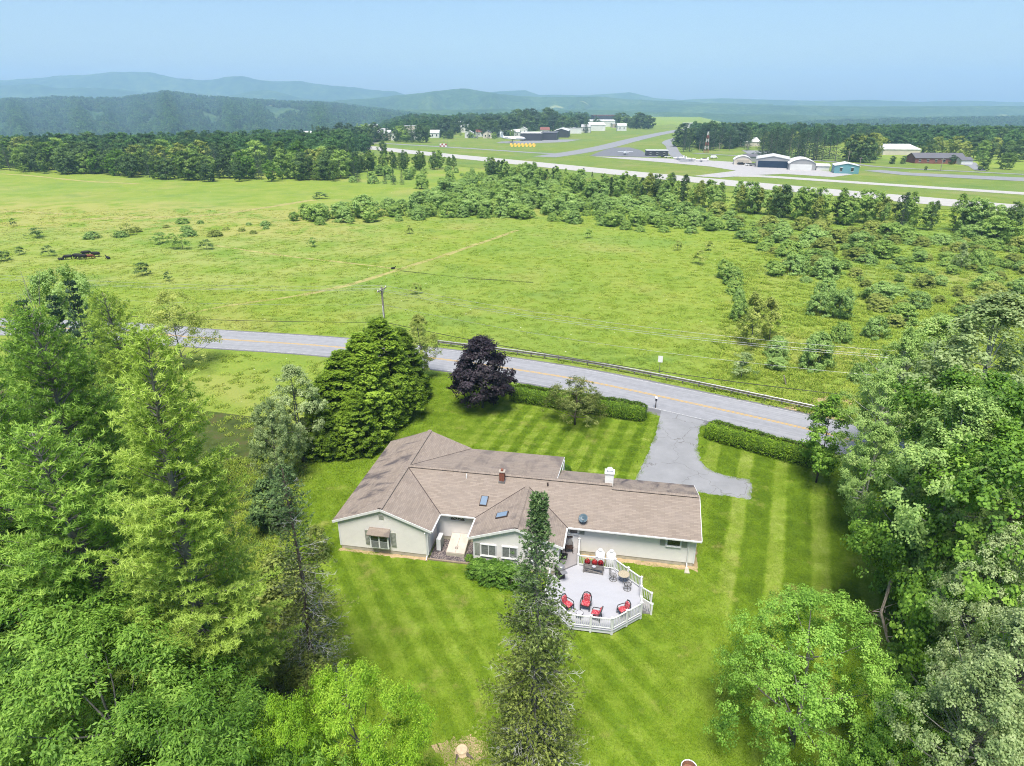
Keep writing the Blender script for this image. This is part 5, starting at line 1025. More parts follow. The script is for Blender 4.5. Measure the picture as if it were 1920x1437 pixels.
for i, p in enumerate(sample(Z3, 30, 5, 5)):
    key, hp, lf = SH[i % 6]; k = random.uniform(0.5, 1.2); plant(key, 'scrub_bush', f"{size_word(k, .7, .95)} {HUE[lf]} scrub bush on rough ground before the runway grove, " + where(to_px((*p, 0))[0], ((710, 'left end'), (760, 'left of centre'), (810, 'centre'), (860, 'right of centre'), (9e9, 'right end'))), 'shrub', (*p, 0), lf, 'bark_grey', None, k, 'scrub between woods and runway')
# damp strip tussocks at left centre
Z4 = poly_px([(160, 445), (300, 420), (480, 415), (560, 420), (500, 440), (330, 455), (200, 460)])
for i, p in enumerate(sample(Z4, 16, 5, 6)): k = random.uniform(0.25, 0.6); plant('bushC', 'tussock_bush', f"{size_word(k, .35, .48)} tussocky bush in the damp strip of pasture, " + where(to_px((*p, 0))[0], ((230, 'left end'), (300, 'left part'), (370, 'centre left'), (430, 'centre right'), (490, 'right part'), (9e9, 'right end'))), 'shrub', (*p, 0), random.choice(('olive', 'shrub', 'willow')), 'bark_grey', None, (k*1.5, k*1.5, k), 'bushes of the damp strip')

# ---------------------------------------------------------------- tree belt along the runway
r_ = random.Random(5)
BL = smooth_line([gp(915, 330), gp(960, 342), gp(1060, 360), gp(1180, 373), gp(1300, 390), gp(1420, 403), gp(1540, 420), gp(1680, 428), gp(1800, 440), gp(1930, 452), gp(2080, 465)], 3.1)
for i, p in enumerate(BL):
    for row in range(2):
        if r_.random() < (0.12 if i < 30 else 0.06): continue
        q = (p[0] + r_.uniform(-2.5, 2.5), p[1] + row*6 + r_.uniform(-2.5, 2.5)); b = r_.random(); right = i > len(BL)*0.45
        key, hp = (('midC', 11), ('midA', 12), ('midC', 11), ('midB', 12), ('midS', 13))[min(4, int(b*4.45))]; 
        Hh = r_.uniform(6.5, 10.5) if right else r_.uniform(5.5, 9.5); lf = 'dkspruce' if key == 'midS' else r_.choice(('shrub', 'wood', 'poplar', 'willow', 'wood', 'shrub', 'olive')); k = Hh/hp; w = k*r_.uniform(0.75, 1.05)
        plant(key, 'belt_spruce' if key == 'midS' else 'belt_tree', f"{size_word(Hh, 7.5, 9)} {'dark spruce' if key == 'midS' else HUE[lf] + ' tree'} in the {('front', 'rear')[row]} row of the runway belt, " + where(to_px((*q, 0))[0], ((1000, 'left end'), (1120, 'near its left end'), (1250, 'below fuel hut'), (1380, 'below mast'), (1500, 'below large hangar'), (1620, 'below teal shed'), (1780, 'below white warehouse'), (9e9, 'right edge'))), 'spruce tree' if key == 'midS' else 'tree', (*q, 0), lf, 'bark_grey', r_.uniform(-0.4, 0.4) if key == 'midC' else None, (w, w, k), 'spruces of the runway belt' if key == 'midS' else 'trees of the runway belt')
# ---------------------------------------------------------------- woods at the left: the front ranks tree by tree
FL = smooth_line([gp(-140, 312), gp(0, 319), gp(100, 326), gp(240, 332), gp(350, 339), (gp(440, 343)), gp(520, 342), gp(620, 338), gp(660, 331)], 5.6)
WP = [('midB', 12), ('midA', 12), ('midB', 12), ('midP', 15), ('midS', 13)]
for i, p in enumerate(FL):
    for row in range(4):
        if r_.random() < 0.08: continue
        q = (p[0]*(1 + row*0.045) + r_.uniform(-3.5, 3.5), p[1] + 3 + row*14 + r_.uniform(-5, 5)); kk = r_.choices(range(5), (5, 4, 4, 3, 2 + row))[0]; key, hp = WP[kk]; Hh = r_.uniform(9, 13.5) + row*0.9; k = Hh/hp; w = k*r_.uniform(0.85, 1.15)
        con = kk > 2; lf = 'dkspruce' if con else r_.choice(('wood', 'shrub', 'wood', 'shrub', 'woodlt', 'ash', 'wood', 'olive') if row else ('wood', 'wood', 'wood', 'woodlt', 'shrub', 'ash'))
        plant(key, 'woodland_conifer' if con else 'woodland_tree', f"{size_word(Hh, 11, 13.5)} {'dark conifer' if con else HUE[lf] + ' tree'} in the {('first', 'second', 'third', 'fourth')[row]} rank of the woods, " + where(to_px((*q, 0))[0], ((80, 'left edge'), (200, 'above the cows'), (330, 'left of round tree'), (450, 'right of round tree'), (560, 'before right end'), (9e9, 'right end'))), 'conifer' if con else 'tree', (*q, 0), lf, 'bark_grey', None, (w, w, k), 'conifers of the left woods' if con else 'broadleaf trees of the left woods')
for u, vb, vt, key, hp, lf, lab in ((355, 338, 285, 'midB', 12, 'woodlt', 'bright green round tree standing out before the woods'), (565, 338, 297, 'midB', 12, 'woodlt', 'fresh green tree at the right end of the woods, left of two'), (598, 338, 303, 'midB', 12, 'woodlt', 'fresh green tree at the right end of the woods, right of two'), (625, 340, 305, 'midC', 11, 'woodlt', 'narrow fresh green tree at the end of the woods'), (672, 342, 312, 'midS', 13, 'dkspruce', 'dark spruce alone beyond the end of the woods'), (722, 345, 318, 'midS', 13, 'dkspruce', 'left spruce of a clump in the rough pasture'), (738, 346, 316, 'midS', 13, 'dkspruce', 'middle spruce of a clump in the rough pasture'), (754, 346, 318, 'midS', 13, 'dkspruce', 'right spruce of a clump in the rough pasture'), (690, 335, 322, 'midS', 13, 'dkspruce', 'tiny spruce beside the clump'), (718, 292, 264, 'midA', 12, 'wood', 'single tree standing before the far runway end')):
    foot_tree(u, vb, vt, key, hp, 'edge_tree', lab, lf, 'bark_grey', 1.05, 'tree', 'trees standing before the woods')
EL = smooth_line([gp(665, 325), gp(720, 318), gp(780, 320), gp(850, 316)], 4.5)
for i, p in enumerate(EL):
    for row in range(2):
        Hh = r_.uniform(7, 10.5)*(0.75 if i > len(EL)*0.8 else 1); key, hp = r_.choice((('midC', 11), ('midA', 12))); k = Hh/hp; plant(key, 'sapling_tree', f"{size_word(Hh, 8, 9.3)} {HUE[(lf := r_.choice(('shrub', 'wood', 'woodlt')))]} sapling, {('front', 'rear')[row]} row of the runway grove, " + where(to_px((*p, 0))[0], ((690, 'left end'), (720, 'near its left end'), (760, 'left of centre'), (800, 'right of centre'), (830, 'near its right end'), (9e9, 'right end'))), 'tree', (p[0] + r_.uniform(-2, 2), p[1] + row*7 + r_.uniform(-2, 2), 0), lf, 'bark_grey', None, (k*0.8, k*0.8, k), 'grove before the runway')
# ---------------------------------------------------------------- roadside things
M['pole'] = bark_mat('weathered_pole', (0.20, 0.17, 0.14), (0.33, 0.29, 0.25), 5); M['wire'] = plain('black_cable', (0.02, 0.02, 0.022), 0.5, 0.1); M['alu'] = plain('bright_conductor', (0.45, 0.46, 0.47), 0.35, 0.1, 3, 0.5, 0.7)
POLES = [Vector((-88, 93, 0)), Vector((-16.9, 82.4, 0)), Vector((37.5, 57.5, 0)), Vector((84, 19, 0))]
PH = 11.4
for i, p in enumerate(POLES):
    a = POLES[min(i+1, 3)] - POLES[max(i-1, 0)]; t = thing('utility_pole', ('wooden utility pole with crossarm hidden in the far left trees', 'wooden utility pole with crossarm beside the cedars', 'wooden utility pole hidden in the poplars at right', 'wooden utility pole outside the view at right')[i], 'utility pole', p, math.atan2(a.y, a.x))
    MB().tube([(0, 0, 0), (0, 0, PH)], [0.17, 0.12], 9).build('shaft', M['pole'], t); c = MB().box(-0.06, 0.06, -1.25, 1.25, PH-0.45, PH-0.32).build('crossarm', M['pole'], t)
    for y in (-1.1, -0.45, 1.1): MB().lathe([(0.04, 0), (0.07, 0.05), (0.04, 0.1), (0.06, 0.15), (0.02, 0.2)], 8, (0, y, PH-0.32)).build('insulator', M['white_metal'], c)
    for s in (-1, 1): MB().bar((0, 0, PH-1.2), (0, s*0.8, PH-0.45), 0.05, 0.05).build('brace', M['steel'], t)
    MB().tube([(0.02, -0.19, 4.5), (0.02, -0.16, PH-2.5)], 0.05, 6).build('conduit', M['white_metal'], t); MB().tube([(-1.1, 0, 6.55), (-0.1, 0, 6.55)], 0.1, 8).build('splice_case', M['wire'], t)
def cable(label, off, z, sag, r, mat, group):
    pts = []
    for i in range(3):
        A, B = POLES[i], POLES[i+1]; d = (B - A).normalized(); nrm = Vector((-d.y, d.x, 0))
        for k in range(0 if i == 0 else 1, 25): q = k/24; pts.append(A.lerp(B, q) + nrm*off + Vector((0, 0, z - sag*4*q*(1-q))))
    o = MB().tube(pts, r, 5).build('utility_cable', mat); tag(o, label, 'cable', group)
cable('thick black telephone cable strung low along the road', 0.15, 6.55, 0.9, 0.035, M['wire'], 'overhead cables')
for off, lab in ((-1.1, 'bright thin power line on the road side of the crossarm'), (-0.45, 'bright thin power line in the middle of the crossarm'), (1.1, 'bright thin power line on the field side of the crossarm')): cable(lab, off, PH-0.12, 1.0, 0.014, M['alu'], 'overhead cables')
cable('thin neutral wire below the crossarm', 0.0, PH-2.4, 1.0, 0.012, M['alu'], 'overhead cables')
# guardrail
d_ = np.gradient(RD, axis=0); d_ /= np.linalg.norm(d_, axis=1)[:, None]; GRL = RD + np.stack([-d_[:, 1], d_[:, 0]], 1) * 5.15
GRL = GRL[(GRL[:, 0] > gp(795, 645).x) & (GRL[:, 0] < gp(1545, 785).x)]; GRL = smooth_line([(*p, 0) for p in GRL[::3]], 1.9)
gr = thing('guardrail', 'galvanised steel guardrail along the far side of the road', 'guardrail', (0, 0, 0))
for j, (z, off) in enumerate(((0.74, 0.0), (0.60, 0.05), (0.46, 0.0))): MB().tube([(p[0], p[1]-off, z) for p in GRL], 0.085 if j != 1 else 0.05, 6).build('rail', M['steel'] if j != 1 else M['flash'], gr)
pm = MB().box(-0.07, 0.07, 0.05, 0.22, -0.1, 0.82).mesh('post', M['pole'])
for i, p in enumerate(GRL): link('post', pm, gr, loc=(p[0], p[1], 0))
# mailbox, road sign, leaning post
mbx = thing('mailbox', 'dark mailbox with white lid on a post by the driveway', 'mailbox', gp(1229, 765), HROT); MB().box(-0.05, 0.05, -0.05, 0.05, 0, 1.05).build('post', M['flash'], mbx); b = MB().box(-0.11, 0.11, -0.27, 0.27, 1.05, 1.2); b.tube([(0, -0.27, 1.2), (0, 0.27, 1.2)], 0.11, 12); b.build('box', M['char'], mbx); MB().pillow((0, 0, 1.33), (0.26, 0.6, 0.06)).build('lid', M['white_metal'], mbx)
sgn = thing('road_sign', 'white road sign seen from behind on a thin post past the guardrail', 'road sign', gp(1236, 699), math.radians(-18)); MB().box(-0.03, 0.03, -0.02, 0.02, 0, 2.4).build('post', M['steel'], sgn); MB().box(-0.3, 0.3, -0.04, -0.022, 1.5, 2.4).build('plate', M['white_metal'], sgn)
lp_ = thing('leaning_post', 'weathered leaning fence post in the weeds behind the guardrail', 'post', gp(1474, 722)); MB().bar((0, 0, 0), (-0.45, 0.1, 1.25), 0.18, 0.14).build('shaft', M['pole'], lp_)
stp = thing('tree_stump', 'freshly cut pale tree stump in bare soil at the bottom edge', 'stump', gp(866, 1410)); M['cutwood'] = plain('cut_wood', (0.55, 0.42, 0.28), 0.8, 0.15, 6)
MB().lathe([(0.42, 0), (0.33, 0.12), (0.3, 0.22), (0.0, 0.225)], 14).build('top', M['cutwood'], stp); MB().tube([(0.2, -0.1, 0.05), (0.7, -0.5, 0.0)], [0.12, 0.04], 6).tube([(-0.2, -0.2, 0.05), (-0.3, -0.7, 0.0)], [0.1, 0.04], 6).build('root', M['bark'], stp)
sheet('bare_soil', ragged([gp(866, 1412) + Vector((1.5*math.cos(a)*(1+0.25*math.sin(3*a)), 1.0*math.sin(a)*(1+0.2*math.cos(4*a)), 0)) for a in np.linspace(0, 6.28, 20)[:-1]], 0.15, 0.12), 0.012, M['dirt'])
tub = thing('garden_tub', 'round rusty brown tub with white rim at the bottom edge', 'tub', gp(1291, 1446)); MB().lathe([(0.38, 0), (0.42, 0.32), (0.40, 0.32), (0.36, 0.05), (0.0, 0.05)], 18).build('bowl', plain('rusty_pan', (0.22, 0.11, 0.07), 0.8, 0.2, 8), tub); MB().ring((0, 0, 0.33), 0.41, 0.03, 20).build('rim', M['white_metal'], tub)
# fallen branch by the poplar
fb = thing('fallen_branch', 'bare pale broken branch hanging beside the poplar trunk down to the lawn', 'branch', gp(1725, 1290)); M['deadwood'] = bark_mat('dead_wood', (0.22, 0.18, 0.14), (0.42, 0.36, 0.29))
m = MB().tube([(0, 0, 0.1), (-0.7, 0.9, 0.9), (-1.6, 1.7, 2.2), (-1.9, 2.5, 3.6), (-1.2, 3.4, 5.2), (-0.2, 4.0, 6.6)], [0.05, 0.07, 0.08, 0.09, 0.1, 0.08], 6)
rb = random.Random(3)
for k in range(16): q = Vector((-1.7 + rb.uniform(-.4, .6), 1.6 + rb.uniform(-.6, 1.6), 2.0 + rb.uniform(-.9, 1.9))); m.tube([q, q + Vector((rb.uniform(-.5, .5), rb.uniform(-.4, .4), rb.uniform(-.1, .5))), q + Vector((rb.uniform(-1, 1), rb.uniform(-.7, .7), rb.uniform(0, .9)))], [0.03, 0.02, 0.008], 4, False)
m.build('bough', M['deadwood'], fb)
# cows
def cow(label, u, v, rz, col, k=1.0, lying=False, graze=True):
    t = thing('cow', label, 'cow', gp(u, v), rz, 'cattle in the pasture'); m = MB(); z = 0.55 if lying else 0.95
    for a, b in zip([(-0.95, z+.08, .30), (-0.7, z, .42), (-0.1, z-.04, .46), (0.5, z, .42), (0.85, z+.08, .30)], [0]*5): pass
    m.tube([(-1.0, 0, z+.1), (-0.85, 0, z+.03), (-0.4, 0, z), (0.2, 0, z-.02), (0.7, 0, z+.03), (0.95, 0, z+.1)], [0.18, 0.36, 0.42, 0.44, 0.38, 0.22], 10)
    hd = (1.55, 0, 0.22) if graze and not lying else (1.5, 0, z+.5); m.tube([(0.8, 0, z+.12), ((0.8+hd[0])/2, 0, (z+.2+hd[2])/2+.08), (hd[0]-.12, 0, hd[2]+.12), hd], [0.27, 0.19, 0.16, 0.09], 8)
    for s in (-1, 1):
        m.tube([(hd[0]-.25, s*.1, hd[2]+.26), (hd[0]-.3, s*.28, hd[2]+.28)], [0.07, 0.02], 5)
        for x in (-0.72, 0.62): 
            if lying: m.tube([(x, s*.3, .35), (x+.25, s*.45, .12), (x+.55, s*.4, .06)], [0.14, 0.09, 0.06], 6)
            else: m.tube([(x, s*.22, z-.1), (x+.05, s*.22, .5), (x, s*.22, .25), (x+.03, s*.22, 0)], [0.17, 0.09, 0.07, 0.08], 6)
    m.tube([(-1.02, 0, z+.2), (-1.15, 0, z-.1), (-1.12, 0, z-.55)], [0.05, 0.03, 0.04], 5)
    o = m.build('body', col, t, True); t.scale = (k*0.85,)*3; md = o.modifiers.new('skin', 'REMESH'); md.mode = 'VOXEL'; md.voxel_size = 0.06; md.use_smooth_shade = True
M['hide'] = plain('black_hide', (0.012, 0.011, 0.012), 0.7, 0.2); M['hide2'] = plain('red_brown_hide', (0.14, 0.045, 0.025), 0.7, 0.3, 2)
for a in (('black cow standing apart at the right of the herd', 181, 482, 3.1, 'hide', 1.1, False), ('black calf lying right of the herd', 203, 486, 2.6, 'hide', 0.8, True), ('black calf lying at the far left of the herd', 115, 488, 0.3, 'hide', 0.75, True), ('black cow grazing at the left of the herd', 129, 487, 3.6, 'hide', 1.0, False), ('black cow in the middle of the herd, left one', 146, 486, 0.1, 'hide', 1.15, False), ('black cow in the middle of the herd, right one', 155, 487, 3.3, 'hide', 1.15, False), ('black cow standing at the back of the herd', 162, 480, 0.4, 'hide', 1.1, False), ('red-brown cow with white patch at the right of the middle group', 168, 486, 0.2, 'hide2', 1.0, False)):
    cow(a[0], a[1], a[2], a[3], M[a[4]], a[5], a[6])
cow('black cow far away on the track junction in the hay field', 737, 505, 0.5, M['hide'], 0.55, True)
# ---------------------------------------------------------------- airfield and village
def metal(name, c): return plain(name, c, 0.5, 0.1, 0.2, 0.4)
BM = dict(white=metal('white_cladding', (0.62, 0.62, 0.60)), grey=metal('grey_cladding', (0.30, 0.30, 0.30)), dark=metal('dark_cladding', (0.05, 0.052, 0.062)), teal=metal('teal_cladding', (0.12, 0.28, 0.31)), brick=plain('far_brick', (0.20, 0.08, 0.06), 0.9, 0.2, 0.5), tan=metal('tan_cladding', (0.45, 0.40, 0.33)), blue=metal('dark_opening', (0.012, 0.028, 0.06)), cream=metal('cream_wall', (0.55, 0.50, 0.42)))
BR = dict(white=metal('white_roof', (0.66, 0.66, 0.65)), grey=metal('grey_roof', (0.36, 0.36, 0.36)), slate=metal('slate_roof', (0.12, 0.115, 0.125)), pale=metal('pale_roof', (0.5, 0.5, 0.49)), rust=metal('rust_roof', (0.20, 0.07, 0.05)))
def building(name, label, u0, u1, vb, h, dep, wall, roof, rise=1.5, typ='gable', rz=0.0, door=None, wins=0, along=False, cat='building', group=None):
    """u0..u1: photo columns of the front; vb: row of its foot; h eave height; dep depth"""
    c = gp((u0+u1)/2, vb); w = (u1-u0)/FPX*c.y/ray(960, vb)[1]; w = (u1-u0)/FPX*c.y*1.06
    t = thing(name, label, cat, c, rz, group); x0, x1 = -w/2, w/2
    MB().box(x0, x1, 0, dep, -0.3, h).build('wall', BM[wall], t)
    if typ == 'gable' and not along:      # ridge runs across the view (parallel to the front)
        r = MB(); o = 0.35
        for s in (0, 1):
            ye = -o if s == 0 else dep+o; r.slab([(x0-o, ye, h-0.05), (x1+o, ye, h-0.05), (x1+o, dep/2, h+rise), (x0-o, dep/2, h+rise)][::1 if s == 0 else -1], 0.2)
        r.build('roof', BR[roof], t)
        MB().add([(x0, 0.05, h), (x0, dep-0.05, h), (x0, dep/2, h+rise-0.25), (x1, 0.05, h), (x1, dep-0.05, h), (x1, dep/2, h+rise-0.25)], [(0, 1, 2), (5, 4, 3), (0, 2, 5, 3), (1, 4, 5, 2), (0, 3, 4, 1)]).build('gable', BM[wall], t)
    elif typ == 'gable' or typ == 'arch':
        n = 2 if typ == 'gable' else 10; pr = []
        for i in range(n+1): q = i/n; x = x0-0.3 + (w+0.6)*q; pr.append((x, h - 0.1 + rise*((1-abs(2*q-1)) if typ == 'gable' else math.sin(math.pi*q)**0.75)))
        r = MB().add([(x, -0.3, z) for x, z in pr] + [(x, dep+0.3, z) for x, z in pr] + [(x, -0.3, z-0.2) for x, z in pr] + [(x, dep+0.3, z-0.2) for x, z in pr],
                     [(i, i+1, n+2+i, n+1+i) for i in range(n)] + [(2*n+2+i+1, 2*n+2+i, 3*n+3+i, 3*n+4+i) for i in range(n)] + [(i+1, i, 2*n+2+i, 2*n+3+i) for i in range(n)]); r.build('roof', BR[roof], t)
        g = [(x, z-0.2) for x, z in pr[1:-1]]; MB().add([(x0, 0.02, h)] + [(x, 0.02, z) for x, z in g] + [(x1, 0.02, h)], [tuple(range(len(g)+2))[::-1]]).build('gable', BM[wall], t)
    else: MB().box(x0-0.2, x1+0.2, -0.2, dep+0.2, h, h+0.4).build('roof', BR[roof], t)
    if door: d0, d1, dh, dc = door; MB().box(x0+w*d0, x0+w*d1, -0.12, -0.01, -0.2, dh).build('door_or_opening', BM[dc], t)
    for k in range(wins):
        xc = x0 + w*(k+0.6)/(wins+0.2); f = MB().box(xc-0.6, xc+0.6, -0.1, -0.01, h*0.35, h*0.72).build('window', M['glass'], t); MB().box(xc-0.7, xc+0.7, -0.14, -0.012, h*0.3, h*0.34).box(xc-0.7, xc+0.7, -0.14, -0.012, h*0.73, h*0.77).build('frame', M['trim'], f)
    return t
building('large_hangar', 'large grey hangar with open dark blue front beside the apron', 1421, 1474, 315.5, 5.0, 24, 'grey', 'pale', 1.7, 'gable', -0.35, (0.06, 0.94, 3.8, 'blue'), 0, True)  # open front is a dark panel standing in for the shaded inside
building('arched_hangar', 'pale arched hangar with white sliding door', 1482, 1524, 320, 3.6, 18, 'grey', 'white', 2.6, 'arch', -0.30, (0.05, 0.86, 3.2, 'white'), 0)
building('lean_to_shed', 'low white lean-to at the right side of the arched hangar', 1532, 1552, 320.5, 2.6, 7, 'white', 'white', 0.9, 'gable', -0.3)
building('teal_shed', 'teal blue metal shed with white roof beside the taxiway', 1567, 1605, 326.5, 4.2, 12, 'teal', 'white', 1.3, 'gable', -0.32, None, 2, True)
building('small_arched_shed', 'small cream arched shed left of the large hangar', 1378, 1406, 309.5, 3.0, 9, 'cream', 'white', 2.3, 'arch', -0.25, (0.15, 0.85, 3.0, 'tan'))
building('dark_shed', 'dark roofed shed between the small and the large hangar', 1400, 1420, 304, 3.2, 10, 'grey', 'slate', 1.5)
building('white_warehouse', 'wide warehouse with gleaming white roof behind the dark pines', 1660, 1719, 291, 4.0, 40, 'cream', 'white', 2.6, 'gable', -0.1)
building('brick_offices', 'long low red brick building with grey shingle roof beyond the airfield', 1722, 1801, 307.5, 3.4, 13, 'brick', 'slate', 2.6, 'gable', -0.12, None, 6); building('office_garage', 'white garage end of the long brick building', 1803, 1821, 309.5, 2.8, 9, 'white', 'slate', 1.5, 'gable', -0.12)
building('long_shed', 'long shed with bright white roof among the trees left of the hangars', 1390, 1423, 275, 4, 16, 'cream', 'white', 3, 'gable', 0.1)
building('black_hangar', 'broad black hangar with pale roof behind the parked jet', 978, 1014, 264.5, 7, 40, 'dark', 'pale', 1.0, 'flat', -0.05); building('black_hangar', 'long black hangar right of the broad black one', 1015, 1042, 263.5, 7, 35, 'dark', 'slate', 1, 'flat', -0.12); building('black_hangar', 'rear black hangar with pale striped roof', 1040, 1064, 258.5, 7, 50, 'dark', 'pale', 2.5, 'gable', -0.12, None, 0, True)
building('terminal', 'low white terminal building behind the black hangars', 1056, 1088, 251, 6, 40, 'white', 'pale', 1, 'flat', 0.0); building('long_hall', 'long white hall in the village behind the terminal', 1107, 1133, 246, 8, 50, 'white', 'white', 3); building('long_hall', 'upper white hall behind the first one', 1105, 1150, 238, 9, 40, 'white', 'pale', 2)
building('rust_hall', 'big dark red hall on the rise above the village', 1116, 1160, 232.5, 15, 60, 'dark', 'rust', 2, 'flat'); building('pale_block', 'pale block in front of the dark red hall', 1124, 1149, 235.5, 7, 20, 'white', 'white', 1, 'flat'); building('brick_hall', 'reddish hall partly hidden right of the white halls', 1150, 1172, 240, 6, 25, 'tan', 'pale', 1, 'flat')
building('white_block', 'wide white block behind village trees', 1054, 1092, 228.5, 10, 30, 'white', 'pale', 1, 'flat'); building('small_works', 'small white works at the far runway end', 1286, 1303, 240.5, 7, 20, 'white', 'white', 1, 'flat')
building('fuel_office', 'dark hut with pale roof at the apron corner', 1214, 1250, 293.5, 3.6, 10, 'dark', 'pale', 1.0, 'flat', -0.1, None, 3)
hs = [(880, 259.5, 'white', 'pale', 'white house at the left of the village row'), (902, 257, 'white', 'rust', 'white house with reddish roof in the village row'), (914, 260, 'cream', 'slate', 'cream house beside the reddish-roofed house'), (938, 258.5, 'white', 'slate', 'white house with steep dark roof in the village row'), (951, 256.5, 'grey', 'slate', 'grey house with dark roof, joined to the steep white one'), (966, 257, 'white', 'pale', 'white cottage right of the grey house'), (958, 243, 'white', 'rust', 'big white house with red roof higher up'), (901, 246, 'cream', 'grey', 'cream house up among the trees'), (860, 240, 'white', 'white', 'white house half hidden on the slope'), (1000, 243, 'white', 'pale', 'white house left of the tall wood'), (1190, 236, 'white', 'grey', 'white house at the right end of the village'), (815, 259, 'white', 'pale', 'white house near the red and white tower'), (768, 262, 'tan', 'grey', 'tan house left of the village'), (742, 263, 'white', 'pale', 'white shed at the left of the airfield'), (660, 263, 'white', 'white', 'white house behind the woods'), (640, 261, 'white', 'grey', 'small house behind the woods'), (600, 263.5, 'white', 'pale', 'pale house glimpsed over the woods'), (575, 262, 'white', 'white', 'white house glimpsed over the woods, leftmost'), (792, 247, 'white', 'grey', 'white shed among trees above the works'), (846, 252, 'cream', 'grey', 'cream house behind the leftmost village trees'), (872, 249, 'white', 'pale', 'white house above the village row, left of the cream one'), (928, 249, 'tan', 'grey', 'tan house above the steep-roofed house'), (980, 251, 'white', 'pale', 'white house left of the broad black hangar'), (1022, 252, 'cream', 'rust', 'cream house behind the broad black hangar'), (1078, 243, 'white', 'white', 'white house between terminal and halls'), (1098, 249, 'white', 'grey', 'white house right of the terminal'), (1166, 246, 'white', 'pale', 'white house below the reddish hall'), (720, 255, 'white', 'grey', 'white house behind the long pale hall'), (700, 249, 'cream', 'pale', 'cream house far behind the long pale hall')]
for u, v, wl_, rf, lab in hs:
    k = gp(u, v).y/FPX; ww = max(8.0, 15*k*1.0); building('village_house', lab, u-7.5, u+7.5, v, 5.2 if v > 250 else 7, 9, wl_, rf, 3.0, 'gable', random.uniform(-.2, .2), None, 2, random.random() < 0.5, 'house', 'houses of the village')
building('works_hall', 'long pale hall at the left end of the airfield', 684, 728, 262, 6, 20, 'tan', 'pale', 3); building('works_hall', 'low pale works right of the long pale hall', 742, 784, 262.5, 4, 20, 'white', 'grey', 1, 'flat'); building('works_hall', 'tall tan block among the trees beside the works', 760, 778, 258, 12, 15, 'tan', 'grey', 1, 'flat')
M['jet'] = plain('white_aircraft_paint', (0.8, 0.8, 0.8), 0.3, 0.03)
def plane(label, u, v, Ln, rz, jet=False, group=None):
    t = thing('parked_airplane', label, 'airplane', gp(u, v), rz, group); k = Ln/10; zc = 1.5*k if not jet else 1.7*k
    MB().tube([(-5*k, 0, zc+.35*k), (-3.5*k, 0, zc+.15*k), (-1*k, 0, zc), (2.5*k, 0, zc), (4.2*k, 0, zc-.08*k), (5*k, 0, zc-.2*k)], [0.12*k, 0.38*k, 0.62*k, 0.62*k, 0.45*k, 0.1*k], 12).build('fuselage', M['jet'], t, True)
    for s in (-1, 1):
        sw = -1.6*k if jet else -0.1*k; MB().slab([(1.2*k, s*.4*k, zc-.25*k if jet else zc+.55*k), (-.6*k, s*.4*k, zc-.25*k if jet else zc+.55*k), (-.4*k+sw, s*5*k, zc if jet else zc+.7*k), (.5*k+sw, s*5*k, zc if jet else zc+.7*k)][::s], 0.12*k).build('wing', M['jet'], t)
        zt = zc + (2.2*k if jet else .45*k); MB().slab([(-3.9*k, s*.05*k, zt), (-4.9*k, s*.05*k, zt), (-5.1*k, s*1.7*k, zt), (-4.5*k, s*1.7*k, zt)][::s], 0.08*k).build('tailplane', M['jet'], t)
        MB().tube([(-.3*k, s*1.2*k, zc-.3*k), (-.3*k, s*1.3*k, .25*k)], .06*k, 5).lathe([(.22*k, 0), (.22*k, .12*k)], 8, (-.3*k, s*1.3*k, 0)).build('wheel', M['char'], t)
        if jet: MB().tube([(-3.4*k, s*.85*k, zc+.35*k), (-1.8*k, s*.85*k, zc+.35*k)], .3*k, 10).build('engine', M['jet'], t)
    MB().add([(-3.4*k, -.06*k, zc+.3*k), (-5*k, -.06*k, zc+.3*k), (-5.3*k, -.06*k, zc+2.2*k), (-4.5*k, -.06*k, zc+2.2*k), (-3.4*k, .06*k, zc+.3*k), (-5*k, .06*k, zc+.3*k), (-5.3*k, .06*k, zc+2.2*k), (-4.5*k, .06*k, zc+2.2*k)], [(0, 1, 2, 3), (7, 6, 5, 4), (0, 4, 5, 1), (1, 5, 6, 2), (2, 6, 7, 3), (3, 7, 4, 0)]).build('fin', M['jet'], t)
    MB().tube([(4*k, 0, zc-.3*k), (4*k, 0, .25*k)], .06*k, 5).lathe([(.2*k, 0), (.2*k, .1*k)], 8, (4*k, 0, 0)).build('nose_wheel', M['char'], t)
    MB().pillow((3.3*k, 0, zc+.42*k), (1.2*k, .8*k, .4*k), .7).build('cockpit', M['glass'], t)
plane('white jet airliner parked beside the yellow runway markers', 962, 267.5, 24, -0.06, True); plane('small white propeller plane on the dark apron', 1172, 291, 11, 1.5); plane('small white plane at the left of the row on the apron', 1272, 300, 8, 2.4); plane('small white plane in the middle of the row on the apron', 1295, 302, 8, 0.4); plane('small red and white plane at the right of the row on the apron', 1315, 304, 8, 2.9)
CC = dict(white=plain('white_car_paint', (0.7, 0.7, 0.7), 0.3, 0.03), dark=plain('dark_car_paint', (0.03, 0.03, 0.035), 0.3, 0.1), grey=plain('grey_car_paint', (0.25, 0.26, 0.27), 0.3, 0.1), red=plain('red_car_paint', (0.3, 0.03, 0.03), 0.3, 0.1))
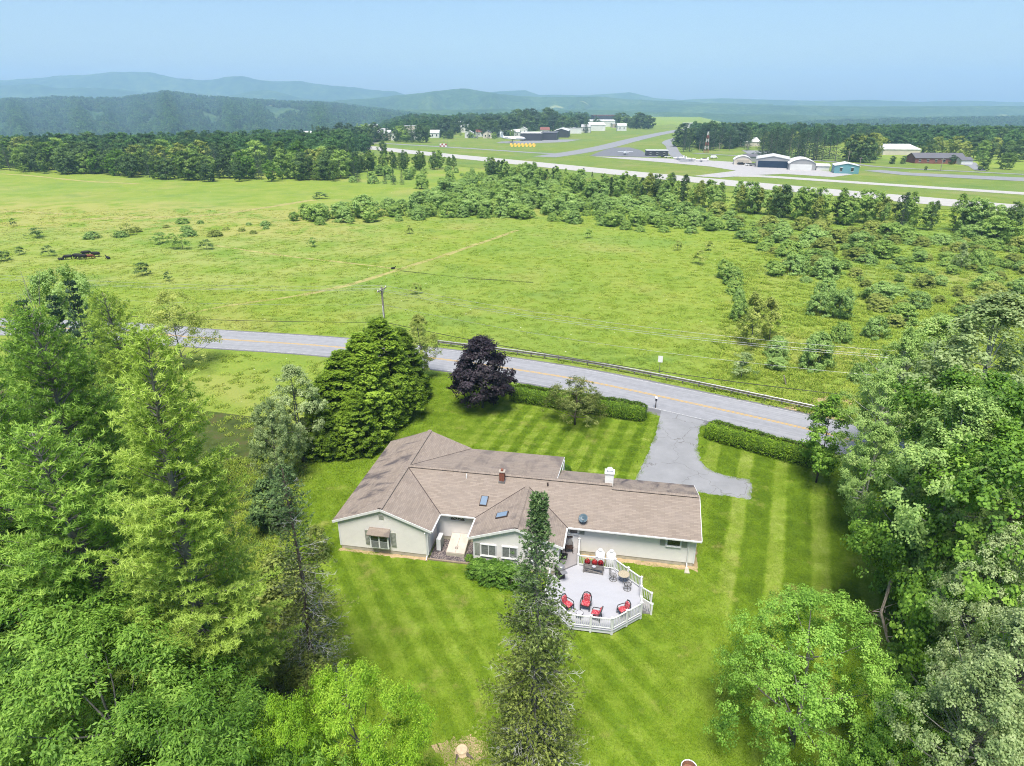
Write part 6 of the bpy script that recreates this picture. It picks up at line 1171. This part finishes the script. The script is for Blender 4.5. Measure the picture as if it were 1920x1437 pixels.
def car(label, u, v, rz, col, z=0.22, van=False):
    t = thing('parked_car', label, 'car', gp(u, v) + Vector((0, 0, z)), rz, 'vehicles at the airfield'); pr = [(-2.2, .35), (-2.25, .8), (-2.1, 1.0), (2.1, .9), (2.25, .7), (2.2, .35)]; b = MB()
    b.add([(x, -.85, zz) for x, zz in pr] + [(x, .85, zz) for x, zz in pr], [tuple(range(6)), tuple(range(11, 5, -1))] + [(i, 6+i, 6+(i+1) % 6, (i+1) % 6) for i in range(6)]); b.build('body', CC[col], t)
    tp = 1.9 if van else 1.45; c = [(-2.0, 1.0), (-1.6, tp), (.6 if not van else 1.2, tp), (1.3 if not van else 1.9, .95)]; MB().add([(x, -.75, zz) for x, zz in c] + [(x, .75, zz) for x, zz in c], [(0, 1, 2, 3), (7, 6, 5, 4)] + [(i, 4+i, 4+(i+1) % 4, (i+1) % 4) for i in range(4)]).build('cabin', M['glass'] if not van else CC[col], t)
    for x in (-1.4, 1.4):
        for s in (-1, 1): MB().tube([(x, s*.72, .33), (x, s*.9, .33)], .33, 10).build('wheel', M['char'], t)
for a in (('white van on the access road beside the apron', 1338, 298, 0.1, 'white', .25, True), ('dark car in front of the small arched shed', 1389, 310, 0.4, 'dark'), ('white car nearest the large hangar, left one', 1404, 311.5, 0.2, 'white'), ('grey car beside the white one at the large hangar', 1412, 312, -0.2, 'grey'), ('dark pickup at the left corner of the large hangar', 1417, 310.5, 1.2, 'dark'), ('white car by the fuel hut', 1252, 296.5, 0.3, 'white'), ('dark car by the fuel hut, left one', 1245, 296, 0.2, 'dark'), ('white car at the right end of the parked planes', 1322, 301.5, 0.1, 'white'), ('white car parked at the village', 918, 259.8, 0.1, 'white'), ('grey car parked at the village, left one', 893, 260.3, 0.1, 'grey'), ('dark car parked at the village, right one', 973, 258.8, 0.1, 'dark'), ('dark car behind the brick offices at the right', 1846, 311, 0.5, 'grey')): car(*a)
M['mast_red'] = plain('mast_red', (0.33, 0.10, 0.08), 0.5, 0.1); M['mast_white'] = plain('mast_white', (0.7, 0.68, 0.65), 0.5, 0.1)
mp = gp(1324, 287); ms = thing('lattice_mast', 'red and white lattice mast beside the airfield trees', 'mast', mp)
mh = top_z(1324, 247, mp.y)
for k in range(6):
    m = MB(); z0_, z1_ = mh*k/6, mh*(k+1)/6; w0, w1 = 1.6*(1-k/6*.8), 1.6*(1-(k+1)/6*.8); cs = [(-1, -1), (1, -1), (1, 1), (-1, 1)]
    for i in range(4): a, b = cs[i], cs[(i+1) % 4]; m.tube([(a[0]*w0, a[1]*w0, z0_), (a[0]*w1, a[1]*w1, z1_)], 0.10, 4); m.tube([(a[0]*w0, a[1]*w0, z0_), (b[0]*w1, b[1]*w1, z1_)], 0.05, 4); m.tube([(b[0]*w0, b[1]*w0, z0_), (a[0]*w1, a[1]*w1, z1_)], 0.05, 4)
    m.build('mast_section', M['mast_red'] if k % 2 == 0 else M['mast_white'], ms)
an = thing('beacon_hut', 'red and white checked beacon hut with thin aerials by the runway', 'hut', gp(831, 276)); 
for i in range(4):
    for j in range(2): MB().box(-3+i*1.5, -1.5+i*1.5, 0, 3, j*1.3, j*1.3+1.3).build('panel', M['mast_red'] if (i+j) % 2 == 0 else M['mast_white'], an)
for x in (-3.6, 0.5, 3.5): MB().tube([(x, 2, 0), (x, 2, 9)], 0.1, 5).build('aerial', M['steel'], an)
M['marker'] = plain('yellow_marker', (0.75, 0.42, 0.06), 0.6, 0.1)
for i in range(7):
    for j in range(2):
        mk = thing('runway_marker', 'yellow runway marker board in the double row beside the jet', 'marker', gp(958 + i*7.0 + j*2, 273.2 + j*2.6), 0, 'yellow marker boards'); MB().slab([(-1.1, 0, 0.1), (0.5, 0, 0.1), (1.1, .5, 1.9), (-0.5, .5, 1.9)], 0.1).build('board', M['marker'], mk); MB().slab([(-0.6, 1.6, 0.2), (0.5, 1.6, 0.2), (-0.4, .56, 1.8), (-0.6, .56, 1.8)], 0.1).build('strut', M['mast_white'], mk)
for u, vb, vt, lab in ((1588, 312, 283, 'far utility pole above the teal shed'), (1483, 301, 278, 'far utility pole above the large hangar'), (1506, 303, 287, 'short far pole behind the arched hangar'), (1612, 309, 295, 'short far pole right of the teal shed'), (1763, 321, 297, 'far utility pole before the brick offices'), (1348, 284, 268, 'far pole left of the dark pines'), (1311, 284, 265, 'far pole left of the lattice mast'), (926, 259.5, 249, 'far pole in the village row')):
    p = gp(u, vb); hh = top_z(u, vt, p.y); t = thing('far_pole', lab, 'utility pole', p, 0, 'far utility poles'); MB().tube([(0, 0, 0), (0, 0, hh)], [0.22, 0.17], 6).build('shaft', M['pole'], t); MB().box(-1.2, 1.2, -.07, .07, hh-.8, hh-.6).build('crossarm', M['pole'], t)
def grove(pts, keys, hs_, leaves, name, label, cat, group, seed, w=1.0):
    r = random.Random(seed)
    for (u, vb) in pts:
        key, hp = r.choice(keys); b = gp(u, vb); Hh = r.uniform(*hs_); k = Hh/hp; s = k*r.uniform(.85, 1.15)*w; lf = r.choice(leaves); lo, hi = hs_; us = sorted(q[0] for q in pts); q3 = sum(u > us[int(len(us)*f)] for f in (.2, .4, .6, .8)); hv = sorted(q[1] for q in pts)[len(pts)//2]
        plant(key, name, f"{size_word(Hh, lo + (hi-lo)*.35, lo + (hi-lo)*.7)} {HUE[lf]} {label}, {'front' if vb > hv else 'rear'}, {('far left', 'left', 'centre', 'right', 'far right')[q3]}", cat, b, lf, 'bark_grey', None, (s, s, k), group)
rg = random.Random(8)
grove([(rg.uniform(1425, 1625), rg.uniform(294, 304) + (0 if True else 0)) for _ in range(34)], [('midP', 15), ('midP', 15), ('midS', 13)], (15, 19), ('dkspruce',), 'windbreak_pine', 'pine in the windbreak behind the hangars', 'pine tree', 'windbreak pines behind the hangars', 2, 1.25)
grove([(rg.uniform(1590, 1640), rg.uniform(296, 306)) for _ in range(9)], [('midB', 12)], (13, 17), ('wood', 'olive'), 'windbreak_tree', 'broadleaf tree at the windbreak end', 'tree', 'windbreak end trees', 3)
grove([(rg.uniform(1268, 1405), rg.uniform(274, 286)) for _ in range(30)], [('midP', 15), ('midB', 12), ('midS', 13)], (13, 20), ('dkspruce', 'dkspruce', 'wood'), 'grove_tree', 'tree round the lattice mast', 'tree', 'grove round the mast', 4, 1.1)
grove([(rg.uniform(1400, 1500), rg.uniform(266, 280)) for _ in range(12)], [('midB', 12)], (9, 13), ('wood', 'olive'), 'shed_tree', 'tree round the long shed', 'tree', 'trees round the long shed', 5)
grove([(1735, 303), (1752, 300), (1775, 299), (1790, 300), (1805, 299), (1825, 297), (1838, 302), (1850, 300), (1880, 300), (1905, 303), (1930, 300), (1960, 306), (1890, 296), (1860, 294)], [('midB', 12)], (10, 16), ('wood', 'shrub', 'olive'), 'park_tree', 'tree behind the brick offices', 'tree', 'trees behind the brick offices', 6)
for u, vb, vt, lab in ((1842, 320, 297, 'round green tree right of the brick offices drive'), (1885, 318, 288, 'broad spreading tree at right beyond the airfield'), (1672, 308, 293, 'left tree of a low pair before the white warehouse'), (1692, 308, 293, 'right tree of a low pair before the white warehouse'), (1735, 320, 312, 'small bush on the verge before the brick offices'), (1784, 309, 291, 'small tree against the wall of the brick offices'), (1410, 300, 287, 'round dark bush behind the small arched shed')): foot_tree(u, vb, vt, 'midB', 12, 'park_tree', lab, 'woodlt' if u > 1800 else 'wood', 'bark_grey', 1.25 if u > 1800 else 1.0)
grove([(rg.uniform(965, 1040), rg.uniform(240, 250)) for _ in range(22)], [('midB', 12), ('midP', 15)], (20, 30), ('wood', 'dkspruce'), 'village_tree', 'tree in the village wood', 'tree', 'village wood', 7, 1.2)
grove([(rg.uniform(780, 960), rg.uniform(244, 257)) for _ in range(64)], [('midB', 12), ('midA', 12), ('midS', 13)], (13, 22), ('wood', 'wood', 'dkspruce'), 'village_tree', 'tree among the left village houses', 'tree', 'left village trees', 8, 1.1)
grove([(rg.uniform(820, 985), rg.uniform(257, 261.5)) for _ in range(22)], [('midB', 12), ('midS', 13)], (6, 11), ('wood', 'shrub', 'dkspruce'), 'garden_tree', 'tree between the village houses', 'tree', 'village garden trees', 12, 1.1)
grove([(rg.uniform(1020, 1130), rg.uniform(236, 250)) for _ in range(26)], [('midB', 12), ('midS', 13)], (14, 22), ('wood', 'dkspruce'), 'village_tree', 'tree round the village halls', 'tree', 'right village trees', 9, 1.1)
grove([(rg.uniform(1150, 1225), rg.uniform(234, 243)) for _ in range(12)], [('midB', 12)], (14, 24), ('wood',), 'village_tree', 'tree on the rise beyond the halls', 'tree', 'hilltop village trees', 10, 1.2)
grove([(rg.uniform(560, 800), rg.uniform(262, 268)) for _ in range(40)], [('midB', 12), ('midS', 13), ('midA', 12)], (10, 17), ('wood', 'wood', 'dkspruce', 'shrub'), 'valley_tree', 'tree round the works', 'tree', 'trees round the works', 11, 1.1)
# ---------------------------------------------------------------- uncountable stuff: far woods and grass, instanced with geometry nodes
def scatter(name, pts, yaw, scl, idx, sources, label, kindword):
    me = bpy.data.meshes.new(name); me.from_pydata([tuple(p) for p in pts], [], [])
    for nm, dat in (('yaw', yaw), ('scl', scl)): a = me.attributes.new(nm, 'FLOAT', 'POINT'); a.data.foreach_set('value', np.asarray(dat, np.float32))
    a = me.attributes.new('idx', 'INT', 'POINT'); a.data.foreach_set('value', np.asarray(idx, np.int32))
    o = link(name, me); tag(o, label, kindword, None, 'stuff')
    ng = bpy.data.node_groups.new(name + '_nodes', 'GeometryNodeTree'); ng.interface.new_socket('Geometry', in_out='INPUT', socket_type='NodeSocketGeometry'); ng.interface.new_socket('Geometry', in_out='OUTPUT', socket_type='NodeSocketGeometry')
    N, Lk = ng.nodes, ng.links; gi, go, jn = N.new('NodeGroupInput'), N.new('NodeGroupOutput'), N.new('GeometryNodeJoinGeometry')
    def attr(nm, ty): n = N.new('GeometryNodeInputNamedAttribute'); n.data_type = ty; n.inputs[0].default_value = nm; return n.outputs[0]
    cx = N.new('ShaderNodeCombineXYZ'); Lk.new(attr('yaw', 'FLOAT'), cx.inputs[2])
    for i, src in enumerate(sources):
        oi = N.new('GeometryNodeObjectInfo'); oi.inputs[0].default_value = src; oi.inputs[1].default_value = True
        cm = N.new('FunctionNodeCompare'); cm.data_type = 'INT'; cm.operation = 'EQUAL'; Lk.new(attr('idx', 'INT'), cm.inputs[2]); cm.inputs[3].default_value = i
        ip = N.new('GeometryNodeInstanceOnPoints'); Lk.new(gi.outputs[0], ip.inputs['Points']); Lk.new(oi.outputs['Geometry'], ip.inputs['Instance']); Lk.new(cm.outputs[0], ip.inputs['Selection'])
        Lk.new(cx.outputs[0], ip.inputs['Rotation']); Lk.new(attr('scl', 'FLOAT'), ip.inputs['Scale']); Lk.new(ip.outputs[0], jn.inputs[0])
    Lk.new(jn.outputs[0], go.inputs[0]); md = o.modifiers.new('scatter', 'NODES'); md.node_group = ng
    return o
def source(name, me, mat):
    m = me.copy(); m.materials.clear(); m.materials.append(mat); return bpy.data.objects.new(name, m)   # kept out of the scene, only instanced
M['leaf_farwood'] = leaf_mat('far_wood_foliage', (0.016, 0.06, 0.024), (0.085, 0.20, 0.06), (0.22, 0.38, 0.10), 0.35); M['leaf_fardark'] = leaf_mat('far_conifer_foliage', (0.010, 0.04, 0.024), (0.035, 0.10, 0.055), (0.10, 0.20, 0.09), 0.35)  # conifer colour pushed to bluish green, standing in for some of the haze
FS = [source('far_tree_' + k + lf, PROTO[k][0], M['leaf_' + lf]) for k, lf in (('midB', 'farwood'), ('midA', 'farwood'), ('midS', 'fardark'), ('midB', 'wood'), ('midP', 'fardark'))]
FB = np.array([12, 12, 13, 12, 15.0])
def forest(name, P, hlo, hhi, label, seed, wts=(5, 4, 3, 2, 2)):
    r = np.random.default_rng(seed); n = len(P); w = np.array(wts, float); idx = r.choice(5, n, p=w/w.sum()); h = r.uniform(hlo, hhi, n)
    scatter(name, P, r.uniform(0, 6.28, n), h/FB[idx], idx, FS, label, 'forest')
WB = poly_px([(-300, 303), (0, 306), (350, 318), (640, 318), (690, 296), (690, 268), (560, 259), (300, 254), (0, 250), (-300, 248)]); q = sample(WB, 2600, 0, 21); forest('woods', np.c_[q, [far_drop(*p) for p in q]], 10, 16, 'mixed woods behind the front ranks at left', 1)
def hill_points(ob, n, seed, rmax=0.8):
    V = np.array([v.co for v in ob.data.vertices]); F = np.array([p.vertices for p in ob.data.polygons]); r = np.random.default_rng(seed)
    F = F[:int(len(F)*rmax)]; A = V[F]; ar = np.linalg.norm(np.cross(A[:, 1]-A[:, 0], A[:, 3]-A[:, 0]), axis=1); ar *= np.abs(A[:, 0, 0]/A[:, 0, 1]) < 0.95; f = r.choice(len(F), n, p=ar/ar.sum()); a, b = r.uniform(0, 1, (2, n, 1)); A = A[f]
    P = (A[:, 0]*(1-a) + A[:, 1]*a)*(1-b) + (A[:, 3]*(1-a) + A[:, 2]*a)*b; P[:, 2] -= 1.0; gapn = np.sin(P[:, 0]/170+1)*np.sin(P[:, 1]/260+P[:, 0]/400) + 0.6*np.sin(P[:, 0]/61+P[:, 1]/97); return P[gapn < 0.95]
forest('hill_woods', hill_points(_hl, 17000, 5), 14, 24, 'forest covering the near hill at left', 3); forest('hill_woods', hill_points(_hr, 8000, 6), 14, 22, 'forest covering the low ridge at right behind the airfield', 4)
WB = poly_px([(1300, 262), (1420, 268), (1560, 274), (1700, 279), (1920, 291), (2200, 300), (2200, 270), (1900, 262), (1600, 254), (1420, 250), (1300, 250)]); q = sample(WB, 1100, 0, 23); forest('woods', np.c_[q, [far_drop(*p) for p in q]], 10, 16, 'woods beyond the airfield at right', 5)
WB = poly_px([(640, 262), (800, 257), (850, 246), (860, 236), (800, 229), (700, 228), (640, 240)]); q = sample(WB, 900, 0, 24); forest('woods', np.c_[q, [far_drop(*p) for p in q]], 11, 18, 'woods behind the works left of the village', 6)
WB = poly_px([(860, 240), (1010, 238), (1100, 232), (1100, 226), (980, 226), (860, 228)]); q = sample(WB, 420, 0, 25); forest('woods', np.c_[q, [far_drop(*p) for p in q]], 12, 20, 'woods behind the village', 7)
# grass tufts
def tuft(name, n, R, h, w, seed, mat):
    r = np.random.default_rng(seed); a = r.uniform(0, 6.28, n); d = R*np.sqrt(r.uniform(0, 1, n)); B = np.c_[d*np.cos(a), d*np.sin(a), np.zeros(n)]; hh = h*r.uniform(0.5, 1.2, n); t = r.uniform(0, 6.28, n); s = np.c_[np.cos(t), np.sin(t), np.zeros(n)]*w/2; ln = np.c_[np.sin(t), -np.cos(t)]*(hh*r.uniform(0.9, 2.2, n))[:, None]
    T3 = np.stack([B - s, B + s, B + np.c_[ln, hh]], 1); fl = np.cross(T3[:, 1]-T3[:, 0], T3[:, 2]-T3[:, 0])[:, 2] < 0; T3[fl] = T3[fl][:, [1, 0, 2]]; V = T3.reshape(-1, 3); me = np_mesh(name, V, np.arange(3*n).reshape(-1, 3), mat, r.uniform(0, 1, n)); return bpy.data.objects.new(name, me)
LT = [tuft('lawn_tuft', 110, 0.5, 0.075, 0.03, 1, M['lawn_blade']), tuft('lawn_tuft_b', 110, 0.5, 0.06, 0.035, 2, M['lawn_blade'])]
lp = np.array([p[:2] for p in LAWN]); q = sample(lp, 21000, 0, 31)
loc = np.array([(HX.x*(x-HO.x) + HX.y*(y-HO.y), HY.x*(x-HO.x) + HY.y*(y-HO.y)) for x, y in q]); bad = (loc[:, 0] > 0.2) & (loc[:, 0] < 8.0) & (loc[:, 1] > -0.3) & (loc[:, 1] < 13.5); bad |= (loc[:, 0] > 7) & (loc[:, 0] < 28.7) & (loc[:, 1] > 2.2) & (loc[:, 1] < 10.6); bad |= (loc[:, 0] > 7.0) & (loc[:, 0] < 18.3) & (loc[:, 1] > -0.5) & (loc[:, 1] < 4) ; bad |= inside(loc, np.array([(20.9+(x-20.9)*1.05, -2.3+(y+2.3)*1.05) for x, y in OCT]))
bad |= inside(q, np.array([p[:2] for p in DRV])); 
for i in range(0, len(RD), 1): bad |= (np.hypot(q[:, 0]-RD[i, 0], q[:, 1]-RD[i, 1]) < 5.2)
q = q[~bad]; r = np.random.default_rng(1); scatter('lawn_blades', np.c_[q, np.full(len(q), 0.004)], r.uniform(0, 6.28, len(q)), r.uniform(0.7, 1.2, len(q)), r.integers(0, 2, len(q)), LT, 'short mown grass of the lawn', 'grass')
MT = [tuft('meadow_tuft', 60, 0.8, 0.13, 0.07, 3, M['meadow_blade']), tuft('meadow_tuft_b', 60, 0.7, 0.18, 0.06, 4, M['meadow_blade']), tuft('weed_tuft', 70, 0.65, 0.24, 0.10, 5, M['leaf_grass'])]
r = np.random.default_rng(2); n = 34000; yy = 62 + (230-62)*r.uniform(0, 1, n)**1.6; xx = r.uniform(-0.9, 0.9, n)*yy*1.02; q = np.c_[xx, yy]; dm = np.full(n, 1e9)
for i in range(len(RD)): dm = np.minimum(dm, np.hypot(q[:, 0]-RD[i, 0], q[:, 1]-RD[i, 1]))
rx = np.interp(q[:, 0], RD[:, 0], RD[:, 1]); keep = (dm > 4.9) & (q[:, 1] > rx); q = q[keep]; n = len(q)
wet = (q[:, 0] > 0.33*q[:, 1]); idx = np.where(wet & (r.uniform(0, 1, n) < 0.35), 2, r.integers(0, 2, n)); sc = r.uniform(0.5, 1.1, n)*np.where(wet, 1.35, 1.0)
scatter('meadow_blades', np.c_[q, np.zeros(n)], r.uniform(0, 6.28, n), sc, idx, MT, 'tussocky grass of the hay field and wet meadow', 'grass')
# long grass on the near verge left of the lawn and round the trees
vp = poly_px([(200, 652), (400, 662), (600, 676), (700, 690), (820, 702), (690, 772), (585, 862), (520, 850), (380, 800), (200, 760)]); q = sample(vp, 420, 0, 33); vq = sample(np.array([(-30, 14), (-9, 14), *[tuple(p) for p in poly_px([(545, 1437), (520, 1300), (505, 1150), (550, 960), (590, 865), (500, 850), (300, 900)])], (-38, 40)]), 2600, 0, 34); q = np.concatenate([q, vq]); n = len(q)
scatter('verge_grass', np.c_[q, np.zeros(n)], r.uniform(0, 6.28, n), r.uniform(0.5, 1.1, n), r.integers(0, 3, n), MT, 'long grass on the verge and under the pines', 'grass')
# ---------------------------------------------------------------- haze: one even box of air round everything below the sky
HZ = NT('haze_air'); HZ.n.remove(HZ.b); pv = HZ.new('ShaderNodeVolumePrincipled'); pv.inputs['Color'].default_value = (0.44, 0.68, 1.0, 1); pv.inputs['Density'].default_value = HAZE; pv.inputs['Anisotropy'].default_value = 0.0
HZ.l.new(pv.outputs[0], HZ.out.inputs['Volume'])
if hasattr(HZ.m.cycles, 'homogeneous_volume'): HZ.m.cycles.homogeneous_volume = True
tag(MB().box(-9300, 9300, -9300, 9300, -170, 430).build('haze', HZ.m), kind='stuff')
